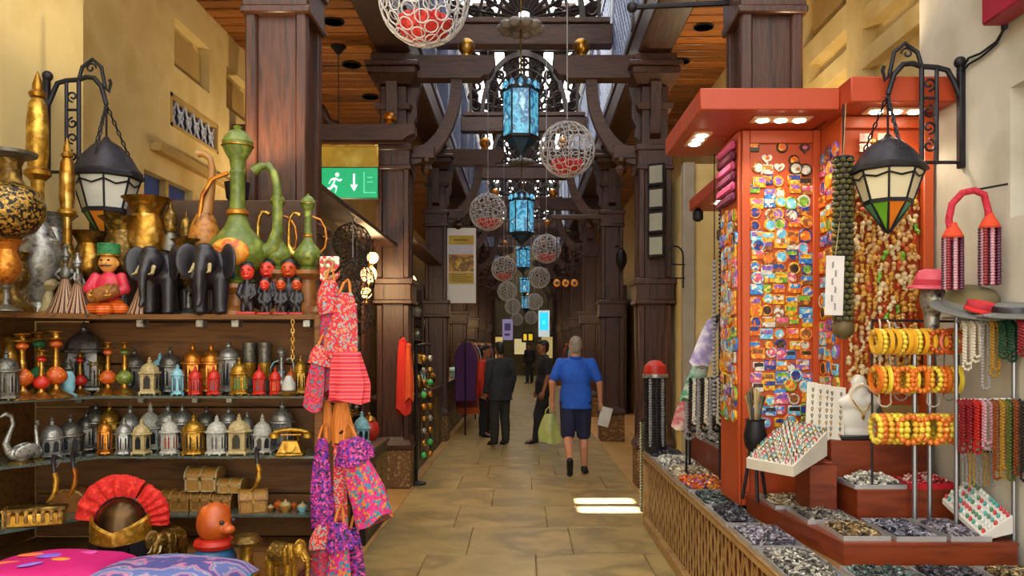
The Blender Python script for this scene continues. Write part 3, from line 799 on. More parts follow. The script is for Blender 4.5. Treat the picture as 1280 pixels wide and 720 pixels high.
def globe(label, px, py, d, r, red=True, cage=wire, top=None, group='wire globe lamps'):
    c = P(px, py, d)
    t = thing('globe_lamp', label, 'lamp', c, group=group)
    part(t, 'cage', cm('gcage', globe_cage), cage, scale=r)
    if red: part(t, 'red_lining', cm('gred', globe_red), mk('red_fabric_lining', 'b01818', 'd03a32', 9, .6), scale=r)
    part(t, 'cap', cm('gcap', lambda: MB().lathe([(.2, .98), (.2, 1.0), (.1, 1.06), (.04, 1.12), (0, 1.13)], 12)), iron, scale=r)
    part(t, 'cord', MB().tube([(0, 0, r), (0, 0, (top or 7.6)-c.z)], .006, 5), mk('pale_cord', '9a9a9e', rough=.6))
    return t
G = [(530, 0, 5.0, .275), (709, 187, 8.1, .275), (610, 265, 11.9, .27), (683, 311, 15.2, .27), (630, 336, 17.4, .27), (674, 347, 20.5, .27), (634, 364, 21.5, .26), (668, 377, 25.5, .26), (641, 383, 26.5, .26), (664, 397, 31, .25), (646, 399, 32, .25)]
GN = ['white wire globe lamp with red lining cut off by the top edge', 'large white wire globe lamp with red lining right of the blue lantern', 'white wire globe lamp with red lining above the poster']
for i, a in enumerate(G):
    globe(GN[i] if i < 3 else f'small wire globe lamp deep in the hall, {ORD[i+1]} from the camera', *a, red=i < 5)
# ------------------------------------------------------------------ poster and signs
def framed_print(name, label, cat, px0, py0, px1, py1, d, body, bits, parts=()):
    a = P(px0, py1, d); w = (px1-px0)/F*d; h = (py1-py0)/F*d
    t = thing(name, label, cat, (a.x, d, a.z))
    part(t, 'board', MB().cbox(0, w, 0, .03, 0, h, .005), body)
    for (nm, x0, x1, y0, y1, m) in bits:
        part(t, nm, MB().box(x0*w, x1*w, -.006, 0, y0*h, y1*h), m)
    return t, w, h
t, w, h = framed_print('hanging_poster', 'white hanging poster with yellow headings and a landscape picture', 'poster', 558, 285, 595, 379, 13.58, mk('poster_white', 'd2d0cc', rough=.5), [
    ('heading', .08, .92, .78, .9, mk('poster_yellow', 'b99a20', 'a08418', 6, .5)), ('band', .08, .92, .66, .77, mk('poster_lilac', 'b4b4c8', rough=.5)),
    ('picture', .08, .92, .42, .65, mk('poster_picture', '3c5a3a', 'c08a2a', 5, .5, c3='5a3c1c', c4='d8b03a')), ('caption', .08, .92, .26, .41, MATS['poster_yellow'])])
part(t, 'rod', MB().tube([(-.05, .015, h+.01), (w+.05, .015, h+.01)], .012, 6).tube([(.05, .015, h), (.05, .015, 4.66-PZ(379, 13.58)), ], .005, 5).tube([(w-.05, .015, h), (w-.05, .015, 4.66-PZ(379, 13.58))], .005, 5), iron)
mb = MB()
for k in range(4): mb.box(.2*w, (.8-.1*(k % 2))*w, -.009, -.006, (.29+.028*k)*h, (.3+.028*k)*h)
mb.box(.25*w, .75*w, -.009, -.006, .83*h, .85*h)
part(t, 'lettering', mb, mk('poster_ink', '6a5a10', rough=.6))
WH = 4.67-PZ(421, 22.6)
t, w, h = framed_print('hanging_sign', 'small glowing cyan sign with white foot hanging in the far hall', 'sign', 673, 388, 687, 421, 22.6, mk('sign_white', 'd6e6ea', rough=.5, emit=.3), [('screen', .12, .88, .25, .92, mk('cyan_screen', '18a8d8', rough=.4, emit=1.0)), ('logo', .4, .6, .5, .62, mk('cyan_logo', '9be4f4', rough=.4, emit=1))])
part(t, 'wires', MB().tube([(.05, .01, h), (.05, .01, WH)], .006, 4).tube([(w-.05, .01, h), (w-.05, .01, WH)], .006, 4), iron)
WH = 4.67-PZ(425, 22.6)
t, w, h = framed_print('hanging_sign', 'small lilac notice sign hanging left in the far hall', 'sign', 628, 399, 641, 425, 22.6, mk('sign_lilac', '8a86b8', rough=.5, emit=.25), [('text_block', .2, .8, .45, .8, mk('sign_lilac_text', '4a468c', rough=.5)), ('text_block', .2, .7, .2, .32, mk('sign_lilac_text', '4a468c'))])
part(t, 'wires', MB().tube([(.05, .01, h), (.05, .01, WH)], .006, 4).tube([(w-.05, .01, h), (w-.05, .01, WH)], .006, 4), iron)
t, w, h = framed_print('shop_sign', 'dark sign with yellow figures over the far end of the hall', 'sign', 652, 415, 668, 428, 29.3, mk('sign_black', '1c1a18', rough=.5), [('figures', .15, .4, .2, .8, mk('sign_yellow', 'd0b020', rough=.4, emit=.6)), ('figures', .55, .85, .2, .8, MATS['sign_yellow'])])
part(t, 'hanger', MB().tube([(.1, .01, h), (.1, .01, 5.81-PZ(428, 29.3))], .006, 4).tube([(w-.1, .01, h), (w-.1, .01, 5.81-PZ(428, 29.3))], .006, 4), iron)
for i, px in enumerate((696, 707, 718)):
    c = P(px, 354, 13.45)
    t = thing('round_plaque', f'brown round plaque on the right hall crossbar, {ORD[i+1]} from the left', 'plaque', c)
    part(t, 'disc', MB().lathe([(0, -.02), (.055, -.02), (.07, 0), (.055, .02), (0, .02)], 16).xf(Matrix.Rotation(PI/2, 4, 'X')), copper)
    part(t, 'centre', MB().lathe([(0, -.03), (.03, -.03), (.03, -.015), (0, -.015)], 10).xf(Matrix.Rotation(-PI/2, 4, 'X')), darkwood)
    part(t, 'hanger', MB().tube([(0, 0, .07), (0, 0, 3.722-c.z)], .006, 4), iron)
solo('hanging_rail', MB().cbox(PX(688, 13.45), PX(775, 13.45), 13.40, 13.50, 3.72, 3.80, .01), darkwoodx, 'thin dark rail above the three round plaques', 'rail')

# ------------------------------------------------------------------ people
def hand(p, wr, fw, side, curl=.5):
    """palm and five fingers from wrist wr along fw (unit), side = lateral unit for the thumb"""
    fw = Vector(fw).normalized(); sd = Vector(side).normalized(); nr = fw.cross(sd).normalized()
    wr = Vector(wr); pc = wr+fw*.045
    p.append(('e', pc, (.036, .036, .036))); p.append(('c', wr, .026, wr+fw*.08, .032))
    for k, (o, L) in enumerate(((-.028, .062), (-.010, .075), (.010, .078), (.028, .070))):
        b = wr+fw*.085+sd*o; m = b+fw*L*.55+nr*.012; e = m+fw*L*.45*(1-curl)+nr*L*.45*curl*1.6
        p.append(('c', b, .0105, m, .0095)); p.append(('c', m, .0095, e, .008))
    b = wr+fw*.03+sd*.032; m = b+fw*.035+sd*.022; e = m+fw*.035
    p.append(('c', b, .013, m, .011)); p.append(('c', m, .011, e, .009))
def person(label, loc, rz, H, J, shirt, trousers, hair, skinm, shoe, long_sleeve=False, shorts=False, jacket=0, baldness=0):
    """J: joints in a 1.75 m frame, figure faces +y"""
    s = H/1.75
    t = thing('person', label, 'person', loc, (0, 0, rz), s)
    V = Vector
    sh = {1: V((.195, 0, 1.42)), -1: V((-.195, 0, 1.42))}; hp = {1: V((.095, 0, .92)), -1: V((-.095, 0, .92))}
    b = [('e', (0, -.01, 1.24), (.155, .10, .25)), ('e', (0, 0, 1.0), (.155, .105, .16)), ('c', (0, -.01, 1.44), .058, (0, .015, 1.53), .054)]
    hy = J.get('head', V((0, .03, 0)))
    hc = V((0, .02, 1.635))
    b += [('e', hc, (.075, .092, .115)), ('e', hc+V((0, .025, -.06)), (.058, .065, .06)), ('e', hc+V((0, .10, -.01)), (.013, .02, .022)), ('e', hc+V((0, .088, -.06)), (.025, .012, .012)), ('e', hc+V((0, .085, .03)), (.05, .015, .015))]
    for q in (-1, 1): b.append(('e', hc+V((q*.077, -.01, 0)), (.012, .022, .033)))
    shirtp = [('e', (0, -.01, 1.26), (.195, .135, .24)), ('e', (0, -.01, 1.05), (.20, .145, .22)), ('c', (-.12, -.01, 1.415), .068, (.12, -.01, 1.415), .068), ('k', .205, .15, .84, 1.06)]
    pants = [('e', (0, 0, .93), (.17, .125, .12))]
    shoes = []
    for q in (-1, 1):
        el = V(J['elbow'][q]); wr = V(J['wrist'][q])
        b += [('c', sh[q], .055, el, .043), ('c', el, .043, wr, .028)]
        hand(b, wr, (wr-el).normalized()*.6+V((0, .1, -.6)), V((-q*.2, 1, 0)), .5)
        kn = V(J['knee'][q]); an = V(J['ankle'][q]); toe = V(J['toe'][q])
        b += [('c', hp[q], .085, kn, .056), ('c', kn, .056, kn.lerp(an, .35)+V((0, -.015, 0)), .058), ('c', kn.lerp(an, .35)+V((0, -.015, 0)), .058, an, .036), ('c', an, .036, toe, .03)]
        shirtp.append(('c', sh[q]+V((0, 0, -.005)), .070, sh[q].lerp(el, .75 if not long_sleeve else 1), .064))
        if long_sleeve: shirtp.append(('c', el, .062, el.lerp(wr, .95), .045))
        if shorts: pants += [('c', hp[q], .115, kn+V((0, 0, .03)), .095)]
        else: pants += [('c', hp[q], .108, kn, .085), ('c', kn, .085, kn.lerp(an, .4)+V((0, -.015, 0)), .082), ('c', kn.lerp(an, .4)+V((0, -.015, 0)), .082, an, .068)]
        heel = an+(an-toe).normalized()*.045
        dn = V((0, 0, -1)) if abs((toe-an).normalized().z) < .75 else V((0, -.6, -.4))
        shoes += [('c', heel+dn*.035, .042, toe+dn*.02, .038), ('c', an+dn*.005, .045, an.lerp(toe, .6)+dn*.02, .042), ('e', toe+dn*.025, (.042, .05, .032))]
    if jacket: shirtp += [('k', .212, .158, .76, 1.0)]
    part(t, 'body', blob(b, .0085, 1, 'body'), skinm)
    part(t, 'shirt' if not jacket else 'jacket', blob(shirtp, .014, 2, 'shirt'), shirt)
    part(t, 'shorts' if shorts else 'trousers', blob(pants, .014, 2, 'trousers'), trousers)
    for q in (0, 1): part(t, 'shoe', blob(shoes[3*q:3*q+3], .010, 1, 'shoe'), shoe)
    hr = [('e', hc+V((0, -.022, .03)), (.084, .092, .098)), ('e', hc+V((0, -.05, -.03)), (.07, .055, .07))]
    if not baldness: hr.append(('e', hc+V((0, .03, .085)), (.07, .06, .04)))
    part(t, 'hair', blob(hr, .010, 1, 'hair'), hair)
    if not long_sleeve: part(t, 'collar', MB().torus((0, -.005, 1.485), .068, .016, 16, 6), shirt)
    eyes = MB()
    for q in (-1, 1): eyes.ball(hc+V((q*.032, .088, .012)), .011, 8, 6)
    part(t, 'eyes', eyes, blackp)
    return t
bluecl = mk('blue_polo', '1f5fd0', '174ab0', 5, .8, bump=.6)
navy = mk('navy_shorts', '141a38', '1c2448', 6, .85, bump=.4)
blackcl = mk('black_cloth', '131318', '1e1e26', 6, .85, bump=.5)
greycl = mk('charcoal_cloth', '20242a', '2c323a', 6, .85, bump=.5)
redcl = mk('red_jacket', 'd03418', 'b02410', 6, .8, bump=.5)
blackhair = mk('black_hair', '0c0b0c', '1a1716', 30, .6, bump=.5)
greyhair = mk('grey_hair', '7a6e62', '9a9086', 30, .7, bump=.6)
blackshoe = mk('black_shoe', '101012', rough=.5)
ST = dict(elbow={-1: (-.245, -.02, 1.14), 1: (.245, -.02, 1.14)}, wrist={-1: (-.25, .06, .90), 1: (.25, .06, .90)},
          knee={-1: (-.10, .02, .49), 1: (.10, .02, .49)}, ankle={-1: (-.11, 0, .085), 1: (.11, 0, .085)}, toe={-1: (-.125, .15, .035), 1: (.125, .15, .035)})
BM = dict(elbow={-1: (-.30, -.04, 1.17), 1: (.30, -.02, 1.16)}, wrist={-1: (-.295, .03, .92), 1: (.315, .06, .92)},
          knee={-1: (-.10, -.02, .50), 1: (.10, .06, .49)}, ankle={-1: (-.075, -.30, .20), 1: (.11, .06, .085)}, toe={-1: (-.075, -.23, .06), 1: (.13, .2, .035)})
person('man in bright blue polo and navy shorts walking away down the hall', (.645, 9.98, 0), -.05, 1.72, BM, bluecl, navy, greyhair, skin, blackshoe, shorts=True, baldness=1)
TK = dict(ST, elbow={-1: (-.25, .02, 1.14), 1: (.24, .0, 1.14)}, wrist={-1: (-.22, .16, .98), 1: (.25, .05, .89)})
person('man in charcoal jacket standing with his back half turned', (PX(625, 12.9), 12.9, 0), .55, 1.66, ST, greycl, mk('dark_trousers', '22241f', '2c2e28', 6, .85), blackhair, skin2, blackshoe, long_sleeve=True, jacket=1)
person('person in red jacket and black trousers beside the charcoal jacket', (PX(606, 14.1), 14.1, 0), -1.9, 1.60, TK, redcl, blackcl, blackhair, skin2, blackshoe, long_sleeve=True, jacket=1)
WK = dict(ST, knee={-1: (-.09, .12, .50), 1: (.09, -.02, .50)}, ankle={-1: (-.1, .16, .085), 1: (.1, -.2, .12)}, toe={-1: (-.11, .31, .035), 1: (.11, -.07, .035)})
person('man in black shirt and trousers seen from the side', (PX(680, 13.2), 13.2, 0), 1.75, 1.69, WK, blackcl, mk('black_trousers', '17171a', '222226', 6, .85), blackhair, skin2, blackshoe)
person('tiny distant person in dark clothes at the far end of the hall', (PX(662, 33), 33, 0), 2.6, 1.65, ST, blackcl, greycl, blackhair, skin2, blackshoe, long_sleeve=True)
# carrier bag and magazine in the hands of the man in blue
def bag_mesh():
    m = cloth_mesh(.26, .36, .13, 5, 3, .45); return m
t = thing('carrier_bag', 'pale green plastic carrier bag held in the left hand', 'bag', (.315, 10.06, .37))
part(t, 'bag', bag_mesh(), mk('green_plastic', '8f9a52', 'a8b06a', 6, .35, bump=.3), (0, 0, .38))
part(t, 'handles', MB().tube([(-.05, 0, .36), (-.04, 0, .43), (0, 0, .47), (.04, 0, .43), (.05, 0, .36)], .01, 6), MATS['green_plastic'])
t = thing('magazine', 'folded white magazine held in the right hand', 'magazine', (.985, 10.06, .60), (0.15, .25, .1))
part(t, 'pages', MB().cbox(-.07, .07, -.012, 0, 0, .24, .003), mk('paper_white', 'd8d6d0', 'c4c2bc', 8, .7))
part(t, 'cover', MB().box(-.075, .075, 0, .006, 0, .245), mk('cover_grey', '8a8a90', 'c8c8c8', 20, .4))
# ------------------------------------------------------------------ left stall: shelving unit
DB = 4.36; DF = 4.04
SZ = [1.78, 1.367, 1.063, .767]
unit = thing('display_shelving', 'brown wooden shelving unit full of brassware in the left foreground', 'shelving', (0, 0, 0))
zz = .58
bl = MB()
z = .58; k = 0
while z < 1.74:
    z2 = min(z+.235, 1.75)
    part(unit, 'back_board', MB().cbox(-2.66, -1.04, DB, DB+.03, z+.003, z2-.003, .004), shelfwood); z = z2
part(unit, 'wing_board', MB().cbox(-2.69, -2.665, 2.95, DB, .58, 1.76, .004), shelfwood)
part(unit, 'side_panel', MB().cbox(-1.045, -1.0, 3.98, DB+.03, 0, 1.775, .006), shelfwood)
wingp = [(-2.66, 3.60), (-2.46, 3.60), (-2.14, DF), (-1.05, DF), (-1.05, DB), (-2.66, DB)]
def shelf_poly(z, th): return MB().prism(wingp, z-th, z, 'z').mesh('shelf', fix=True)
part(unit, 'top_board', shelf_poly(SZ[0], .025), shelfwood)
for z in SZ[1:]:
    g = part(unit, 'glass_shelf', shelf_poly(z, .012), glass)
    for px in (100, 178, 245, 288, 385):
        part(g, 'shelf_clip', cm('clip', lambda: MB().cbox(-.018, .018, -.02, .02, -.045, 0, .004)), silver, (PX(px, DB-.02), DB-.022, z-.012))
for px in (178, 252, 296, 385):
    part(unit, 'lamp_clip', cm('clip2', lambda: MB().cbox(-.02, .02, -.03, .03, -.04, 0, .004)), silver, (PX(px, 4.1), 4.1, SZ[0]-.025))
part(unit, 'counter_top', MB().cbox(-2.66, -1.05, 2.9, DB, .55, .58, .006), shelfwood)
part(unit, 'counter_front', MB().cbox(-2.66, -1.05, 2.95, DB, 0, .55, .006), darkwoodx)
solo('partition_panel', MB().cbox(-2.45, -1.17, 4.5, 4.54, 0, 2.44, .006), mk('brown_panel', '3c2412', '4a2e18', 4, .5, stretch=(.8, 5, 8), bump=.15), 'brown wooden partition board behind the row of ewers', 'partition')

def X(px, d): return PX(px, d)
T0, T1, T2, T3 = SZ
# --- top board, back row and front row
urnm = mk('black_gold_pattern', '1a1712', 'b08a3a', 70, .35, .4, kind='voro', c3='2a2014', c4='8a6a2a')
lathe_thing('urn', 'large black and gold patterned urn at the left edge of the shelves', 'urn', [
    ('foot', [(.14, 0), (.145, .03), (.08, .08), (.05, .14), (.05, .4), (.07, .46)], dgold),
    ('bowl', [(.07, .46), (.14, .5), (.19, .58), (.2, .66), (.17, .74), (.09, .79)], urnm),
    ('neck', [(.09, .79), (.07, .82), (.065, .9), (.08, .94)], dgold), ('rim', [(.08, .94), (.15, .965), (.155, .985), (.09, 1.0)], pewter)], (X(12, 3.75), 3.75, T0), .76, 20)
def longneck(label, px, d, ytop, wb, m, body, col):
    h = PZ(ytop, d)-T0
    return lathe_thing('long_necked_bottle', label, 'bottle', [
        ('body', [(.045, 0), (.05, .01), (.03, .05), (wb*.7, .12), (wb, .2), (wb, .26), (wb*.7, .33), (.03, .40)], body),
        ('neck', [(.028, .40), (.024, .5), (.026, .55)], m), ('collar', [(.03, .55), (.05, .57), (.05, .585), (.036, .6)], col),
        ('upper_neck', [(.036, .6), (.042, .66), (.042, .78), (.034, .86), (.02, .89)], m),
        ('finial', [(.03, .89), (.035, .905), (.02, .92), (.02, .94), (.012, .97), (0, 1.0)], col)], (X(px, d), d, T0), h, 16)
longneck('tall polished gold bottle with long neck and pointed stopper', 47, 4.10, 88, .09, gold, silver, brass)
longneck('slimmer gold long-necked bottle under the iron bracket', 84, 4.18, 172, .08, brass, dgold, gold)
goblet('silver goblet with gold bowl left of the lantern tip', X(22, 3.95), 3.95, T0, .30, dgold, silver)
for i, (px, yt, m, lab) in enumerate(((38, 300, silver, 'silver dancer figurine with striped skirt, leftmost on the top board'), (82, 305, pewter, 'pewter dancer figurine with wide striped skirt beside the musician doll'), (97, 315, silver, 'small silver dancer touching the musician doll'), (177, 322, dgold, 'bronze dancer figurine with red striped skirt right of the musician doll'))):
    d = 4.08+(.05 if i in (0, 3) else 0); dancer(lab, X(px, d), d, T0, PZ(yt, d)-T0, m)
t = thing('oil_burner', 'cream and silver candle burner with square arms between two dancers', 'burner', (X(60, 4.1), 4.1, T0))
h = PZ(302, 4.1)-T0
part(t, 'stem', MB().lathe([(.05, 0), (.055, .02), (.03, .05), (.025, .12), (.05, .15), (.05, .17), (.02, .2), (.02, .27), (.045, .29), (.045, h)], 14), cream)
part(t, 'arms', MB().tube([(-.08, 0, .16), (-.08, 0, .22), (.08, 0, .22), (.08, 0, .16), (-.08, 0, .16)], .009, 6), silver)
part(t, 'flame_cup', MB().lathe([(.02, h-.02), (.05, h), (.045, h+.012), (0, h+.014)], 12), silver)
# musician doll with green fez
t = thing('musician_doll', 'painted musician doll in green fez and red jacket playing a drum', 'figurine', (X(136, 4.10), 4.10, T0), (0, 0, .05), .36/.95)
def mus_body():
    p = [('e', (0, 0, .36), (.17, .13, .22)), ('c', (0, 0, .52), .07, (0, 0, .60), .06)]
    for s in (-1, 1): p += [('c', (s*.17, 0, .5), .075, (s*.25, -.06, .34), .065), ('c', (s*.25, -.06, .34), .065, (s*.12, -.17, .27), .05)]
    return blob(p, .016, 2, 'body')
part(t, 'jacket', mus_body(), mk('crimson_paint', 'b01c34', 'd03048', 8, .4))
part(t, 'legs', blob([('c', (-.12, 0, .12), .10, (.05, -.14, .07), .075), ('c', (.12, 0, .12), .10, (-.03, -.16, .06), .075), ('c', (-.2, -.05, .08), .08, (.2, -.05, .08), .08)], .016, 2, 'legs'), mk('gold_red_trousers', 'd8781a', 'c43818', 9, .45, kind='stripe', stretch=(1, 1, 1)))
hd = part(t, 'head', blob([('e', (0, -.01, .70), (.12, .115, .14)), ('e', (0, -.125, .69), (.028, .035, .035)), ('e', (-.12, 0, .69), (.02, .03, .04)), ('e', (.12, 0, .69), (.02, .03, .04))], .011, 1, 'head'), mk('doll_skin', 'cc8a3c', 'd89a4a', 6, .4))
part(hd, 'eyes', MB().ball((-.045, -.115, .73), (.022, .014, .012), 8, 5).ball((.045, -.115, .73), (.022, .014, .012), 8, 5), blackp)
part(hd, 'moustache', MB().tube([(-.08, -.10, .665), (-.04, -.125, .65), (0, -.13, .66), (.04, -.125, .65), (.08, -.10, .665)], [.005, .012, .012, .012, .005], 6), blackp)
part(t, 'fez', MB().lathe([(.125, .79), (.14, .80), (.145, .95), (.135, .96), (0, .965)], 20), dgreen)
part(t, 'fez_band', MB().lathe([(.128, .785), (.143, .79), (.143, .81), (.13, .815)], 20), gold)
dr = part(t, 'drum', MB().lathe([(.06, -.20), (.075, -.19), (.10, 0), (.075, .19), (.06, .20)], 18).xf(Matrix.Translation((.02, -.19, .28)) @ Matrix.Rotation(1.25, 4, 'Y')), browng)
part(dr, 'drum_bands', MB().lathe([(.09, -.11), (.098, -.11), (.1, -.09), (.09, -.09)], 18).lathe([(.1, .08), (.106, .08), (.104, .1), (.098, .1)], 18).xf(Matrix.Translation((.02, -.19, .28)) @ Matrix.Rotation(1.25, 4, 'Y')), gold)
for s in (-1, 1): part(t, 'hand', cm(('mhand', s), lambda: blob([('e', (s*.11, -.22, .27), (.04, .035, .035))]+[('c', (s*(.08+.02*q), -.245, .27), .012, (s*(.07+.02*q), -.27, .245), .01) for q in range(4)]+[('c', (s*.13, -.23, .29), .013, (s*.11, -.25, .31), .011)], .008, 1, 'hand')), MATS['doll_skin'])
goblet('tall dark gold goblet behind the musician doll', X(153, 4.24), 4.24, T0, PZ(272, 4.24)-T0, dgold, silver)
goblet('wide flared brass goblet beside the black elephant head', X(184, 4.26), 4.26, T0, PZ(248, 4.26)-T0, brass, dgold, w=.9)
# carved elephants
elephant('tall black carved elephant with yellow forehead on the top board', X(205, 4.12), 4.16, T0, PZ(306, 4.1)-T0, blackp, mk('yellow_cloth', 'c9a020', 'a8801a', 9, .5), -1.62)
elephant('wide black carved elephant with big ears and blue saddle on the top board', X(264, 4.08), 4.14, T0, PZ(303, 4.1)-T0, blackp, mk('blue_cloth', '1c3c7c', '2a58a8', 9, .5), -1.5)
for i, (px, yt, m, lab) in enumerate(((213, 250, dgold, 'brass stopper bottle with dark body behind the tall elephant'), (233, 262, dgold, 'smaller brass stopper bottle right of the tall elephant'))):
    lathe_thing('stopper_bottle', lab, 'bottle', [('body', [(.14, 0), (.16, .05), (.16, .5), (.12, .66), (.06, .72)], pewter), ('stopper', [(.07, .72), (.10, .75), (.11, .84), (.08, .9), (.03, .93), (.03, .96), (0, 1.0)], m)], (X(px, 4.28), 4.28, T0), PZ(yt, 4.28)-T0, 16, wscale=.55)
t = thing('curved_neck_vase', 'brown vase with long neck bent over like a swan', 'vase', (X(256, 4.24), 4.24, T0))
part(t, 'body', MB().lathe([(.05, 0), (.055, .02), (.03, .06), (.035, .30), (.075, .36), (.085, .42), (.065, .49), (.04, .54)], 18), mk('mottled_red_brown', '7a3018', 'b0762a', 20, .4, c3='4a1c10'))
part(t, 'neck', MB().tube([(0, 0, .52), (.02, 0, .62), (.035, 0, .70), (.04, 0, .78), (.03, 0, .83), (0, 0, .855), (-.03, 0, .86), (-.04, 0, .855)], [.04, .03, .022, .018, .017, .017, .018, .022], 12), mk('amber_brown', '8a5a2a', 'a87a3c', 8, .4))
medal = mk('orange_medallion', 'c8681c', 'd89a2a', 7, .45, c3='b04414', c4='dcb040')
ewer('large green painted ewer with orange medallion and curved spout', X(297, 4.2), 4.2, T0+.16, PZ(156, 4.2)-T0-.16, greenp, medal, 0)
lathe_thing('pedestal', 'dark turned pedestal under the large green ewer', 'pedestal', [('stand', [(.13, 0), (.13, .02), (.07, .05), (.06, .11), (.11, .14), (.11, .16)], browng)], (X(297, 4.2), 4.2, T0), 1, 18)
for px, yt, lab in ((347, 240, 'small green ewer right of the large one'), (385, 242, 'small green ewer at the right end of the top board')):
    lathe_thing('pedestal', 'round brown pedestal under the ' + lab, 'pedestal', [('stand', [(.09, 0), (.09, .02), (.05, .05), (.045, .19), (.08, .22), (.08, .24)], browng)], (X(px, 4.26), 4.26, T0), 1, 16)
    ewer(lab, X(px, 4.26), 4.26, T0+.24, PZ(yt, 4.26)-T0-.24, greenp, mk('orange_medallion', 'c8681c'), PI, spm=brass)
# black dolls with red faces
face = mk('red_face', 'c0281c', 'd84a34', 10, .4)
face2 = mk('orange_face', 'c8541c', 'a83014', 10, .4)
DL = [(309, 326, 4.09, face, 'red-haired black doll nearest the elephants'), (334, 322, 4.2, face, 'back row black doll with red face, left one'), (361, 322, 4.2, face2, 'back row black doll with red face, right one'),
      (331, 346, 4.07, face, 'small front black doll, leftmost of three'), (351, 346, 4.07, face2, 'small front black doll, middle of three'), (371, 346, 4.07, face2, 'small front black doll, rightmost of three')]
for px, yt, d, m, lab in DL: doll(lab+' on the top board', X(px, d), d, T0, PZ(yt, d)-T0, m, foot=redp, group='black carved dolls')
# --- second shelf: candlesticks and lanterns
for px, yt, d, m, lab in ((28, 416, 3.80, orgp, 'brass candlestick with orange bulb, leftmost on the second shelf'), (49, 414, 3.98, dgreen, 'brass candlestick with green bulb behind the red one'), (52, 437, 3.84, redp, 'short brass candlestick with red bulb'), (70, 413, 3.92, orgp, 'tall brass candlestick with orange knop beside the red one'),
                     (100, 440, 4.16, redp, 'dull candlestick with dark red bulb before the grey lantern'), (135, 427, 4.14, orgp, 'slim brass candlestick with orange bulb, left of the green one'), (156, 427, 4.14, greenp, 'slim brass candlestick with green bulb')):
    candlestick(lab, X(px, d), d, T1, PZ(yt, d)-T1, m)
lantern('big dark grey lantern behind the candlesticks', X(105, 4.27), 4.27, T1, PZ(400, 4.27)-T1, pewter, sty='square', rz=.4)
lathe_thing('oil_lamp', 'small pale blue oil lamp beside the candlesticks', 'lamp', [('base', [(.2, 0), (.2, .04), (.12, .08), (.15, .2), (.16, .45), (.1, .6)], bluep), ('top', [(.1, .6), (.14, .66), (.08, .75), (.1, .82), (.04, .9), (0, 1.0)], pewter)], (X(85, 4.02), 4.02, T1), .21, 14)
L2 = [(187, 445, 4.12, cream, None, 'square', 'cream square lantern at the left of the second shelf', 1), (213, 432, 4.26, pewter, None, 'hex', 'dark pewter lantern behind the pale blue one', 1), (222, 455, 4.09, bluep, None, 'tall', 'pale blue tin lantern on the second shelf', 1.1),
      (241, 426, 4.25, copper, None, 'hex', 'copper lantern behind the first red one', .85), (244, 456, 4.09, redp, None, 'hex', 'red tin lantern, first from the left', .9), (264, 426, 4.25, copper, gold, 'hex', 'copper lantern behind the second red one', .85), (267, 456, 4.09, redp, None, 'hex', 'red tin lantern, second from the left', .9),
      (286, 425, 4.25, silver, None, 'tall', 'tall silver lantern on the second shelf', 1.15), (299, 446, 4.09, gold, dgreen, 'hex', 'gold lantern with green panes between red lanterns', 1), (324, 456, 4.09, redp, None, 'hex', 'red tin lantern, third from the left', .9),
      (344, 458, 4.10, redp, orgp, 'hex', 'red tin lantern, fourth from the left', .85), (364, 458, 4.20, orgp, None, 'hex', 'orange tin lantern behind the white pot', .85), (376, 443, 4.14, gold, None, 'hex', 'gold lantern at the right end of the second shelf', .8)]
for px, yt, d, m, pn, sty, lab, w in L2: lantern(lab, X(px, d), d, T1, PZ(yt, d)-T1, m, pn, sty, R.uniform(-.2, .2), 'tin lanterns on the second shelf', w)
for px, lab in ((312, 'left'), (331, 'right')):
    lathe_thing('metal_tumbler', f'tall dark metal tumbler with gold stripe, {lab} of a pair', 'tumbler', [('cup', [(.1, 0), (.11, .02), (.13, .9), (.14, 1.0), (.12, 1.0), (.1, .1), (0, .08)], pewter), ('band', [(.118, .3), (.126, .31), (.134, .6), (.126, .61)], gold)], (X(px, 4.27), 4.27, T1), .27, 14)
ewer('small blue and silver ewer behind the orange lanterns', X(352, 4.28), 4.28, T1, .25, silver, None, .3, trim=bluep)
t = thing('incense_pot', 'white and gold incense pot on the second shelf', 'pot', (X(361, 4.06), 4.06, T1))
part(t, 'saucer', MB().lathe([(.03, 0), (.055, .012), (.058, .018), (.03, .02)], 16), gold)
part(t, 'pot', MB().lathe([(.02, .02), (.035, .03), (.035, .06), (.025, .08), (.015, .1), (0, .105)], 16), white)
# chain over the second shelf
t = thing('hanging_chain', 'brass chain hanging from the top board above the orange lanterns', 'chain', (X(366, 4.06), 4.06, T0-.025))
for k in range(9): part(t, 'link', cm('link', lambda: MB().torus((0, 0, 0), .011, .0035, 10, 5, 'y', .7, 1.3)), brass, (0, 0, -.014-.022*k), (0, 0, PI/2*(k % 2)))
boxm_ = mk('box_inlay', '80561c', '563610', 60, .5, kind='voro', c3='966c28', c4='684514')
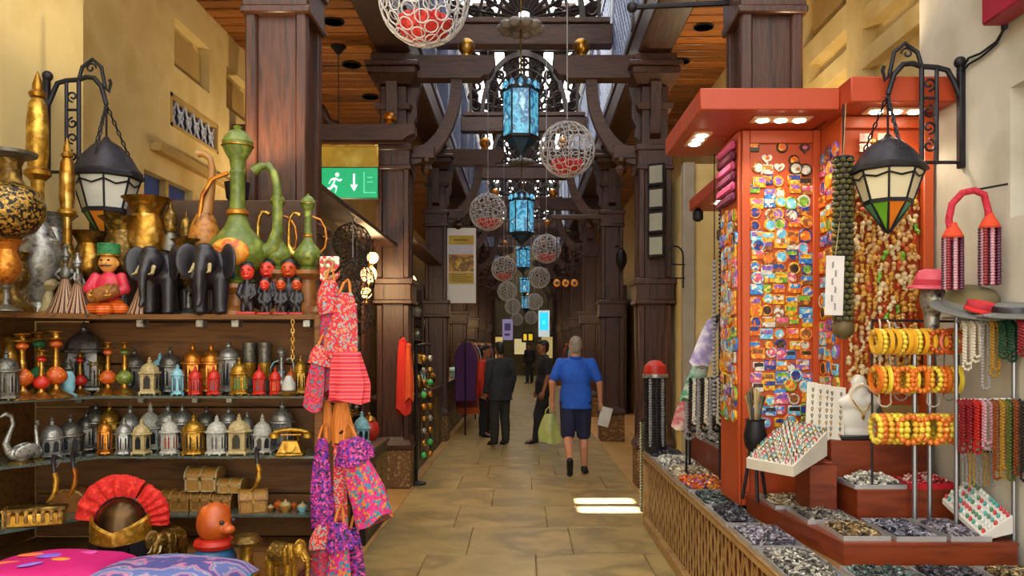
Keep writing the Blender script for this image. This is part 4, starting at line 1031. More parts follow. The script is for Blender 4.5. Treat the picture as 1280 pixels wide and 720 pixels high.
# more goods crowding the wing and the back row
for px, d, h, k, m, lab in ((8, 3.72, .24, 0, pewter, 'dark lantern at the far left end of the second shelf'), (14, 4.1, .30, 1, brass, 'tall brass goblet behind the left candlesticks'), (118, 4.28, .27, 0, dgold, 'bronze lantern behind the slim candlesticks'), (168, 4.28, .25, 0, pewter, 'dark lantern behind the cream one'), (200, 4.29, .22, 0, bluep, 'blue lantern half hidden behind the cream one')):
    (lantern(lab, X(px, d), d, T1, h, m, None, 'hex', .2, 'tin lanterns on the second shelf') if k == 0 else goblet(lab, X(px, d), d, T1, h, m))
for px, d, yt, m, m2, lab in ((8, 3.66, 300, copper, pewter, 'copper goblet in front of the patterned urn'), (66, 4.24, 268, silver, dgold, 'broad silver goblet behind the dancers'), (112, 4.28, 290, brass, silver, 'brass goblet left behind the musician doll'), (236, 4.2, 300, dgold, pewter, 'bronze goblet between the two elephants')):
    goblet(lab, X(px, d), d, T0, PZ(yt, d)-T0, m, m2)
for px, d, h, m, lab in ((120, 4.28, .26, pewter, 'dark lantern behind the domed ones on the third shelf'), (228, 4.29, .25, silver, 'silver lantern behind the shiny gold one'), (258, 4.29, .24, pewter, 'dark lantern between the gold and white ones')):
    lantern(lab, X(px, d), d, T2, h, m, None, 'hex', .3, 'lanterns on the third shelf')
for px, d, w_, lab in ((118, 4.26, .12, 'inlaid box behind the helmet, left'), (182, 4.26, .1, 'inlaid box behind the helmet, right')):
    chest(lab, X(px, d), d, T3, w_, .12, .09, boxm_, brass, 0, 'inlaid boxes')
# --- third shelf
def swan_mesh():
    p = [('e', (0, 0, .16), (.22, .12, .13)), ('e', (-.2, 0, .22), (.1, .06, .06), (0, .5, 0))]
    n = [(.18, 0, .2), (.24, 0, .34), (.18, 0, .52), (.12, 0, .68), (.15, 0, .82), (.23, 0, .86)]; rr = [.07, .055, .042, .036, .036, .045]
    for i in range(5): p.append(('c', n[i], rr[i], n[i+1], rr[i+1]))
    p.append(('c', (.24, 0, .86), .04, (.34, 0, .80), .015))
    for s in (-1, 1): p.append(('e', (-.05, s*.11, .22), (.2, .03, .11), (0, .3, 0)))
    p.append(('c', (0, 0, .03), .09, (0, 0, .1), .1))
    return blob(p, .016, 2, 'swan')
for px, yt, d, rz, lab in ((26, 512, 3.82, -2.2, 'silver swan figurine at the left of the third shelf'), (43, 523, 3.9, -.8, 'smaller silver swan beside the larger swan')):
    t = thing('swan_figurine', lab, 'figurine', (X(px, d), d, T2), (0, 0, rz), (PZ(yt, d)-T2)/.92)
    part(t, 'body', cm('swan', swan_mesh), silver); part(t, 'base', cm('swanb', lambda: MB().lathe([(.2, 0), (.2, .03), (.1, .05)], 16)), dgold)
L3 = [(65, 520, 4.0, silver, 'dome', 'silver domed lantern beside the swans', 1.1), (88, 516, 4.1, pewter, 'dome', 'dark domed lantern with arcaded sides', 1.25), (108, 512, 4.24, pewter, 'hex', 'dark pewter lantern behind the domed ones', 1), (131, 522, 4.10, copper, 'tall', 'copper lantern before the gold one, third shelf left', 1.2), (137, 503, 4.26, gold, 'hex', 'gold lantern behind the copper one', .9),
      (155, 522, 4.09, silver, 'hex', 'silver lantern, leftmost of the front silver row', .95), (163, 504, 4.26, silver, 'dome', 'silver domed lantern, first in the back row', 1), (177, 522, 4.09, cream, 'square', 'cream square lantern on the third shelf', .95), (188, 502, 4.26, white, 'dome', 'white domed lantern in the back row', 1),
      (210, 503, 4.27, silver, 'hex', 'large silver lantern in the back row', 1), (212, 518, 4.09, white, 'hex', 'white lantern with red panes', .95), (242, 517, 4.09, gold, 'hex', 'shiny gold lantern on the third shelf', 1.2), (271, 518, 4.09, white, 'hex', 'white lantern right of the gold one', 1.1), (286, 508, 4.26, silver, 'tall', 'narrow silver lantern in the back row', 1.2),
      (299, 516, 4.09, cream, 'square', 'cream square lantern with arched doors', 1.1), (309, 512, 4.27, silver, 'hex', 'silver lantern behind the cream square one', .8), (328, 516, 4.15, white, 'dome', 'white domed lantern above the dagger', 1.05), (353, 500, 4.25, silver, 'hex', 'tall silver lantern behind the gold telephone', 1)]
for px, yt, d, m, sty, lab, w in L3: lantern(lab, X(px, d), d, T2, PZ(yt, d)-T2, m, redglass if 'red panes' in lab else None, sty, R.uniform(-.2, .2), 'lanterns on the third shelf', w)
t = thing('telephone', 'gold antique telephone at the right end of the third shelf', 'telephone', (X(364, 4.08), 4.08, T2), (0, 0, .1))
part(t, 'base', MB().cbox(-.07, .07, -.055, .055, 0, .02, .006), gold)
part(t, 'body', ring(MB(), 0, 0, .06, .035, .02, .075), gold)
part(t, 'dial', MB().lathe([(0, .0), (.026, .0), (.028, .008), (.01, .012), (0, .012)], 16).xf(Matrix.Translation((0, -.047, .045)) @ Matrix.Rotation(1.1, 4, 'X')), brass)
part(t, 'cradle', MB().tube([(-.035, 0, .07), (-.035, 0, .11)], .006, 6).tube([(.035, 0, .07), (.035, 0, .11)], .006, 6).tube([(-.05, 0, .105), (.05, 0, .105)], .006, 6), brass)
part(t, 'handset', MB().tube([(-.085, 0, .115), (-.05, 0, .125), (0, 0, .13), (.05, 0, .125), (.085, 0, .115)], .012, 10).lathe([(.012, 0), (.026, -.012), (.028, -.03), (.018, -.03)], 14, (-.085, 0, .12)).lathe([(.012, 0), (.026, -.012), (.028, -.03), (.018, -.03)], 14, (.085, 0, .12)), gold)
for i, (px, d, yt, lab) in enumerate(((322, 3.985, 545, 'curved dagger with black hilt hanging before the white domed lantern'), (68, 3.70, 570, 'curved gold dagger hanging under the swans'), (92, 3.84, 568, 'curved copper dagger hanging under the dark dome'))):
    t = thing('curved_dagger', lab, 'dagger', (X(px, d), d, T2-.03), (0, .1, 0))
    part(t, 'scabbard', cm('scab', lambda: MB().tube([(0, 0, 0), (.012, 0, -.03), (.014, 0, -.07), (.004, 0, -.11), (-.02, 0, -.14)], [.013, .014, .013, .011, .005], 10)), copper if i == 2 else gold)
    part(t, 'hilt', cm('hilt', lambda: MB().tube([(0, 0, 0), (-.006, 0, .03), (-.012, 0, .06), (-.004, 0, .08)], [.012, .009, .012, .016], 10)), blackp)
    part(t, 'hook', cm('daghook', lambda: MB().tube([(0, 0, .02), (0, .04, .045), (0, .08, .036)], .003, 5)), silver)
# --- fourth shelf: boxes
boxm = mk('box_inlay', '80561c', '563610', 60, .5, kind='voro', c3='966c28', c4='684514')
boxm2 = mk('box_pale', 'a0722c', '7a5018', 60, .5, kind='voro', c3='b08438')
bx = [(206, 620, 643, 24, 4.2, 'pale inlaid box, leftmost in the row on the fourth shelf'), (230, 620, 643, 24, 4.2, 'inlaid box, second in the row on the fourth shelf'), (256, 620, 643, 26, 4.2, 'inlaid box under the tall chest'), (282, 622, 643, 24, 4.2, 'inlaid box, fourth in the row on the fourth shelf'),]
for px, y0, y1, w, d, lab in bx:
    chest(lab, X(px, d), d, T3, w/F*d*.96, .12, (y1-y0)/F*d, boxm, boxm2, 0, 'inlaid boxes')
chest('tall inlaid chest with barrel lid on top of the box row', X(256, 4.2), 4.2, T3+.0975, .165, .12, .12, boxm2, cream, .0, 'inlaid boxes')
chest('low inlaid casket beside the tall chest', X(291, 4.2), 4.2, T3+.0895, .12, .11, .07, boxm2, cream, 0, 'inlaid boxes')
chest('inlaid casket with pointed lid at the right of the box row', X(316, 4.13), 4.13, T3, .14, .12, .115, boxm2, boxm, .35, 'inlaid boxes')
for i, (px, m, lab) in enumerate(((338, copper, 'tiny copper bowl'), (348, orgp, 'tiny orange bowl'), (357, boxm2, 'tiny pale bowl'), (367, orgp, 'tiny orange and cream bowl'), (378, bluep, 'tiny blue rimmed bowl'))):
    lathe_thing('tiny_bowl', lab+' on the fourth shelf', 'bowl', [('bowl', [(.4, 0), (.42, .08), (.7, .45), (.8, .8), (.72, .82), (.3, .3), (0, .25)], m), ('lid', [(.72, .80), (.5, 1.1), (.15, 1.25), (.12, 1.4), (0, 1.5)], m if i % 2 else cream)], (X(px, 4.12+.06*(i % 2)), 4.12+.06*(i % 2), T3), .027+.008*(i % 3), 12)
for i, px in enumerate((150, 172)):
    chest(f'dark inlaid box half hidden by the helmet plume, {("left", "right")[i]} one', X(px, 4.22), 4.22, T3, .095, .12, .075, boxm, brass, 0, 'inlaid boxes')
t = thing('ribbed_box', 'long gold ribbed box on the left wing of the fourth shelf', 'box', (X(46, 3.82), 3.82, T3), (0, 0, .35))
part(t, 'body', MB().cbox(-.12, .12, -.05, .05, 0, .06, .006), gold)
for k in range(7): part(t, 'rib', cm('rib', lambda: MB().cbox(-.008, .008, -.056, .056, .02, .075, .004)), boxm2, (-.105+.035*k, 0, 0))
part(t, 'lid', MB().cbox(-.125, .125, -.02, .055, .062, .085, .004), dgold)
t = thing('arched_clock_case', 'small arched brown case behind the ribbed box', 'box', (X(92, 4.15), 4.15, T3))
pp = [(-.09, 0)]+[(.09*math.cos(PI-PI*i/10), .04+.075*math.sin(PI*i/10)) for i in range(11)]+[(.09, 0)]
part(t, 'case', MB().prism(pp, -.05, .05, 'y').mesh('case', fix=True), browng)
part(t, 'rim', MB().tube([(a, -.052, b) for a, b in pp], .008, 6), boxm2)
chest('flat inlaid casket at the left end of the fourth shelf', X(22, 3.98), 3.98, T3, .12, .1, .06, boxm, brass, .4, 'inlaid boxes')
# --- counter: helmet, figures, cushions
CT = .58
t = thing('gladiator_helmet', 'black and gold helmet with a red feather crest on the left counter', 'helmet', (X(153, 3.72), 3.72, CT), (0, 0, .12), .92)
part(t, 'skull', MB().lathe([(.125, .15), (.13, .20), (.125, .26), (.10, .32), (.05, .36), (0, .37)], 24), mk('helmet_bronze', '1c1612', '5a4224', 4, .25, .8, c3='2a2018'))
def visor():
    mb = MB(); V = []; Fc = []; n = 24
    for i in range(n+1):
        a = -PI/2+(-1.45+2.9*i/n); u = abs(i/n-.5)*2
        top = .205+.075*u
        for r, z in ((.133, .145+.02*u), (.15, .15+.02*u), (.147, top), (.131, top+.01)):
            V.append((r*math.cos(a), r*math.sin(a), z))
    for i in range(n):
        for j in range(3): Fc.append((i*4+j, i*4+4+j, i*4+5+j, i*4+1+j))
    return mb.raw(V, Fc)
part(t, 'visor', visor(), gold)
part(t, 'neck_guard', MB().lathe([(.10, 0), (.11, .0), (.135, .16), (.125, .16)], 24), blackp)
for s in (-1, 1): part(t, 'cheek_guard', MB().prism([(-.04, .0), (.04, 0), (.05, .16), (-.05, .16)], -.01, .01, 'y').xf(Matrix.Rotation(s*.9, 4, 'Z') @ Matrix.Translation((0, -.135, 0))).mesh('cheek', fix=True), blackp)
def crest(a0, a1, seed):
    mb = MB(); n = 40; V = []; Fc = []; rr = random.Random(seed)
    for i in range(n+1):
        a = a0+(a1-a0)*i/n; o = .215+.012*math.sin(PI*i/n)+rr.uniform(-.002, .002); w = .040*(.75+.25*math.sin(PI*i/n))
        for r, y in ((.128, -.018), (o*.9, -w), (o, -w*.5), (o+.006, 0), (o, w*.5), (o*.9, w), (.128, .018)):
            V.append((r*1.02*math.cos(a), y+.006*math.sin(i*.9), .235+r*1.08*math.sin(a)))
    for i in range(n):
        for j in range(6): Fc.append((i*7+j, i*7+7+j, i*7+8+j, i*7+1+j))
        Fc.append((i*7+6, i*7+13, i*7+7, i*7))
    Fc.append(tuple(range(7))); Fc.append(tuple(range(n*7, n*7+7))[::-1])
    return mb.raw(V, Fc).mesh('crest', ang=70, fix=True)
redfe = mk('red_feather', 'd01c14', 'b01008', 40, .8, bump=.8, c3='e83a26', stretch=(1, 1, 1))
part(t, 'plume', crest(-.05, .98, 1), redfe); part(t, 'plume', crest(1.06, 3.0, 2), redfe)
part(t, 'crest_holder', MB().tube(arc(0, .235, .128, .05, PI-.05, 16, 0, .14), .014, 8), blackp)
elephant('dark brass elephant facing the camera beside the helmet', X(214, 3.75), 3.75, CT, .20, dgold, brass, -1.7)
elephant('golden elephant walking right at the end of the left counter', X(352, 3.55), 3.55, CT, .185, gold, dgold, -.25, tusk=gold)
t = thing('clay_figurine', 'orange clay head figurine with red neckerchief and blue body', 'figurine', (X(268, 3.62), 3.62, CT), (0, 0, .75))
part(t, 'body', blob([('e', (0, 0, .07), (.10, .085, .09)), ('e', (0, 0, .02), (.10, .09, .03))], .008, 2, 'body'), mk('blue_glaze', '1e4a78', '2c6a98', 9, .35))
part(t, 'head', blob([('e', (0, 0, .24), (.078, .08, .095)), ('c', (-.04, 0, .29), .03, (-.045, 0, .315), .012), ('c', (.04, -.01, .29), .03, (.045, -.01, .315), .012), ('e', (.03, -.085, .22), (.03, .03, .022))], .007, 2, 'head'), mk('orange_glaze', 'b4561c', '9c420f', 12, .35))
part(t, 'neckerchief', MB().torus((0, 0, .15), .065, .026, 20, 8), redp)
part(t, 'eyes', MB().ball((.0, -.083, .255), .011, 8, 5).ball((.06, -.065, .255), .011, 8, 5), blackp)
t = thing('mushroom_ornament', 'gold mushroom shaped ornament between the clay head and the elephant', 'ornament', (X(308, 3.62), 3.62, CT))
part(t, 'stem', MB().lathe([(.045, 0), (.04, .03), (.028, .07), (.03, .15)], 16), gold); part(t, 'cap', MB().lathe([(.03, .14), (.065, .145), (.07, .16), (.05, .185), (0, .195)], 20), dgold)
lathe_thing('brass_bowl', 'small brass bowl in front of the mushroom ornament', 'bowl', [('bowl', [(.03, 0), (.035, .01), (.055, .04), (.06, .06), (.055, .06), (.03, .02), (0, .018)], brass)], (X(309, 3.4), 3.4, CT), 1, 16)
def cushion(label, px, d, w, dp, h, rz, m, tas):
    def mesh():
        V = []; Fc = []; n = 16
        for s in (1, -1):
            for j in range(n+1):
                for i in range(n+1):
                    u = i/n*2-1; v = j/n*2-1
                    k = max(0, (1-u**4)*(1-v**4))**.5
                    pinch = 1-.07*(1-abs(u)**2)*abs(v)**6; pv = 1-.07*(1-abs(v)**2)*abs(u)**6
                    V.append((w/2*u*pv, dp/2*v*pinch, h/2+s*h/2*k*(.94+.06*math.sin(5*u+3*v))))
        for s in (0, 1):
            o = s*(n+1)**2
            for j in range(n):
                for i in range(n):
                    a = o+j*(n+1)+i; q = (a, a+1, a+n+2, a+n+1); Fc.append(q if s == 0 else q[::-1])
        return MB().raw(V, Fc).mesh('cushion', ang=80)
    t = thing('cushion', label, 'cushion', (X(px, d), d, CT), (0, 0, rz))
    c = part(t, 'cover', mesh(), m)
    pts = [(w/2*.95, dp/2*.95), (-w/2*.95, dp/2*.95), (-w/2*.95, -dp/2*.95), (w/2*.95, -dp/2*.95)]
    part(t, 'piping', MB().tube([(w/2*math.copysign(abs(math.cos(a))**.35, math.cos(a))*.98, dp/2*math.copysign(abs(math.sin(a))**.35, math.sin(a))*.98, h/2) for a in [2*PI*(q+.5)/40 for q in range(40)]], .006, 6, True), tas)
    return t
def cushion_mat(name, base, cols, sc, dots):
    return mk(name, base, base, sc, .75, kind='voro', c3=cols[0], c4=cols[1], c5=cols[2], bump=.15)
pinkm = mk('hot_pink_cloth', 'c80a70', 'b80868', 3, .7, bump=.2)
t = cushion('hot pink embroidered cushion in the bottom left corner', 66, 3.25, .56, .46, .19, .12, pinkm, MATS['hot_pink_cloth'])
emb = [('e06a3a', -.16, -.05, .06, .02, .5), ('7a5ac8', -.02, .02, .05, .028, .2), ('e08a2a', .05, -.04, .045, .02, -.3), ('e06a3a', -.11, .06, .05, .02, .4), ('c84a9c', .10, .06, .05, .025, 0), ('8a6ac8', -.04, -.10, .05, .02, .8)]
for i, (c, x, y, a, b, rz) in enumerate(emb):
    part(t, 'embroidered_flower', MB().ball((0, 0, 0), (a, b, .006), 14, 6), mk('thread_'+c, c, rough=.7), (x, y, .186-.25*(x*x+y*y)), (y*.6, -x*.3, rz))
mandala = mk('mandala_cloth', '5a6aa8', 'b09ab0', 6, .75, kind='rings', c3='3a78a0', c4='c87a9a', c5='4a4a8c', bump=.1)
cushion('blue and lilac mandala cushion on the left counter edge', 208, 3.2, .60, .42, .185, -.05, mandala, mk('teal_trim', '2a7a94', rough=.7))
# --- iron bracket lantern, used on both sides
def scroll(cx, cz, r, turns, a0, sg, n=22):
    return [(cx+r*(1-.75*i/n)*math.cos(a0+sg*turns*2*PI*i/n), 0, cz+r*(1-.75*i/n)*math.sin(a0+sg*turns*2*PI*i/n)) for i in range(n+1)]
def bracket_lantern(side, xw, d, pxl, ylt, ylb, lw, panes, label_b, label_l, zt, zb):
    sg = -1 if side == 'left' else 1       # wall at sg*|xw|; local +u points from the wall into the hall
    t = thing('wall_bracket', label_b, 'bracket', (xw, d, 0), (0, 0, 0 if side == 'left' else PI))
    u1 = abs(PX(pxl, d)-xw); H = zt-zb
    part(t, 'wall_post', MB().cbox(0.0, .03, -.02, .02, zb-.03, zt+.02, .005).ball((.02, 0, zt+.04), .03, 10, 6), iron)
    a = u1*.36
    part(t, 'inner_post', MB().tube([(a, 0, zb), (a, 0, zt+.015)], .010, 6), iron)
    part(t, 'outer_post', MB().tube([(a*1.55, 0, zb), (a*1.55, 0, zt+.02)], .012, 6), iron)
    part(t, 'bottom_rail', MB().tube([(0.02, 0, zb), (a*1.55, 0, zb)], .009, 6).tube([(a, 0, zb+H*.7), (a*1.55, 0, zb+H*.7)], .008, 6), iron)
    arcp = [(.02, 0, zt-.13), (.05, 0, zt-.06), (a*.6, 0, zt-.0), (a, 0, zt+.015), (a*1.55, 0, zt+.02), (u1*.68, 0, zt+.035), (u1*.8, 0, zt+.03), (u1*.92, 0, zt-.02), (u1, 0, zt-.12)]
    part(t, 'arm', MB().tube(arcp, .014, 8), iron)
    part(t, 'upper_arch', MB().tube([(a*1.55, 0, zt+.02), (a*1.7, 0, zt+.09), (u1*.78, 0, zt+.135), (u1*.92, 0, zt+.09), (u1*.98, 0, zt-.02)], .011, 8), iron)
    part(t, 'hook', MB().tube([(u1*.97, 0, zt-.02), (u1*1.04, 0, zt-.05), (u1*1.07, 0, zt-.0), (u1*1.05, 0, zt+.02)], .010, 6), iron)
    s = MB(); m = (a+a*1.55)/2; r = a*.24
    for k, zc in enumerate((zb+H*.85, zb+H*.55, zb+H*.38, zb+H*.18)): s.tube(scroll(m, zc, r*1.05, 1.2, PI/2 if k % 2 else -PI/2, 1 if k % 2 else -1), .006, 5)
    s.tube(scroll(u1*.75, zt+.085, .03, 1.1, 0, 1), .006, 5)
    part(t, 'scrollwork', s, iron)
    # the lantern itself
    zlt = PZ(ylt, d); zlb = PZ(ylb, d); Hl = zlt-zlb; r = lw/2
    L = thing('iron_lantern', label_l, 'lantern', (xw+(u1 if side == 'left' else -u1), d, zlb))
    part(L, 'dome', MB().lathe([(r*.96, .60*Hl), (r*1.04, .62*Hl), (r*1.04, .67*Hl), (r*.9, .72*Hl), (r*.72, .82*Hl), (r*.42, .92*Hl), (r*.14, .97*Hl), (r*.08, Hl), (0, Hl*1.02)], 8, ph=PI/8), mk('black_tin', '232228', '34333c', 8, .45, .4))
    part(L, 'rim', MB().lathe([(r*1.02, .60*Hl), (r*1.1, .61*Hl), (r*1.1, .64*Hl), (r*1.02, .65*Hl)], 8, ph=PI/8), iron)
    r2 = r*.66; zm = .30*Hl; zu = .60*Hl
    for k in range(8):
        a0 = PI/8+2*PI*k/8; a1 = a0+2*PI/8
        def q(rr, aa, zz): return (rr*math.cos(aa), rr*math.sin(aa), zz)
        part(L, 'upper_pane', MB().raw([q(r2, a0, zm), q(r2, a1, zm), q(r*.95, a1, zu), q(r*.95, a0, zu)], [(0, 1, 2, 3)]), panes[0])
        part(L, 'lower_pane', MB().raw([q(.012, a0, .02*Hl), q(.012, a1, .02*Hl), q(r2*.97, a1, zm-.02*Hl), q(r2*.97, a0, zm-.02*Hl)], [(0, 1, 2, 3)]), panes[1+k % 3])
        fr = MB().tube([q(.012, a0, 0), q(r2, a0, zm), q(r*.97, a0, zu)], .006, 5)
        mid = (a0+a1)/2
        fr.tube([q(r*.95, a0, zu-.02), q(r*.86, mid, zu-.07*Hl), q(r*.95, a1, zu-.02)], .005, 4)
        part(L, 'glazing_bar', fr, iron)
    part(L, 'belt', MB().lathe([(r2*.97, zm-.02*Hl), (r2*1.05, zm-.02*Hl), (r2*1.05, zm+.02*Hl), (r2*.97, zm+.02*Hl)], 8, ph=PI/8), iron)
    part(L, 'tip', MB().lathe([(0, -.03*Hl), (.012, 0), (.012, .02*Hl), (0, .03*Hl)], 8), iron)
    zc = zt-.12-zlb
    ch = MB()
    for k in range(3):
        aa = 2*PI*k/3+.6
        ch = MB(); p0 = Vector((r*.7*math.cos(aa), r*.7*math.sin(aa), .80*Hl)); p1 = Vector((0, 0, zc)); n = max(4, int((p1-p0).length/.028))
        for j in range(n):
            c = p0.lerp(p1, (j+.5)/n); ch.add(MB().torus((0, 0, 0), .013, .004, 7, 4, 'y', .6, 1.3), Matrix.Translation(c) @ (p1-p0).to_track_quat('Z', 'Y').to_matrix().to_4x4() @ Matrix.Rotation(PI/2*(j % 2), 4, 'Z'))
        o = part(L, 'chain', ch, iron); o['kind'] = 'stuff'
    part(L, 'stem', MB().tube([(0, 0, Hl), (0, 0, zc)], .006, 5), iron)
gg = mk('green_stained_glass', '4f8a1c', '6aa82a', 5, .25); og = mk('orange_stained_glass', 'd06a14', 'e08a2a', 5, .25); tg = mk('teal_stained_glass', '2c7a5a', '3c9a74', 5, .25); bg2 = mk('brown_stained_glass', '5a3a1c', '6a4a24', 5, .25)
bracket_lantern('left', -2.7, 4.5, 133, 172, 304, .36, (frost, bg2, gg, og), 'black wrought iron bracket on the left wall behind the gold bottle', 'black lantern with stained glass tip above the musician doll', PZ(104, 4.5), PZ(215, 4.5))
# --- post with hanging bags at the right end of the shelves
t = thing('bag_stand', 'dark post with hooks carrying the embroidered bags', 'stand', (X(404, 4.2), 4.2, 0))
part(t, 'pole', MB().tube([(0, 0, 0), (0, 0, 2.1)], .018, 10), iron)
part(t, 'foot', MB().lathe([(.16, 0), (.16, .015), (.03, .03), (.02, .05)], 20), iron)
for k, z in enumerate((1.99, 1.94, 1.62, 1.33, 1.17, .72)): part(t, 'hook', MB().tube([(0, 0, z), (.06, -.1, z), (.12, -.22, z-.0), (.16, -.26, z+.03)], .007, 6), iron)
pinks = [mk('pink_print_a', 'b01c48', 'c8402c', 120, .7, kind='voro', c3='c02a64', c4='3a6a7a', c5='a0142c', bump=.2), mk('pink_print_b', '8c1066', 'a01e78', 100, .7, kind='voro', c3='54289c', c4='1c1c3c', c5='c84a90', bump=.2),
         mk('coral_print', 'c8382c', 'c02248', 120, .7, kind='voro', c3='f07a5a', c4='7aa0a0', c5='b8203c', bump=.2), mk('hot_pink_print', 'c81c74', 'cc2c7c', 85, .7, kind='voro', c3='c8782a', c4='2c7c94', c5='b81460', bump=.2), mk('red_stripe_pouch', 'd83a4c', 'e87a6a', 9, .7, kind='stripe', c3='c02040', stretch=(1, 1, 1), bump=.2), mk('amber_fringe', 'b8641c', 'd08030', 20, .7, bump=.4, stretch=(6, 6, .4))]
BG = [(412, 350, 495, 30, 3.98, 0, 'long pink print bag hanging at the top of the bag stand', 0), (431, 366, 446, 36, 3.92, 2, 'coral and teal print bag in front of the long pink one', .04), (436, 440, 502, 46, 3.90, 4, 'round red striped pouch below the coral bag', 0), (402, 432, 512, 24, 3.93, 0, 'pointed pink bag at the left of the red pouch', .15),
      (428, 498, 556, 26, 3.97, 5, 'amber fringed strap bundle above the hot pink bag', 0), (408, 500, 552, 16, 4.0, 5, 'narrow amber strap bundle above the purple bag', 0),
      (403, 548, 664, 26, 3.93, 1, 'purple print bag with dark motifs', 0), (421, 556, 660, 18, 3.96, 2, 'narrow coral bag between the purple and hot pink ones', -.05), (437, 548, 655, 44, 3.88, 3, 'hot pink embroidered bag hanging askew', -.28),
      (403, 655, 760, 30, 3.92, 0, 'pink bag at the foot of the bag stand, left', 0), (424, 652, 770, 30, 3.88, 3, 'pink and yellow bag at the foot of the bag stand, middle', 0), (443, 660, 765, 26, 3.95, 1, 'purple bag at the foot of the bag stand, right', 0)]
for i, (px, y0, y1, w, d, mi, lab, tilt) in enumerate(BG):
    h = (y1-y0)/F*d; wd = w/F*d
    t = thing('embroidered_bag', lab, 'bag', (X(px, d), d, PZ(y0, d)), (0, tilt, 0), group='embroidered bags')
    part(t, 'pouch', cloth_mesh(wd, h, wd*.5, 4+i % 3, 50+i, .45 if mi != 4 else .7), pinks[mi])
    part(t, 'strap', MB().tube([(-wd*.2, 0, -.01), (-wd*.1, .03, .05), (0, .06, .07), (wd*.1, .03, .05), (wd*.2, 0, -.01)], .007, 6), pinks[5] if mi != 5 else pinks[2])
    if mi in (3, 0): part(t, 'flap', cloth_mesh(wd*1.06, h*.3, wd*.56, 3, 70+i, .5), pinks[(mi+2) % 4])
# beaded red and white ornament on the top right
t = thing('beaded_ornament', 'red and white beaded ornament at the right end of the top board', 'ornament', (X(412, 4.12), 4.12, PZ(352, 4.12)))
part(t, 'plate', MB().cbox(-.05, .05, -.012, .012, 0, .13, .006), mk('red_white_beads', 'd04a3a', 'e8d8c8', 60, .5, kind='voro', c3='c03020'))
for k in range(2): part(t, 'ring_motif', cm('ringm', lambda: MB().torus((0, -.015, 0), .022, .006, 14, 5, 'y')), cream, (0, 0, .035+.055*k))
part(t, 'hook', MB().tube([(0, 0, .13), (-.01, .05, .2), (-.03, .08, .21)], .005, 5), iron)
# ------------------------------------------------------------------ right stall
Z1, Z2, Z3, Z4 = .66, .76, .91, 1.12
cback = mk('counter_back_red', '6a2408', '3c1206', 3, .6)  # red-brown mottled backing board behind the lattice
cnt = thing('display_counter', 'long low jewellery counter with carved lattice front along the right side', 'counter', (0, 0, 0))
part(cnt, 'body', MB().cbox(1.118, 2.19, 2.7, 4.70, 0, Z1-.015, .004), cback)
part(cnt, 'body', MB().cbox(1.118, 1.265, 4.70, 5.17, 0, Z1-.015, .004), cback)
part(cnt, 'body', MB().cbox(1.118, 2.19, 5.17, 7.2, 0, Z1-.015, .004), cback)
for a in ((1.06, 2.19, 2.7, 4.70), (1.06, 1.268, 4.70, 5.17), (1.06, 2.19, 5.17, 7.22)): part(cnt, 'top', MB().cbox(*a, Z1-.015, Z1, .004), mk('counter_top_wood', '7a5a34', '8a6a40', 6, .5))
latm = mk('carved_lattice', '9a7440', 'b08a52', 8, .5, bump=.2, c3='7c5a2c')
lb = MB(); L0, L1 = 2.72, 7.18; cw = .085; ch = .19
for i in range(int((L1-L0)/cw)+1):
    y = L0+cw*i
    lb.box(1.111, 1.119, y-.007, y+.007, .08, Z1-.03)
o = part(cnt, 'lattice_slats', lb, latm); o['kind'] = 'stuff'
lb = MB()
for i in range(int((L1-L0)/cw)):
    for j in range(4):
        y = L0+cw*i; z = .075+ch*j-(.095 if i % 2 else 0)
        if z < .05 or z+ch > .68: continue
        c = (1.092, y+cw/2, z+ch/2)
        for (a, b) in (((-.5, 0), (0, .5)), ((0, .5), (.5, 0)), ((.5, 0), (0, -.5)), ((0, -.5), (-.5, 0))):
            lb.bar((c[0], c[1]+a[0]*cw, c[2]+a[1]*ch), (c[0], c[1]+b[0]*cw, c[2]+b[1]*ch), .014)
lb.xf(Matrix.Translation((1.115, 0, 0)) @ Matrix.Diagonal((.3, 1, 1, 1)) @ Matrix.Translation((-1.092, 0, 0)))
o = part(cnt, 'lattice_diamonds', lb, latm); o['kind'] = 'stuff'
part(cnt, 'bottom_rail', MB().cbox(1.07, 1.12, 2.7, 7.2, .0, .08, .006), latm)
part(cnt, 'top_rail', MB().cbox(1.065, 1.12, 2.7, 7.2, Z1-.05, Z1-.015, .006), latm)
for y in (2.72, 7.17): part(cnt, 'post', MB().cbox(1.068, 1.12, y-.02, y+.02, 0, Z1-.02, .005), latm)
part(cnt, 'end_panel', MB().cbox(1.07, 2.19, 7.18, 7.21, 0, Z1-.015, .004), latm)
def tier(label, poly, z0, z1):
    t = thing('display_tier', label, 'display stand', (0, 0, 0))
    part(t, 'riser', MB().prism(poly, z0+.002, z1-.012, 'z').mesh('riser', fix=True), redwood)
    cx = sum(p[0] for p in poly)/len(poly); cy = sum(p[1] for p in poly)/len(poly)
    part(t, 'top', MB().prism([(cx+(x-cx)*1.01, cy+(y-cy)*1.01) for x, y in poly], z1-.012, z1, 'z').mesh('top', fix=True), redwood)
    return t
tier('lowest red-brown step of the jewellery display', [(1.40, 3.5), (2.16, 3.5), (2.16, 4.57), (1.27, 4.57)], Z1, Z2)
tier('middle red-brown step with the red ring tray', [(1.65, 3.96), (2.15, 3.96), (2.15, 4.64), (1.62, 4.64)], Z2, Z3)
tier('upper orange step carrying the white necklace bust', [(1.62, 4.22), (2.14, 4.22), (2.14, 4.62), (1.60, 4.62)], Z3, Z4)
t = thing('display_tier', 'far red-brown step behind the orange magnet pillar', 'display stand', (0, 0, 0))
part(t, 'riser', MB().cbox(1.42, 2.1, 5.3, 6.9, Z1+.002, .86, .005), redwood)
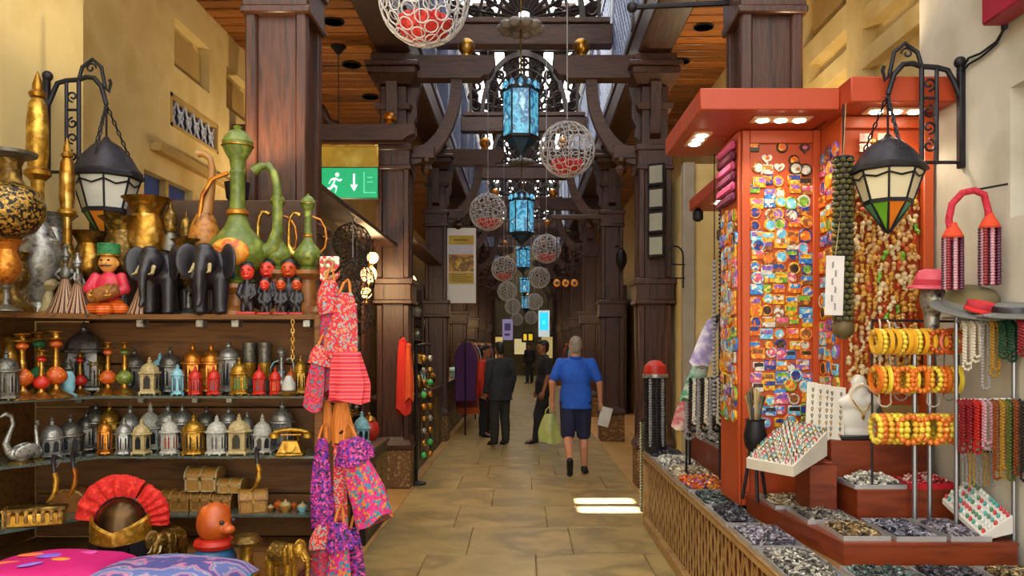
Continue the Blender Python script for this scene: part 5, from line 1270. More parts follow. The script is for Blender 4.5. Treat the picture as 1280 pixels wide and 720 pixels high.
part(t, 'back_shelf', MB().cbox(1.70, 2.1, 5.3, 6.9, .86, 1.06, .005), redwood)

traym = mk('steel_tray', 'a8a8aa', 'bcbcbe', 8, .35, .5); trayw = mk('white_tray', 'c8c4bc', rough=.5)
TRK = {
 'grey': ('8a867c', '5c5a54', 'b4b0a4', '3e3c3a'), 'dark': ('26262c', '3a3a44', '14141a', '5c5c68'), 'beige': ('b4a68a', '8a7a5c', 'cfc4aa', '5c5240'),
 'multi': ('c8641c', 'd89a2a', 'b03424', '6a4a8c'), 'green': ('3c4a4a', '24302f', '6a7a74', '20242a'), 'purple': ('857f8c', '5a5664', 'a8a2aa', '3c3a40'), 'white': ('c8c6bc', '9a988c', 'dedcd2', '6c6a64'), 'blue': ('4a4c5c', '6a6c78', '2a2b38', '8a8a94'), 'red': ('b02430', 'd04a54', 'c8b8b0', '8a1820'), 'gold': ('8a7048', '5c4a30', 'a89870', '3a3020')}
def trinkets(name, label, x0, x1, y0, y1, z, kind, n, seed, size=.016, heap=.02, slope=None):
    r = random.Random(seed); mbs = [MB() for _ in range(1)]
    mb = mbs[0]
    for i in range(n):
        x = r.uniform(x0+.02, x1-.02); y = r.uniform(y0+.02, y1-.02); s = size*r.uniform(.6, 1.4)
        zz = z+s*.6+heap*r.random()*(1-abs((x-x0)/(x1-x0)*2-1)**2)*(1-abs((y-y0)/(y1-y0)*2-1)**2)
        k = r.random()
        M = Matrix.Translation((x, y, zz)) @ Euler((r.uniform(-.7, .7), r.uniform(-.7, .7), r.uniform(0, 6))).to_matrix().to_4x4()
        if k < .45: mb.add(MB().torus((0, 0, 0), s, s*.32, 8, 4), M)
        elif k < .75: mb.add(MB().ball((0, 0, 0), (s*.9, s*.7, s*.6), 6, 4), M)
        else: mb.add(MB().cbox(-s, s, -s*.6, s*.6, -s*.35, s*.35, s*.2), M)
    c = TRK[kind]
    m = mk('trinket_'+kind, c[0], c[1], 46, .35, .25, kind='voro', c3=c[2], c4=c[3])
    o = part(None, name, mb.mesh(name), m)
    tag(o, label, 'jewellery', kind='stuff')
    return o
def tray(label, tl, x0, x1, y0, y1, z, kind, n, seed, m=None, size=.016, heap=.02, rim=.022, rz=None):
    t = thing('tray', label, 'tray', ((x0+x1)/2, (y0+y1)/2, z))
    w = (x1-x0)/2; l = (y1-y0)/2; m = m or traym
    part(t, 'base', MB().box(-w+.004, w-.004, -l+.004, l-.004, 0, .006), m)
    mb = MB(); pts = []
    ring_ = [(-w, -l), (w, -l), (w, l), (-w, l)]
    for i in range(4):
        a = ring_[i]; b = ring_[(i+1) % 4]
        mb.prism([(a[0], a[1]), (b[0], b[1]), (b[0]*.97, b[1]*.97), (a[0]*.97, a[1]*.97)], 0, rim, 'z')
    part(t, 'rim', mb.mesh('rim', smooth=False, fix=True), m)
    trinkets('trinkets', tl, x0+.01, x1-.01, y0+.01, y1-.01, z+.006, kind, n, seed, size, heap)
    return t
# lowest level, along the walkway, from far to near
T1L = [(6.72, 7.16, 'dark', 'black bead ropes', 'steel tray of black beads at the far end of the counter'), (6.22, 6.68, 'white', 'pale shell bracelets', 'steel tray of pale shells beside the black beads'), (5.72, 6.18, 'beige', 'beige bangles', 'steel tray of beige bangles'), (5.22, 5.68, 'multi', 'orange and violet beads', 'steel tray of bright orange beads on the counter edge'),
       (4.74, 5.18, 'green', 'dark green stones', 'narrow steel tray of dark green stones'), (4.24, 4.70, 'dark', 'black pendants', 'steel tray of black pendants on the counter edge'), (3.76, 4.20, 'purple', 'violet and grey stones', 'steel tray of violet stones on the counter edge'), (3.24, 3.72, 'grey', 'grey silver rings', 'large steel tray of grey rings at the counter edge'), (2.76, 3.2, 'beige', 'pale rings', 'nearest steel tray cut off by the bottom edge')]
for i, (y0, y1, k, tl, lab) in enumerate(T1L):
    x1 = 1.255 if 4.2 < y0 < 5.2 else (1.32 if y0 < 4.2 else 1.38)
    tray(lab, 'pile of '+tl+' in the walkway side tray', 1.075, x1, y0, y1, Z1, k, 340 if y0 > 5 else 480, 100+i, size=.020 if k in ('multi', 'beige', 'white') else .015, heap=.05 if k in ('multi', 'white', 'dark') else .02)
# second level: along the side and across the front
T2L = [(1.32, 1.585, 4.20, 4.55, 'beige', 'pale bead bracelets', 'steel tray of pale bracelets below the white ring tray'), (1.37, 1.615, 3.86, 4.18, 'grey', 'grey charms', 'steel tray of grey charms on the lowest step side'), (1.41, 1.62, 3.53, 3.83, 'gold', 'brown and gold pendants', 'steel tray of brown pendants at the corner of the lowest step'),
       (1.64, 1.86, 3.52, 3.9, 'blue', 'dark blue rings', 'steel tray of dark rings, left on the front of the lowest step'), (1.88, 2.06, 3.52, 3.9, 'purple', 'grey and violet charms', 'steel tray of violet charms, right on the front of the lowest step'),
       ]
for i, (x0, x1, y0, y1, k, tl, lab) in enumerate(T2L): tray(lab, 'heap of '+tl+' on the lowest step', x0, x1, y0, y1, Z2, k, 480, 200+i, size=.013)
T0L = [(1.35, 1.62, 3.02, 3.42, 'green', 'black and green chains', 'front steel tray of dark chains at the bottom edge, left'), (1.64, 1.90, 3.02, 3.42, 'dark', 'black chains', 'front steel tray of black chains at the bottom edge, middle'), (1.92, 2.17, 3.02, 3.42, 'gold', 'gold and black chains', 'front steel tray of gold chains at the bottom edge, right')]
for i, (x0, x1, y0, y1, k, tl, lab) in enumerate(T0L): tray(lab, 'heap of '+tl+' in a front tray', x0, x1, y0, y1, Z1, k, 420, 230+i, size=.016)
# third level
tray('big steel tray of silver charms at the corner of the middle step', 'broad heap of silver charms on the middle step', 1.64, 1.90, 3.965, 4.20, Z3, 'white', 420, 240, size=.012, heap=.06)
t = tray('red velvet ring tray on the middle step', 'red and white rings standing in the red velvet tray', 1.91, 2.14, 3.965, 4.18, Z3, 'red', 200, 241, m=mk('red_velvet', 'a80c1c', 'c01828', 12, .9), size=.014, heap=.05, rim=.03)
# second-level board of coloured rings, sloped, at the right edge
t = thing('ring_board', 'sloping board of red and teal bead rings at the right edge', 'ring board', (2.09, 3.70, Z2), (.0, -.0, 0), (.75, .6, 1.1))
part(t, 'board', MB().raw([(-.09, -.28, .0), (.09, -.28, .03), (.09, .28, .14), (-.09, .28, .09), (-.09, -.28, .02), (.09, -.28, .10), (.09, .28, .20), (-.09, .28, .11)], [(3, 2, 1, 0), (4, 5, 6, 7), (0, 1, 5, 4), (1, 2, 6, 5), (2, 3, 7, 6), (3, 0, 4, 7)]), trayw)
bm = [mk('bead_red', 'b83a3c', rough=.3), mk('bead_teal', '4a9a94', rough=.3), mk('bead_white', 'c8d0c8', rough=.3), mk('bead_green', '4a7a58', rough=.3)]
for i in range(13):
    for j in range(5):
        u = (i+.5)/13; v = (j+.5)/5; x = -.09+.18*v; y = -.28+.56*u; z = (.02+.09*u)*(1-v)+(.10+.10*u)*v
        part(t, 'bead_ring', cm('ringbead', lambda: MB().ball((0, 0, .007), .012, 8, 6)), bm[(i*3+j*2+(i*j) % 3) % 4], (x, y, z))
# white velvet ring tray on the corner, sloping towards the walkway
t = thing('ring_display', 'white velvet ring display sloping over the step corner', 'ring display', (1.47, 4.16, Z2+.0), (0, 0, 0))
a = P(933, 573, 4.15)-Vector((1.47, 4.16, Z2)); b = P(992, 583, 3.78)-Vector((1.47, 4.16, Z2)); c = P(1034, 540, 4.05)-Vector((1.47, 4.16, Z2)); d = P(985, 524, 4.5)-Vector((1.47, 4.16, Z2))
q = [a, b, c, d]; low = [v-Vector((0, 0, .05)) for v in q[:2]]+[Vector((v.x, v.y, v.z-.12)) for v in q[2:]]
part(t, 'body', MB().raw(low+q, [(3, 2, 1, 0), (4, 5, 6, 7), (0, 1, 5, 4), (1, 2, 6, 5), (2, 3, 7, 6), (3, 0, 4, 7)]).mesh('body', smooth=False, fix=True), mk('white_velvet', 'cfcabc', 'c2bcae', 8, .8))
part(t, 'support', MB().cbox(-.02, .12, -.1, .12, .0, max(.02, low[0].z+.03), .004), redwood)
part(t, 'prop', MB().cbox(.10, .14, -.02, .2, .0, .26, .004), redwood)
for i in range(9):
    for j in range(11):
        u = (i+.5)/9; v = (j+.5)/11
        p = (q[0]*(1-u)+q[1]*u)*(1-v)+(q[3]*(1-u)+q[2]*u)*v
        part(t, 'ring', cm('fring', lambda: MB().torus((0, 0, .008), .011, .0035, 10, 4, 'x').ball((0, 0, .021), .006, 6, 4)), [silver, pewter, gold, MATS['bead_teal'], silver, MATS['bead_red']][(i*5+j*7) % 6], p, (0, 0, .3*(i+j)))
# white bust with necklace and earring boards
t = thing('necklace_bust', 'white necklace bust on black base', 'display bust', (PX(1074, 4.28), 4.28, Z4), (0, 0, 0), 1.2)
def bust():
    p = [('e', (0, 0, .09), (.085, .035, .09)), ('e', (0, 0, .165), (.10, .038, .045)), ('c', (0, .01, .2), .045, (0, .012, .255), .036), ('e', (0, 0, .03), (.082, .036, .04))]
    return blob(p, .008, 3, 'bust')
part(t, 'torso', bust(), mk('bust_white', 'cfcdc6', 'c4c2ba', 5, .6)); part(t, 'base', MB().cbox(-.095, .095, -.045, .045, 0, .022, .005), blackp)
part(t, 'pearl_strand', MB().torus((0, -.03, .19), .05, .006, 20, 5, 'y', 1, 1.1), mk('pearl', 'd8ccb0', rough=.3)); part(t, 'pendant', MB().ball((0, -.044, .105), (.007, .005, .014), 8, 6).tube([(-.045, -.035, .18), (-.02, -.042, .14), (0, -.044, .115), (.02, -.042, .14), (.045, -.035, .18)], .003, 5), gold)
for i, (px, w, lab) in enumerate(((1013, 14, 'narrow white earring board, left of three'), (1027, 18, 'white earring board, middle of three'), (1043, 24, 'wide white earring board, right of three'))):
    d = 4.25; t = thing('earring_board', lab+' leaning by the magnet pillar', 'earring board', (PX(px, d), d, Z4), (-.16, .10, 0))
    ww = w/F*d; hh = .31-.012*i
    part(t, 'card', MB().cbox(-ww/2, ww/2, -.006, .006, 0, hh, .003), mk('card_white', 'd0ccc0', 'c2bdb0', 7, .7))
    for r_ in range(8):
        for s in ((-1, 1) if i else (0,)):
            part(t, 'earring', cm('earring', lambda: MB().torus((0, -.008, 0), .006, .002, 8, 4, 'y').ball((0, -.009, -.011), .004, 6, 4)), pewter if r_ % 2 else gold, (s*ww*.24, 0, .03+(hh-.05)*r_/7.5))
t = thing('gold_box', 'small yellow-brown box beside the necklace bust', 'box', (PX(1046, 4.42), 4.42, Z4)); 
part(t, 'body', MB().cbox(-.04, .04, -.03, .03, 0, .045, .004), dgold); part(t, 'lid', MB().cbox(-.042, .042, -.032, .032, .046, .06, .004), gold)

# ------------------------------------------------------------------ canopy with spotlights
oc = mk('canopy_orange', 'a83e18', 'a03814', 2, .45)
t = thing('stall_canopy', 'orange canopy with spotlights over the right stall', 'canopy', (0, 0, 0))
ZC = 2.86
part(t, 'panel', MB().cbox(.925, 1.66, 4.2, 4.735, ZC, ZC+.115, .006), oc)
part(t, 'panel', MB().cbox(.925, 1.27, 4.735, 5.24, ZC, ZC+.115, .006), oc)
part(t, 'panel', MB().cbox(1.66, 2.195, 4.06, 4.44, ZC, ZC+.13, .006), oc)
part(t, 'panel', MB().cbox(1.70, 2.195, 4.44, 4.9, ZC, ZC+.115, .006), oc)
def spots(par, x, y, z, rz, n=3):
    f = part(par, 'spot_plate', MB().cbox(-.16, .16, -.055, .055, -.012, 0.0, .01), mk('spot_plate', 'd0a078', rough=.4), (x, y, z), (0, 0, rz))
    for k in range(n):
        part(f, 'bulb', cm('bulb', lambda: MB().lathe([(0, -.02), (.03, -.018), (.036, -.012), (.036, 0)], 14)), mk('bulb_glow', 'fff4dc', rough=.3, emit=10), (-.1+.1*k, 0, 0))
    lamp('SPOT', (0, 0, -.04), 9, (1, .84, .62), f, .06, (0, 0, 0), 2.3)
spots(t, .925+.115, 4.78, ZC, PI/2); spots(t, 1.40, 4.36, ZC, 0); spots(t, 1.95, 4.2, ZC, 0)
t = thing('stall_canopy', 'second small orange canopy further down the right stall', 'canopy', (0, 0, 0))
part(t, 'panel', MB().cbox(1.57, 2.6, 6.25, 7.6, ZC+.03, ZC+.14, .006), oc); spots(t, 1.72, 7.0, ZC+.03, PI/2)
part(t, 'bracket_lamp', MB().lathe([(.02, -.12), (.05, -.1), (.05, -.03), (.02, 0)], 12, (1.62, 7.45, ZC+.03)), iron)

# ------------------------------------------------------------------ magnet pillar and boards
t = thing('magnet_pillar', 'orange pillar cladding covered with souvenir magnets', 'display pillar', (0, 0, 0))
part(t, 'front_board', MB().cbox(1.25, 1.70, 4.60, 4.62, .70, ZC-.005, .004), orange)
part(t, 'side_board', MB().cbox(1.23, 1.25, 4.60, 5.0, .70, ZC-.005, .004), orange)
part(t, 'frame_strip', MB().cbox(1.25, 1.295, 4.58, 4.60, .78, ZC-.005, .004), orange)
part(t, 'frame_strip', MB().cbox(1.655, 1.70, 4.58, 4.60, .78, ZC-.005, .004), orange)
part(t, 'top_strip', MB().cbox(1.295, 1.655, 4.58, 4.60, ZC-.08, ZC-.005, .004), orange)
t = thing('charm_board', 'orange board behind the rows of wooden charms', 'display board', (0, 0, 0))
part(t, 'board', MB().cbox(1.72, 2.17, 4.32, 4.34, 1.30, ZC-.005, .004), orange)
part(t, 'left_strip', MB().cbox(1.70, 1.72, 4.30, 4.60, 1.15, ZC-.005, .004), orange)
part(t, 'right_post', MB().cbox(2.13, 2.185, 4.26, 4.32, 1.12, ZC-.005, .005), orange)
part(t, 'top_strip', MB().cbox(1.72, 2.13, 4.30, 4.32, ZC-.07, ZC-.005, .004), orange)
part(t, 'lower_post', MB().cbox(1.745, 1.79, 4.36, 4.40, Z4, 1.6, .004), redwood)
mc = {n: mk('magnet_'+n, c, c2, 4.5, .4, kind='voro', c3=c, c4=c3, c5=c2) for n, c, c2, c3 in (('orange', 'd8741c', 'c85c10', 'e0b040'), ('yellow', 'dcae28', 'c8961c', 'b85c18'), ('blue', '2a6ab8', '3c88c8', 'c8c8c0'), ('white', 'd0ccc0', 'b8b4a8', '8a5a30'), ('purple', '6a4a9c', '8a5ab0', 'd89a50'), ('green', '5a8a2c', '78a83c', 'd0c050'), ('brown', '7a4420', '925a2c', 'd08a30'), ('sky', '5aa8c8', '7ac0d8', 'e0dcc8'), ('navy', '1c2c6c', '28408c', 'c05a28'), ('pink', 'c04a6c', 'd0648a', 'e0c0a0'), ('black', '24180f', '30221a', '5a3a20'))}
NM = list(mc)
def mag_round(): return MB().lathe([(0, -.0), (.5, 0), (.5, .10), (.42, .16), (.36, .12), (0, .12)], 14).xf(Matrix.Rotation(PI/2, 4, 'X'))
def mag_disc(): return MB().lathe([(0, .12), (.36, .12), (.34, .145), (0, .15)], 12).xf(Matrix.Rotation(PI/2, 4, 'X'))
def mag_rect(): return MB().cbox(-.5, .5, -.14, 0, -.4, .4, .04)
def mag_print(): return MB().box(-.4, .4, -.16, -.14, -.02, .3)
def mag_heart():
    p = []
    for i in range(16):
        a = 2*PI*i/16; p.append((.028*16*math.sin(a)**3, .028*(13*math.cos(a)-5*math.cos(2*a)-2*math.cos(3*a)-math.cos(4*a))))
    return MB().prism(p, -.14, 0, 'y').mesh('heart', fix=True)
def magnet(label, loc, rz, s, shape, c1, c2, group):
    t = thing('souvenir_magnet', label, 'magnet', loc, (0, 0, rz), s, group)
    if shape == 'round': part(t, 'rim', cm('mgr', mag_round), mc[c1]); part(t, 'picture', cm('mgd', mag_disc), mc[c2])
    elif shape == 'heart': part(t, 'body', cm('mgh', mag_heart), mc[c1]); part(t, 'picture', cm('mgd2', lambda: MB().ball((0, -.15, .06), (.2, .03, .16), 8, 6)), mc[c2])
    else: part(t, 'body', cm('mgs', mag_rect), mc[c1]); part(t, 'picture', cm('mgp', mag_print), mc[c2])
    return t
NR = random.Random(31)
def pick():
    a = NR.choice(['orange', 'orange', 'orange', 'yellow', 'yellow', 'blue', 'white', 'brown', 'sky', 'purple', 'pink', 'green', 'navy']); b = NR.choice([n for n in NM if n != a]); return a, b
def mag_field(where, place, rows, cols, z0, z1, s0, group, skip=None):
    for r_ in range(rows):
        z = z0+(z1-z0)*(r_+.5)/rows
        for c_ in range(cols):
            if skip and skip(r_, c_): continue
            u = (c_+.5)/cols+NR.uniform(-.05, .05); s = s0*NR.uniform(.86, 1.12); sh = NR.choice(['round', 'round', 'rect', 'rect', 'heart'] if r_ < 3 else ['round', 'round', 'rect', 'rect', 'rect'])
            a, b = pick()
            if where.startswith('front') and r_ < 3: a = NR.choice(['black', 'brown', 'white']); b = NR.choice(['orange', 'pink', 'white'])
            x, y, rz = place(u)
            magnet(f'{a} and {b} {dict(round="round", rect="oblong", heart="heart")[sh]} magnet, {ORD[c_+1]} in {ORD[r_+1]} row, {where}', (x, y, z+NR.uniform(-.016, .016)), rz, s, sh, a, b, group)
mag_field('front of orange pillar', lambda u: (1.30+.35*u, 4.60, 0), 26, 5, 2.79, 1.16, .074, 'magnets on the pillar front', lambda r, c: r < 2 and (r+c) % 2)
mag_field('corridor side of pillar', lambda u: (1.23, 4.97-.36*u, -PI/2), 18, 4, 2.42, 1.18, .086, 'magnets on the pillar side')
mag_field('narrow strip by charms', lambda u: (1.70, 4.58-.27*u, -PI/2), 18, 3, 2.72, 1.3, .086, 'magnets on the narrow strip')
# pink striped banner at the top of the pillar side
t = thing('scarf_stack', 'pink and purple folded scarves at the top of the pillar side', 'scarf stack', (1.225, 4.8, 2.46))
for k in range(6): part(t, 'scarf', cm('scf', lambda: MB().cbox(-.03, 0, -.18, .18, 0, .052, .012)), mk(('scarf_plum', 'scarf_pink')[k % 2], ('5c1c3c', 'a83a68')[k % 2], ('6c2448', 'c04a7c')[k % 2], 14, .8), (0, 0, .06*k))
# wooden charms
def charm_a(): return MB().lathe([(0, -.5), (.2, -.46), (.26, -.3), (.2, -.1), (.12, -.02), (.22, .08), (.27, .22), (.22, .36), (.1, .44), (0, .46)], 9)
def charm_b(): return MB().ball((0, 0, .2), (.26, .24, .26), 9, 6).ball((-.16, 0, -.2), (.16, .14, .26), 7, 5).ball((.16, 0, -.2), (.16, .14, .26), 7, 5).ball((0, 0, -.1), (.2, .18, .22), 7, 5)
def charm_c(): return MB().ball((0, 0, .28), .2, 9, 6).tube([(0, 0, .1), (.12, 0, -.1), (-.05, 0, -.3), (.1, 0, -.5)], [.16, .15, .14, .06], 7)
chm = [mk('charm_gold', 'cc9638', 'a8742a', 12, .35), mk('charm_beige', 'd0aa72', 'b88c54', 12, .45), mk('charm_red', 'a8401c', 'c05a28', 12, .4), mk('charm_green', '5c9a2c', '7ab03c', 12, .4), mk('charm_cream', 'd8c49a', 'c4ac7c', 12, .45)]
cw_ = ['gold', 'beige', 'rust', 'green', 'cream']
for r_ in range(25):
    for c_ in range(12):
        if r_ < 2 and (c_ in (0, 1, 2) or c_ > 9): continue
        x = 1.735+.385*(c_+.5)/12+NR.uniform(-.009, .009); z = 2.72-(2.72-1.36)*(r_+.5)/25+NR.uniform(-.014, .014)
        k = NR.choice([0, 0, 0, 0, 1, 1, 4, 4, 2]) if NR.random() > .03 else 3
        f = NR.choice([charm_a, charm_b, charm_c])
        solo('wooden_charm', cm(f.__name__, f), chm[k], f'{cw_[k]} wooden charm, {ORD[c_+1]} in {ORD[r_+1]} row of the charm board', 'charm', (x, 4.297, z), (NR.uniform(-.3, .3), NR.uniform(-.6, .6), NR.uniform(0, 6)), NR.uniform(.056, .072), 'wooden charms on the board')
t = thing('price_plate', 'white and red price cards at the top of the charm board', 'price cards', (1.80, 4.29, 2.66))
for k in range(4): part(t, 'card', MB().cbox(0, .06, 0, .008, 0, .045, .002), cream if k % 2 else mk('card_red_white', 'c86a5a', 'e0d4c8', 30, .6), (.075*(k % 2)*1.3, 0, .055*(k//2)))
# dark knotted tube and handwritten sheet
t = thing('knotted_garland', 'dark green knotted garland hanging between magnets and charms', 'garland', (PX(1054, 4.1), 4.1, PZ(402, 4.1)))
gl = MB(); H = PZ(198, 4.1)-PZ(402, 4.1)
part(t, 'core', MB().tube([(0, 0, 0), (0, 0, H)], .038, 12), iron)
for i in range(30):
    for k in range(8):
        a = 2*PI*k/8+(PI/8 if i % 2 else 0)
        if math.sin(a) < .5: part(t, 'knot', cm('knot', lambda: MB().ball((0, 0, 0), (.016, .016, .013), 6, 4)), mk('olive_knot', '3c3a1c', '5c5628', 20, .6, rand=.2), (.042*math.cos(a), .042*math.sin(a), H*(i+.5)/30))
part(t, 'top_ring', MB().torus((0, 0, H), .045, .008, 18, 6), iron)
part(t, 'hanger', MB().tube([(0, 0, H), (0, 0, ZC-PZ(402, 4.1))], .005, 5), iron)
part(t, 'bottom_bobble', MB().ball((0, 0, -.035), .055, 14, 10), mk('olive_ball', '4a3c20', '6a5a2c', 10, .6))
t = thing('paper_notice', 'white paper sheet with handwritten lines hanging by the garland', 'notice', (PX(1042, 4.04), 4.04, PZ(394, 4.04)), (0, .03, 0))
part(t, 'sheet', MB().box(-.046, .046, -.001, .001, 0, .30), mk('sheet_white', 'd4d0cc', 'c8c4c0', 6, .8))
ink = mk('ink', '5a5a68', rough=.8)
for k in range(6):
    pts = [(-.012+.016*(k % 2)+.006*math.sin(q*1.7+k), -.003, .27-.042*k-.003*q) for q in range(12)]
    part(t, 'handwriting', MB().tube(pts, .0014, 4), ink)
part(t, 'string', MB().tube([(0, 0, .30), (.03, .03, .5), (.05, .05, ZC-PZ(394, 4.04))], .002, 4), cream)

# ------------------------------------------------------------------ bracelet stand, necklaces, hats
amber = mk('amber_yellow', 'd8981c', 'e0b034', 14, .3, c3='c87c10'); amber2 = mk('amber_orange', 'cc5c14', 'd87a24', 14, .3, c3='b04410'); amber3 = mk('amber_lemon', 'd8bc2c', 'e4d04c', 14, .3)
def bang_plain(): return MB().tube([(.5*math.cos(2*PI*k/20), 0, .5*math.sin(2*PI*k/20)) for k in range(20)], .10, 6, True, flat=1.2)
def bang_bead():
    mb = MB()
    for k in range(14):
        a = 2*PI*k/14; mb.ball((.46*math.cos(a), 0, .46*math.sin(a)), .12, 8, 6)
    return mb
steelp = mk('steel_post', '8a8a8c', rough=.35, metal=.8)
t = thing('bracelet_stand', 'three-armed stand for yellow and orange bangles', 'stand', (PX(1147, 3.86), 3.86, Z2))
zr = [PZ(y, 3.86) for y in (416, 462, 521)]
part(t, 'post', MB().tube([(0, .03, 0), (0, .03, zr[0]-Z2+.02)], .012, 8), steelp); part(t, 'foot', MB().lathe([(.06, 0), (.06, .01), (.015, .02)], 16, (0, .03, 0)), silver)
for z in zr: part(t, 'arm', MB().tube([(-.225, 0, z-Z2), (.215, 0, z-Z2)], .014, 10), mk('velvet_roll', 'b8882c', rough=.8))
part(t, 'cross_clips', MB().tube([(0, 0, zr[0]-Z2), (0, .03, zr[0]-Z2)], .01, 6).tube([(0, 0, zr[1]-Z2), (0, .03, zr[1]-Z2)], .01, 6).tube([(0, 0, zr[2]-Z2), (0, .03, zr[2]-Z2)], .01, 6), silver)
RWN = ['top', 'middle', 'bottom']
for ri, z in enumerate(zr):
    dia = (.125, .135, .155)[ri]
    n = 15
    for k in range(n):
        x = PX(1147, 3.86)-.215+.42*(k+.5)/n
        side = (ri, k) in ((0, 10), (0, 12), (1, 4), (1, 7), (2, 5), (2, 9), (2, 13))
        bead = ri == 2 or k % 3 == 1 or ri == 1 and k % 2
        m = [amber, amber2, amber3][(k*2+ri+(k//4)) % 3] if ri else [amber, amber3, amber][k % 3]
        if (ri, k) in ((0, 10), (0, 12)): m = mk('amber_brown_bangle', 'a83c10', 'c05a1c', 10, .3)
        yo = -.055 if side else 0
        rz = NR.uniform(-.2, .2) if side else PI/2+NR.uniform(-.18, .18)
        nm = {id(amber): 'yellow', id(amber2): 'orange', id(amber3): 'lemon'}.get(id(m), 'brown')
        o = solo('bangle', cm('bb' if bead else 'bp', bang_bead if bead else bang_plain), m, f'{nm} {"beaded" if bead else "smooth"} bangle, {ORD[k+1]} from the left on the {RWN[ri]} arm', 'bangle', (x, 3.86+yo, z-dia*.5+.02), (0, NR.uniform(-.05, .05), rz), dia*.86, 'bangles on the stand')
def strand(label, px, d, y0, y1, w, m, bead, loops=1, group=None, hang=None):
    """a necklace hanging from a bar: a long narrow loop of beads"""
    z1 = PZ(y0, d); z0 = PZ(y1, d); h = z1-z0; ww = w/F*d
    t = thing('necklace', label, 'necklace', (PX(px, d), d, z1), group=group)
    for l in range(loops):
        pts = []; k = 1-.12*l; n = 14
        for i in range(n+1):
            a = PI*i/n
            pts.append((-ww/2*k*math.cos(a)*(1 if 0 < i < n else .9), -.02-.012*l, -(h*k-ww/2*k)-ww/2*k*math.sin(a)))
        pts = [(-ww*.3*k, .0, 0), (-ww*.36*k, -.018-.012*l, -.02)]+pts+[(ww*.36*k, -.018-.012*l, -.02), (ww*.3*k, 0, 0)]
        L = sum((Vector(a)-Vector(b)).length for a, b in zip(pts[:-1], pts[1:])); mb = MB(); acc = 0; step = bead*1.9
        mb.tube(pts, bead*.35, 4)
        i = 0; pos = 0
        for a, b in zip(pts[:-1], pts[1:]):
            a = Vector(a); b = Vector(b); sl = (b-a).length
            while pos <= sl:
                mb.ball(a.lerp(b, pos/sl), bead, 6, 4); pos += step
            pos -= sl
        o = part(t, 'bead_string', mb, m); o['kind'] = 'stuff'
    return t
t = thing('necklace_rack', 'metal rack with two bars carrying necklaces at the right edge', 'rack', (0, 0, 0))
part(t, 'upper_bar', MB().tube([P(1196, 402, 3.72), P(1268, 400, 3.55)], .009, 8), silver)
part(t, 'lower_bar', MB().tube([P(1196, 500, 3.72), P(1268, 499, 3.55)], .009, 8), silver)
a_ = P(1196, 402, 3.72); part(t, 'leg', MB().tube([(a_.x, a_.y+.005, Z2), (a_.x, a_.y+.005, a_.z+.02)], .010, 8), steelp)
a_ = P(1268, 400, 3.55); part(t, 'leg', MB().tube([(a_.x, a_.y+.005, Z1), (a_.x, a_.y+.005, a_.z+.02)], .010, 8), steelp)
nk = {n: mk('bead_'+n, c, rough=.3) for n, c in (('pearl', 'cfc8b8'), ('bottle_green', '16402a'), ('wine', '7a1420'), ('rose', 'b88a98'), ('amberdark', '7a3a10'), ('jet', '18161a'), ('steel', '8c8c90'), ('ochre', '9a7426'), ('olive', '4c5a24'), ('scarlet', 'a81c18'), ('brass2', 'a8843c'))}
NL = [(1206, 402, 462, 10, 'pearl', 'white pearl necklace, left one on the upper bar', 2), (1217, 402, 452, 11, 'pearl', 'white pearl necklace, right one on the upper bar', 2), (1229, 401, 486, 9, 'steel', 'long steel bead necklace on the upper bar', 1), (1240, 401, 470, 10, 'ochre', 'ochre bead necklace on the upper bar', 2), (1251, 401, 448, 12, 'bottle_green', 'dark green bead necklace on the upper bar, left one', 3), (1262, 401, 452, 12, 'bottle_green', 'dark green bead necklace on the upper bar, right one', 3), (1275, 400, 445, 11, 'wine', 'wine red bead necklace at the end of the upper bar', 3),
      (1201, 500, 565, 9, 'wine', 'wine red strand, first on the lower bar', 3), (1210, 500, 562, 9, 'wine', 'wine red strand, second on the lower bar', 3), (1219, 500, 566, 9, 'scarlet', 'scarlet strand, third on the lower bar', 3), (1231, 500, 560, 12, 'rose', 'pale rose necklace on the lower bar', 2), (1243, 500, 598, 9, 'amberdark', 'long amber brown necklace on the lower bar', 2), (1252, 500, 596, 9, 'ochre', 'long ochre necklace on the lower bar', 2), (1261, 500, 600, 9, 'olive', 'long olive necklace on the lower bar', 2), (1269, 500, 592, 9, 'amberdark', 'amber brown strand near the right edge', 2), (1277, 500, 600, 9, 'jet', 'jet black strand at the right edge', 2)]
for px, y0, y1, w, c, lab, lp in NL:
    d = 3.72+(3.55-3.72)*(px-1196)/72 if px < 1268 else 3.55-.12*(px-1268)/12
    strand(lab, px, d-.012, y0, y1, w, nk[c], .0075, lp, 'necklaces on the rack')
for i in range(9):
    px = 1203+i*9; d = 3.76
    strand(f'gold chain with pendant hanging low behind the rack, {ORD[i+1]} from the left', px, d, 565, 606, 6, nk['brass2'] if i % 2 else nk['steel'], .005, 1, 'low chains')
t = thing('chain_bar', 'thin bar holding the low gold chains', 'bar', (0, 0, 0)); part(t, 'bar', MB().tube([P(1196, 565, 3.765), P(1290, 565, 3.765)], .005, 6), iron)
for px in (1197, 1289): a_ = P(px, 565, 3.765); part(t, 'leg', MB().tube([(a_.x, a_.y, Z2), (a_.x, a_.y, a_.z)], .005, 6), iron)
for i in range(5):
    strand(f'pearl and steel chain hanging between the bangle arms, {ORD[i+1]} from the left', 1104+i*20, 3.95, 400+5*i, 508-8*(i % 3), 16, [nk['pearl'], nk['steel'], nk['jet']][i % 3], .0055, 1, 'chains behind the bangles')
t = thing('chain_bar', 'thin bar behind the bangles holding pearl chains', 'bar', (0, 0, 0)); part(t, 'bar', MB().tube([P(1090, 400, 3.965), P(1200, 402, 3.965)], .006, 6), iron)
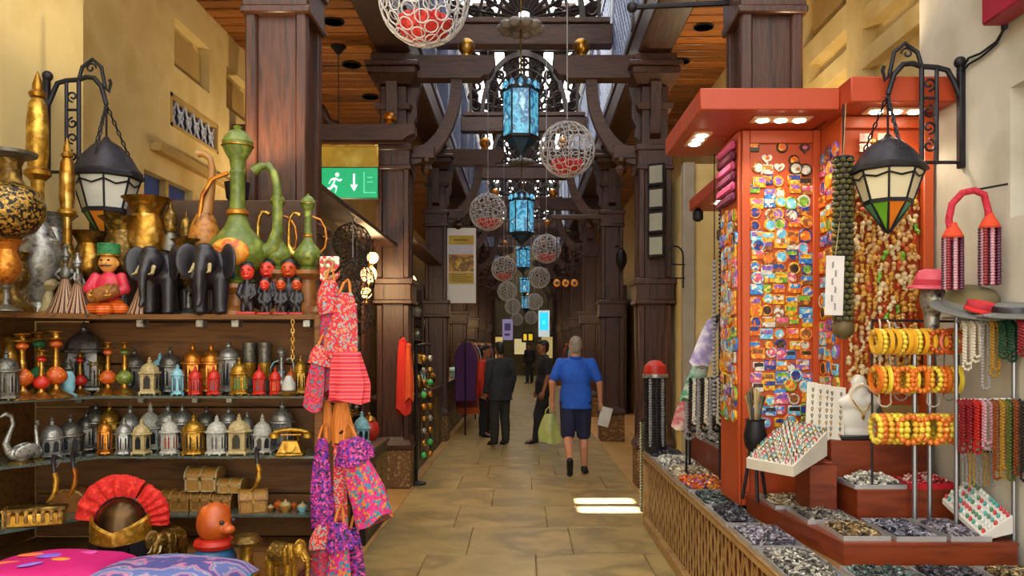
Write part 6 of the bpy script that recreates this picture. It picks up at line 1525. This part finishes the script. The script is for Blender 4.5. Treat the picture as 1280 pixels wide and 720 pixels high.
for px in (1091, 1199): a_ = P(px, 401, 3.965); part(t, 'leg', MB().tube([(a_.x, a_.y+.008, Z3 if px < 1100 else Z3), (a_.x, a_.y+.008, a_.z)], .006, 6), iron)
# grey mannequin figure behind the bangles
t = thing('mannequin_stand', 'grey shop mannequin torso with dark cap behind the bangles', 'mannequin', (PX(1090, 4.4), 4.4, Z4), (0, 0, 0), .95)
part(t, 'torso', blob([('e', (0, 0, .28), (.06, .045, .16)), ('c', (0, 0, .40), .035, (0, 0, .46), .028), ('e', (0, 0, .51), (.04, .045, .055)), ('e', (0, 0, .1), (.07, .05, .1))], .009, 2, 'torso'), mk('mannequin_grey', '7a7a78', '8c8c8a', 6, .5)); part(t, 'cap', MB().lathe([(.055, .53), (.06, .54), (.05, .57), (.03, .585), (0, .59)], 16), blackp)
# hats
def hat(label, c, rz, tilt, m, band, rx, ry, brim, h, under=None):
    t = thing('hat', label, 'hat', c, (tilt, 0, rz))
    V = []; Fc = []; prof = [(1, 0), (.99, .3), (.92, .65), (.75, .9), (.4, 1.0), (0, 1.0)]; n = 22
    mb = MB().lathe([(r_, z*h) for r_, z in prof], n); mb.xf(Matrix.Diagonal((rx, ry, 1, 1)))
    part(t, 'crown', mb, m)
    b = MB().lathe([(.97, .0), (brim*.98, -.012), (brim, -.008), (brim*.99, -.002), (.98, .008)], 26); b.xf(Matrix.Diagonal((rx, ry, 1, 1)))
    part(t, 'brim', b, under or m)
    r_ = MB().lathe([(.985, .004), (1.02, .008), (1.01, .03), (.985, .034)], 22); r_.xf(Matrix.Diagonal((rx, ry, 1, 1))); part(t, 'hat_band', r_, band)
    return t
t = thing('hat_stand', 'silver head form under the pink cap', 'hat stand', P(1166, 412, 3.93))
part(t, 'head', blob([('e', (0, 0, .15), (.06, .07, .085)), ('c', (0, .01, 0), .035, (0, .01, .09), .04), ('e', (0, -.07, .14), (.012, .02, .02))], .009, 2, 'head'), silver); 
zz = PZ(412, 3.93); part(t, 'pole', MB().tube([(0, .03, .02), (0, .03, Z2-zz+.0)], .012, 8), steelp)
pk = mk('coral_pink_cloth', 'c84a58', 'd8687a', 9, .8)
hat('coral pink cap on the silver head form', P(1166, 358, 3.92), .2, .1, pk, mk('cap_red', 'b02838', rough=.8), .085, .09, 1.35, .085)
hat('olive and grey felt hat with red lining beside the tassels', P(1213, 385, 3.72), .1, .32, mk('olive_felt', '5a5034', '6a6042', 12, .9), mk('grey_felt', '6c6c68', rough=.9), .12, .12, 1.45, .10, MATS['grey_felt'])
hat('red beret lying on the grey felt brim', P(1226, 386, 3.62), .5, .35, mk('red_beret', 'c01c1c', 'd83a30', 9, .85), mk('cap_red', 'b02838'), .075, .06, 1.08, .04)
hat('flat grey hat jutting in from the right edge', P(1268, 392, 3.56), -.2, .12, MATS['grey_felt'], blackp, .10, .10, 1.6, .05)
t = thing('hat_shelf', 'thin metal hat shelf above the hanging necklaces', 'shelf', (0, 0, 0))
a_ = P(1188, 397, 3.78); part(t, 'plate', MB().cbox(a_.x, 2.19, 3.5, 3.86, PZ(398, 3.7), PZ(396, 3.7)+.004, .002), mk('steel_shelf', '8a8a8c', rough=.4, metal=.5))
part(t, 'wall_arm', MB().cbox(2.12, 2.2, 3.6, 3.64, PZ(398, 3.7)-.05, PZ(398, 3.7), .004), iron)
def bead_line(h, r, n):
    mb = MB()
    for i in range(n): mb.ball((0, 0, -h*(i+.5)/n), (r, r, r*.75), 7, 4)
    return mb
# red rope with two tassels on the wall
d = 3.64; t = thing('tassel_necklace', 'red rope necklace with two striped bead tassels on the right wall', 'necklace', (0, 0, 0))
rp = [P(1190, 300, d), P(1186, 275, d), P(1190, 255, d), P(1203, 241, d), P(1218, 238, d), P(1230, 243, d), P(1235, 262, d), P(1237, 285, d)]
part(t, 'rope', MB().tube(rp, .016, 10), mk('crimson_rope', 'a01428', 'c02c40', 60, .8, bump=.8))
strm = mk('tassel_stripe', '5a1830', 'b8a0a8', 22, .5, kind='stripe', c3='2c1430', stretch=(1, 1, 1))
for px, y0, y1 in ((1191, 292, 358), (1237, 280, 352)):
    a_ = P(px, y0, d); h = (y1-y0)/F*d
    part(t, 'tassel_cap', MB().lathe([(.016, .05), (.022, .03), (.03, .02), (.045, -.012), (.042, -.02)], 14, a_), mk('orange_felt_cap', 'c8401c', rough=.8))
    for k in range(9):
        q = (k % 3-1)*.03; yq = (k//3-1)*.022
        o = part(t, 'bead_strand', cm(('tas', h), lambda: bead_line(h, .0115, 20)), [nk['wine'], nk['rose'], mk('bead_plum', '4a1838', rough=.3)][(k+k//3) % 3], (a_.x+q, a_.y+yq, a_.z-.015))
        o['kind'] = 'stuff'
part(t, 'nail', MB().tube([P(1216, 238, d), (2.2, d, PZ(230, d))], .005, 6), iron)

# ------------------------------------------------------------------ wall bracket lantern, cable and red box on the right
bracket_lantern('right', 2.2, 4.0, 1110, 168, 290, .34, (mk('warm_frost', 'c8c0a0', 'd4ccac', 5, .35), tg, gg, og), 'black wrought iron bracket on the right wall', 'black lantern with green and amber tip before the charm board', PZ(88, 4.0), PZ(203, 4.0))
cb = thing('power_cable', 'twin black cable running from the bracket up to the red box', 'cable', (0, 0, 0))
for k in range(2):
    part(cb, 'wire', MB().tube([(2.185, 3.98, PZ(90, 4.0)+.02*k), (2.185, 3.93, PZ(80, 3.93)+.03*k), (2.185, 3.83, PZ(72, 3.83)+.02*k), (2.185, 3.70, PZ(55, 3.7)+.01*k), (2.18, 3.63, PZ(35, 3.63))], .006, 6), iron)
t = thing('red_sign_box', 'dark red sign box cut off by the top right corner', 'sign', (0, 0, 0))
part(t, 'box', MB().cbox(2.08, 2.19, 3.2, 3.64, PZ(32, 3.63), PZ(32, 3.63)+.4, .008), mk('dark_red_panel', '7a1428', '8c1a30', 4, .5)); part(t, 'gland', MB().tube([(2.18, 3.63, PZ(36, 3.63)), (2.18, 3.63, PZ(30, 3.63))], .014, 8), iron)
# ------------------------------------------------------------------ far end of the right counter
t = thing('bead_tower', 'tower of black bead ropes topped with a red cap at the counter end', 'display tower', (PX(819, 6.95), 6.95, Z1+.03))
zb = Z1+.03; h = PZ(470, 6.95)-zb
part(t, 'core', MB().lathe([(.085, 0), (.095, .02), (.075, h*.5), (.07, h)], 16), blackp)
for k in range(14):
    a = 2*PI*k/14; o = part(t, 'bead_rope', cm('btw', lambda: bead_line(h*.92, .017, 26)), nk['jet'] if k % 3 else nk['steel'], (.085*math.cos(a), .085*math.sin(a), h)); o['kind'] = 'stuff'
part(t, 'cap', MB().lathe([(.10, h), (.105, h+.02), (.095, h+.09), (.05, h+.13), (0, h+.14)], 18), redp); part(t, 'cap_band', MB().lathe([(.105, h-.015), (.112, h-.01), (.112, h+.015), (.105, h+.02)], 18), silver)
t = thing('shell_garland_stand', 'stand of hanging pale shell garlands at the counter corner', 'stand', (1.16, 7.3, 0))
part(t, 'pole', MB().tube([(0, 0, 0), (0, 0, .95)], .02, 8), iron); part(t, 'ring', MB().torus((0, 0, .93), .09, .01, 16, 6), iron); part(t, 'spokes', MB().tube([(-.09, 0, .93), (.09, 0, .93)], .006, 5).tube([(0, -.09, .93), (0, .09, .93)], .006, 5), iron)
for k in range(16):
    a = 2*PI*k/16; o = part(t, 'garland', cm('shg', lambda: bead_line(.82, .017, 30)), [nk['pearl'], nk['olive'], nk['steel'], nk['ochre']][k % 4], (.09*math.cos(a), .09*math.sin(a), .92)); o['kind'] = 'stuff'
for i, (px, d, y0, y1, k, lab) in enumerate(((846, 6.5, 545, 570, 'white', 'pale shells'), (868, 6.0, 520, 545, 'grey', 'grey stones'), (892, 5.6, 560, 590, 'beige', 'beige shells'), (858, 6.3, 575, 590, 'dark', 'dark beads'))):
    pass
tray('grey tray heaped with silver coins on the far step', 'heap of silver coins on the far step', 1.43, 1.68, 5.9, 6.6, .86, 'grey', 300, 300, size=.022, heap=.10)
tray('far steel tray of brown charms behind the pillar', 'heap of brown charms on the far step', 1.43, 1.68, 5.32, 5.85, .86, 'gold', 260, 301, size=.02, heap=.07)
tray('white tray of shells on the far back shelf', 'heap of white shells on the far back shelf', 1.72, 2.05, 5.6, 6.6, 1.06, 'white', 300, 302, size=.024, heap=.10)
# hanging scarves and bead strips left of the magnet pillar
wsc = [mk('scarf_white_violet', 'c8c4d0', '8a7ab0', 9, .8, c3='e0dce4'), mk('scarf_white_green', 'c4c8c4', '3a8a64', 6, .8, c3='d8dcd8'), mk('scarf_cream_rose', 'c8bca4', 'b84a5c', 8, .8, c3='d8d0bc')]
for i, (px, d, y0, y1, w, lab) in enumerate(((893, 5.5, 400, 455, 22, 'white and violet scarf at the top of the hanging row'), (882, 5.7, 445, 500, 24, 'white and green scarf in the middle of the hanging row'), (868, 6.0, 488, 535, 24, 'cream scarf with rose spots, lowest of the hanging row'))):
    t = thing('hanging_scarf', lab, 'scarf', P(px, y0, d), (0, .35, 0)); h = (y1-y0)/F*d
    part(t, 'cloth', cloth_mesh(w/F*d, h*1.1, .05, 4, 80+i, .5), wsc[i]); part(t, 'clip', MB().cbox(-.02, .02, -.01, .01, -.01, .04, .003), iron)
t = thing('scarf_rail', 'slanting rail carrying the white scarves', 'rail', (0, 0, 0)); part(t, 'bar', MB().tube([P(900, 392, 5.4), P(862, 484, 6.1)], .01, 6), iron)
a_ = P(862, 484, 6.1); part(t, 'leg', MB().tube([a_, (a_.x, a_.y, Z1)], .01, 6), iron); a_ = P(900, 392, 5.4); part(t, 'leg', MB().tube([a_, (a_.x, a_.y, Z1)], .01, 6), iron)
for i, (px, m, lab) in enumerate(((901, 'jet', 'dark bead strip'), (904, 'ochre', 'yellow bead strip'), (893, 'steel', 'grey bead strip'))):
    dd = 5.10+.04*i; z1 = PZ(325 if i == 2 else 240, dd); h = z1-PZ(520, dd)
    t = thing('bead_strip', lab+' hanging beside the pillar corner', 'bead strip', (PX(px, dd), dd, z1)); o = part(t, 'beads', bead_line(h, .016, int(h/.026)), nk[m]); o['kind'] = 'stuff'; part(t, 'cord', MB().tube([(0, 0, -h), (0, 0, ZC-z1)], .004, 5), iron)
t = thing('necklace_rack', 'dark rack of tangled silver and black necklaces behind the scarves', 'rack', (0, 0, 0))
a_ = P(858, 478, 5.75); b_ = P(905, 470, 5.3); part(t, 'bar', MB().tube([a_, b_], .009, 6), iron)
for q_ in (a_, b_): part(t, 'leg', MB().tube([q_, (q_.x, q_.y, Z1)], .009, 6), iron)
for i in range(9):
    px = 861+5*i; d = 5.75-.45*i/9
    strand(f'{["silver", "jet black", "pearl"][i % 3]} necklace on the dark tangled rack, {ORD[i+1]} from the left', px, d-.01, 474, 548-9*(i % 3), 11, nk[['steel', 'jet', 'pearl'][i % 3]], .012, 2, 'necklaces on the dark rack')
# dark vase figure on three legs
t = thing('tripod_vase', 'dark metal vase on a tripod before the magnet pillar', 'vase', (PX(944, 4.45), 4.45, Z2+.002))
part(t, 'vase', MB().lathe([(.03, .26), (.055, .30), (.065, .36), (.05, .42), (.05, .44), (.06, .45), (.05, .45), (.03, .4)], 16), iron)
for k in range(3):
    a = 2*PI*k/3+.4; part(t, 'leg', MB().tube([(.03*math.cos(a), .03*math.sin(a), .28), (.05*math.cos(a), .05*math.sin(a), .14), (.075*math.cos(a), .075*math.sin(a), 0)], .010, 6), iron)
for k in range(7):
    a = 2*PI*k/7; part(t, 'dried_stalk', MB().tube([(.02*math.cos(a), .02*math.sin(a), .40), (.035*math.cos(a), .035*math.sin(a), .52), (.05*math.cos(a), .045*math.sin(a), .58+.02*(k % 3))], [.004, .007, .012], 6), cream if k % 2 else pewter)
# ------------------------------------------------------------------ second and third stalls on the left
GR = random.Random(11)
gm = [(gold, 'gold'), (silver, 'silver'), (copper, 'copper'), (redp, 'red'), (bluep, 'pale blue'), (dgold, 'bronze'), (cream, 'cream'), (greenp, 'green'), (pewter, 'pewter'), (white, 'white')]
def good(where, x, d, z, h, k=None):
    m, mn = GR.choice(gm); k = GR.randrange(5) if k is None else k
    if k == 0: return lantern(f'{mn} tin lantern, {where}', x, d, z, h, m, None, GR.choice(['hex', 'square', 'dome']), GR.uniform(0, 1), 'goods of the far left stalls')
    if k == 1: return goblet(f'{mn} goblet, {where}', x, d, z, h, m, None, 'goods of the far left stalls')
    if k == 2: return candlestick(f'{mn} candlestick, {where}', x, d, z, h, m, None, 'goods of the far left stalls')
    if k == 3: return lathe_thing('lidded_jar', f'{mn} lidded jar, {where}', 'jar', [('jar', [(.2, 0), (.22, .03), (.34, .25), (.36, .4), (.28, .6), (.2, .66)], m), ('lid', [(.22, .66), (.24, .69), (.16, .8), (.05, .86), (.06, .92), (0, 1.0)], brass)], (x, d, z), h, 14, 'goods of the far left stalls')
    return chest(f'{mn} trinket box, {where}', x, d, z, h*1.1, h*.7, h*.7, m, brass, GR.uniform(-.2, .2), 'goods of the far left stalls')
def rack(label, x0, x1, d0, d1, zs, where, n, h0, h1):
    t = thing('goods_rack', label, 'rack', (0, 0, 0))
    part(t, 'back', MB().cbox(x0, x1, d1, d1+.03, 0, zs[-1]+.45, .005), mk('rack_back', '2a1a0e', '3a2616', 4, .6, stretch=(.8, 5, 8)))
    for x in (x0, x1-.03): part(t, 'side', MB().cbox(x, x+.03, d0, d1, 0, zs[-1]+.45, .004), darkwood)
    for i, z in enumerate(zs):
        part(t, 'shelf', MB().cbox(x0+.03, x1-.03, d0, d1, z-.02, z, .003), darkwoodx)
        for k in range(n):
            x = x0+.06+(x1-x0-.12)*(k+.5)/n
            good(f'{ORD[k+1]} on {ORD[i+1]} shelf up, {where}', x, (d0+d1)/2+GR.uniform(-.04, .04), z, GR.uniform(h0, h1))
rack('dark rack of metalware between the bags and the carved column', -2.36, -1.70, 8.5, 8.8, [.12, .50, .88, 1.22, 1.55, 1.88], 'rack behind bags', 5, .18, .29)
rack('dark rack of metalware behind the red scarf', -2.28, -1.68, 13.4, 13.7, [.5, .9, 1.3, 1.7, 2.1], 'rack behind scarf', 4, .2, .32)
# dark glazed cabinet in front of the column
t = thing('glazed_cabinet', 'low dark cabinet with gilt panels in front of the carved column', 'cabinet', (0, 0, 0))
part(t, 'body', MB().cbox(-1.72, -1.28, 6.45, 7.5, 0, .72, .008), mk('black_cabinet', '17120e', '221a14', 6, .4))
part(t, 'top', MB().cbox(-1.74, -1.26, 6.42, 7.53, .72, .75, .006), darkwood)
gp = mk('gilt_panel', '6a5020', '3a2a10', 30, .4, .5, kind='voro', c3='8a6a2c', c4='4a3818')
for k in range(3): part(t, 'panel', MB().cbox(-1.282, -1.27, 6.52+.33*k, 6.78+.33*k, .08, .64, .004), gp)
for k in range(1): part(t, 'panel', MB().cbox(-1.66, -1.40, 6.438, 6.452, .08, .64, .004), gp)
for k, (x, d, kk) in enumerate(((-1.62, 6.62, 0), (-1.45, 6.68, 0), (-1.6, 6.95, 3), (-1.43, 7.05, 0), (-1.58, 7.3, 2), (-1.42, 7.35, 3))):
    good(f'{ORD[k+1]} one on top of the gilt cabinet', x, d, .75, .30-.02*(k % 3), kk)
darkball = mk('dark_fretwork', '2c2622', '403830', 10, .5, .4)
globe('dark fretwork ball lamp above the bags, upper one', 440, 303, 7.2, .17, False, darkball, 2.73, 'dark ball lamps'); globe('dark fretwork ball lamp above the bags, lower one', 441, 352, 6.9, .185, False, darkball, 2.73, 'dark ball lamps'); globe('dark fretwork ball lamp low behind the bags', 446, 398, 7.4, .15, False, darkball, 2.73, 'dark ball lamps')
mos = mk('mosaic_glow', 'ffce7a', 'ffb040', 40, .3, kind='voro', c3='ffe8b0', c4='ff7a30', emit=3.5)
def mosaic(label, px, py, d, r, top=2.73):
    c = P(px, py, d); t = thing('mosaic_lamp', label, 'lamp', c, group='glowing mosaic lamps')
    part(t, 'shade', cm('mosball', lambda: MB().ball((0, 0, 0), 1, 16, 12)), mos, scale=r); part(t, 'collar', cm('moscol', lambda: MB().lathe([(.5, .86), (.45, 1.0), (.2, 1.15), (.1, 1.4)], 12)), brass, scale=r)
    part(t, 'tassel', cm('mostas', lambda: MB().lathe([(0, -1.9), (.22, -1.8), (.12, -1.2), (.2, -1.05), (.1, -.95)], 10)), brass, scale=r); part(t, 'cord', MB().tube([(0, 0, r), (0, 0, top-c.z)], .006, 5), iron)
    lamp('POINT', (0, 0, -r*1.3), 12, (1, .68, .34), t, r)
mosaic('glowing mosaic ball lamp left of the carved column', 461, 343, 8.3, .085); mosaic('small glowing mosaic lamp higher left of the column', 466, 322, 8.4, .06); mosaic('glowing mosaic ball lamp right of the carved column', 511, 352, 9.9, .095, 2.95); mosaic('small glowing mosaic lamp near the red scarf', 507, 340, 10.6, .07, 2.95); mosaic('lowest glowing mosaic lamp beside the bags', 458, 366, 8.0, .055)
for i, (sx, d) in enumerate(((-1, 15.2), (-1, 16.4), (1, 15.8), (-1, 19.6), (1, 20.2), (-1, 21.4), (1, 24.6), (-1, 25.2), (-1, 29.4), (1, 29.8))):
    mosaic(f'distant glowing mosaic lamp on the {"left" if sx < 0 else "right"} side, {ORD[i+1]} from the camera', VX+sx*1.62/d*F, 430-(2.35-CAMH)/d*F, d, .11, 4.9)
solo('lamp_board', MB().cbox(-1.72, -1.42, 5.16, 9.0, 2.72, 2.76, .006), darkwoody, 'dark board between the first two left columns holding ball lamps', 'board')
solo('lamp_board', MB().cbox(-1.62, -1.36, 9.42, 13.4, 2.94, 2.98, .006), darkwoody, 'dark board beyond the carved column holding mosaic lamps', 'board')
def fill_uplight(label, x, y, z, e, rot=(PI, 0, 0)):  # added fill lamps, put in to brighten the board ceilings and upper walls
    t = thing('fill_uplight', label, 'lamp', (x, y, z)); part(t, 'housing', MB().lathe([(.05, 0), (.06, .01), (.07, .10), (.065, .10), (.04, .05)], 14), iron); part(t, 'lens', MB().lathe([(0, .07), (.055, .075)], 14), mk('bulb_glow', 'fff4dc', emit=10))
    lamp('SPOT', (0, 0, .11), e, (1, .76, .45), t, .06, rot, 2.4)
fill_uplight('black fill lamp added on top of the left partition', -1.62, 4.52, 2.44, 45); fill_uplight('black fill lamp added on top of the metalware rack', -2.1, 8.82, 2.33, 70); fill_uplight('black fill lamp added on top of the orange canopy', 1.95, 4.75, ZC+.115, 22)
fill_uplight('black fill lamp added on the second canopy', 2.0, 7.0, ZC+.14, 35)
fill_uplight('black fill lamp added on top of the pale pier', 2.1, 9.3, 3.5, 45)
# red scarves on the column, pole and ornament string
for i, (px, d, y0, y1, w, m, lab) in enumerate(((504, 8.78, 425, 515, 18, 'c02418', 'red scarf hanging on the carved column'), (511, 8.74, 432, 500, 10, 'c84a1c', 'orange scarf beside the red one'))):
    t = thing('hanging_scarf', lab, 'scarf', P(px, y0, d)); part(t, 'cloth', cloth_mesh(w/F*d, (y1-y0)/F*d, .09, 5, 90+i, .5), mk('scarf_'+m, m, m, 6, .8, bump=.3)); part(t, 'knot', MB().ball((0, 0, 0), .03, 10, 8), MATS['scarf_'+m]); part(t, 'hook', MB().tube([(0, 0, 0), (-.05, .1, .03), (-.06, .22, .03)], .006, 5), iron)
t = thing('ornament_stand', 'dark pole stand with strings of green and gold balls', 'stand', (PX(520, 9.3), 9.3, 0))
H = PZ(430, 9.3); part(t, 'pole', MB().tube([(0, 0, 0), (0, 0, H)], .022, 8), iron); part(t, 'foot', MB().lathe([(.12, 0), (.12, .02), (.03, .04)], 16), iron); part(t, 'arm', MB().tube([(-.02, 0, H-.02), (.10, 0, H), (.16, .1, H-.01)], .012, 6), iron)
gb = mk('green_glass_ball', '2c9a4a', '4ac468', 6, .15); 
for k, (x, y) in enumerate(((.09, .0), (.15, .09))):
    part(t, 'cord', MB().tube([(x, y, H-.01), (x, y, .3)], .004, 4), iron)
    for j in range(9): part(t, 'ball', cm('oball', lambda: MB().ball((0, 0, 0), .038, 12, 8)), [gb, gold, brass, copper, silver][(j*2+k*3) % 5], (x, y, .34+.14*j))
# long dark counter with goods between the first two columns
for idx, (y0, y1, lab) in enumerate(((9.75, 13.2, 'dark wooden counter between the first and second far left columns'), (14.2, 17.6, 'dark wooden counter beyond the poster column'))):
    t = thing('shop_counter', lab, 'counter', (0, 0, 0))
    part(t, 'body', MB().cbox(-1.95, -1.36, y0, y1, 0, .92, .008), mk('black_cabinet', '17120e')); part(t, 'top', MB().cbox(-1.97, -1.33, y0-.02, y1+.02, .92, .96, .006), darkwoody)
    n = int((y1-y0)/.6)
    for k in range(n): part(t, 'front_panel', MB().cbox(-1.362, -1.345, y0+.08+.58*k, y0+.5+.58*k, .12, .82, .004), darkwoody if k % 2 else gp)
    for k in range(11):
        good(f'{ORD[k+1]} along the counter {"before" if idx == 0 else "beyond"} the poster', -1.48-.22*(k % 2), y0+.2+(y1-y0-.4)*k/10.5, .96, GR.uniform(.2, .36))
# garments on rails
def garment_mesh(w, h, seed):
    r = random.Random(seed); V = []; Fc = []; n = 20; m = 12
    for j in range(m+1):
        t_ = j/m; ww = w*(.42+.58*min(1, t_*5)) if t_ < .2 else w*(1-.12*math.sin((t_-.2)*2.4)+.1*(t_-.2))
        for i in range(n):
            a = 2*PI*i/n; V.append((ww/2*math.cos(a), .05*math.sin(a)*(1+.35*math.sin(6*a+seed)*t_), -h*t_))
    for j in range(m):
        for i in range(n): Fc.append((j*n+i, j*n+n+i, j*n+n+(i+1) % n, j*n+(i+1) % n))
    Fc.append(tuple(range(n))); Fc.append(tuple(range(m*n, (m+1)*n))[::-1])
    return MB().raw(V, Fc).mesh('garment', ang=70)
gcol = [('purple', '4a2458'), ('dark blue', '1c2a50'), ('black', '16141a'), ('maroon', '5c1c24'), ('white patterned', 'a8a4a0'), ('teal', '1c4a50'), ('orange', 'b8501c'), ('grey', '55545a')]
def garment_rail(label, x, y0, y1, z, n, where, off=0):
    t = thing('garment_rail', label, 'rail', (x, 0, 0)); part(t, 'bar', MB().tube([(0, y0, z), (0, y1, z)], .014, 8), iron)
    for y in (y0, y1): part(t, 'leg', MB().tube([(0, y, 0), (0, y, z)], .014, 8), iron)
    for k in range(n):
        cn, c = gcol[(k*3+off) % 8]; y = y0+.12+(y1-y0-.24)*k/(n-1)
        g = thing('hanging_garment', f'{cn} garment, {ORD[k+1]} along the {where}', 'garment', (x, y, z-.06), (0, 0, .25), group='garments on rails')
        part(g, 'cloth', cm(('gar', k % 3), lambda: garment_mesh(.42, 1.05+.15*(k % 3), k)), mk('cloth_'+c, c, c, 5, .85, bump=.3)); part(g, 'hanger', cm('hgr', lambda: MB().tube([(-.16, 0, -.04), (0, 0, .0), (.16, 0, -.04)], .006, 5).tube([(0, 0, 0), (0, 0, .05), (.015, 0, .065)], .004, 5)), brass)
garment_rail('clothes rail beyond the poster on the left', -1.05, 14.3, 17.3, 1.72, 9, 'left rail')
garment_rail('far clothes rail on the left beyond the third column', -1.2, 18.9, 21.9, 1.72, 8, 'far left rail', 2)
garment_rail('far clothes rail on the right side of the hall', 1.25, 19.0, 22.0, 1.72, 8, 'far right rail', 4)
garment_rail('most distant clothes rail on the left', -1.2, 23.4, 26.4, 1.72, 7, 'most distant rail', 5)
for i, (sx, y0, y1) in enumerate(((-1, 18.6, 41), (1, 18.6, 41), (-1, 9.6, 18.4))):
    x = sx*2.35
    t = thing('shop_facade', ('dark shop fronts along the far left aisle', 'dark shop fronts along the far right aisle', 'dark shop front behind the left counters')[i], 'shop facade', (x, 0, 0))
    part(t, 'boards', MB().box(-.04, .04, y0, y1, 0, 3.0), mk('rack_back', '2a1a0e'))
    n = int((y1-y0)/1.5)
    for k in range(n):
        part(t, 'display_panel', MB().cbox(-.055 if sx > 0 else .03, -.03 if sx > 0 else .055, y0+.15+1.5*k, y0+1.25+1.5*k, .5, 2.4, .006), [pinks[0], gp, mk('shop_cloth_green', '3c5a2c', '7a8a3c', 14, .8, kind='voro', c3='a86a2c'), pinks[2], mk('shop_cloth_blue', '2c3a6a', '6a6a8c', 14, .8, kind='voro', c3='a88a5c')][k % 5])
# lit shop windows at the far end
for i, (x0, x1, z0, z1, c) in enumerate(((-1.9, -1.1, .9, 2.0, 'e0c070'), (-.5, .1, 1.1, 1.9, 'd8c890'), (.9, 1.5, .9, 2.0, 'c8b070'))):
    t = thing('lit_shop_window', f'softly lit shop window on the end wall, {ORD[i+1]} from the left', 'shop window', (0, 41.4, 0)); part(t, 'pane', MB().box(x0, x1, 0, .05, z0, z1), mk('window_glow_'+c, c, rough=.5, emit=.35)); part(t, 'frame', MB().box(x0-.06, x1+.06, -.03, .03, z1, z1+.08).box(x0-.06, x0, -.03, .03, z0, z1).box(x1, x1+.06, -.03, .03, z0, z1), darkwood)
# ------------------------------------------------------------------ small fittings on the right
t = thing('framed_panels', 'stack of four dark framed grey panels on the right carved column', 'panels', (PX(820, 8.94), 8.90, PZ(322, 8.94)), (0, 0, -.55))
for k in range(4):
    z = .265*k; f = part(t, 'frame', MB().cbox(-.10, .10, -.02, .02, z, z+.25, .01), iron); part(f, 'glass', MB().box(-.075, .075, -.026, -.02, z+.03, z+.22), mk('panel_grey', '8a8c80', '9a9c90', 3, .3))
part(t, 'rail', MB().box(-.012, .012, .02, .06, 0, 1.05), iron)
t = thing('arched_bracket', 'thin iron hoop bracket on the pale pilaster', 'bracket', (0, 8.2, 0)); zb = PZ(360, 8.2)
part(t, 'hoop', MB().tube([(1.63, 0, zb), (1.63, 0, zb+.33)]+[Vector((1.55+.08*math.cos(a), 0, zb+.33+.1*math.sin(a))) for a in [PI*q/8 for q in range(1, 9)]]+[(1.47, 0, zb+.3)], .009, 6), iron); part(t, 'rungs', MB().tube([(1.49, 0, zb+.1), (1.65, 0, zb+.1)], .008, 5), iron); part(t, 'rung', MB().tube([(1.49, 0, zb+.24), (1.65, 0, zb+.24)], .008, 5), iron)
t = thing('wall_lamp', 'small dark lantern on the right second column', 'lantern', (PX(777, 13.3), 13.3, PZ(340, 13.3))); part(t, 'body', MB().lathe([(0, 0), (.03, .03), (.09, .16), (.09, .28), (.05, .36), (.0, .40)], 8), iron); part(t, 'arm', MB().tube([(0, 0, .38), (-.05, .1, .45), (-.12, .2, .42)], .012, 6), iron)
dr = struct('door_1', MB().cbox(2.52, 2.60, 10.4, 11.6, 0, 2.5, .01), mk('door_wood', '6b4420', '7c5228', 4, .5, stretch=(5, 5, .6))); part(dr, 'door_frame', MB().box(2.5, 2.62, 10.25, 10.4, 0, 2.62).box(2.5, 2.62, 11.6, 11.75, 0, 2.62).box(2.5, 2.62, 10.4, 11.6, 2.5, 2.62), darkwood)
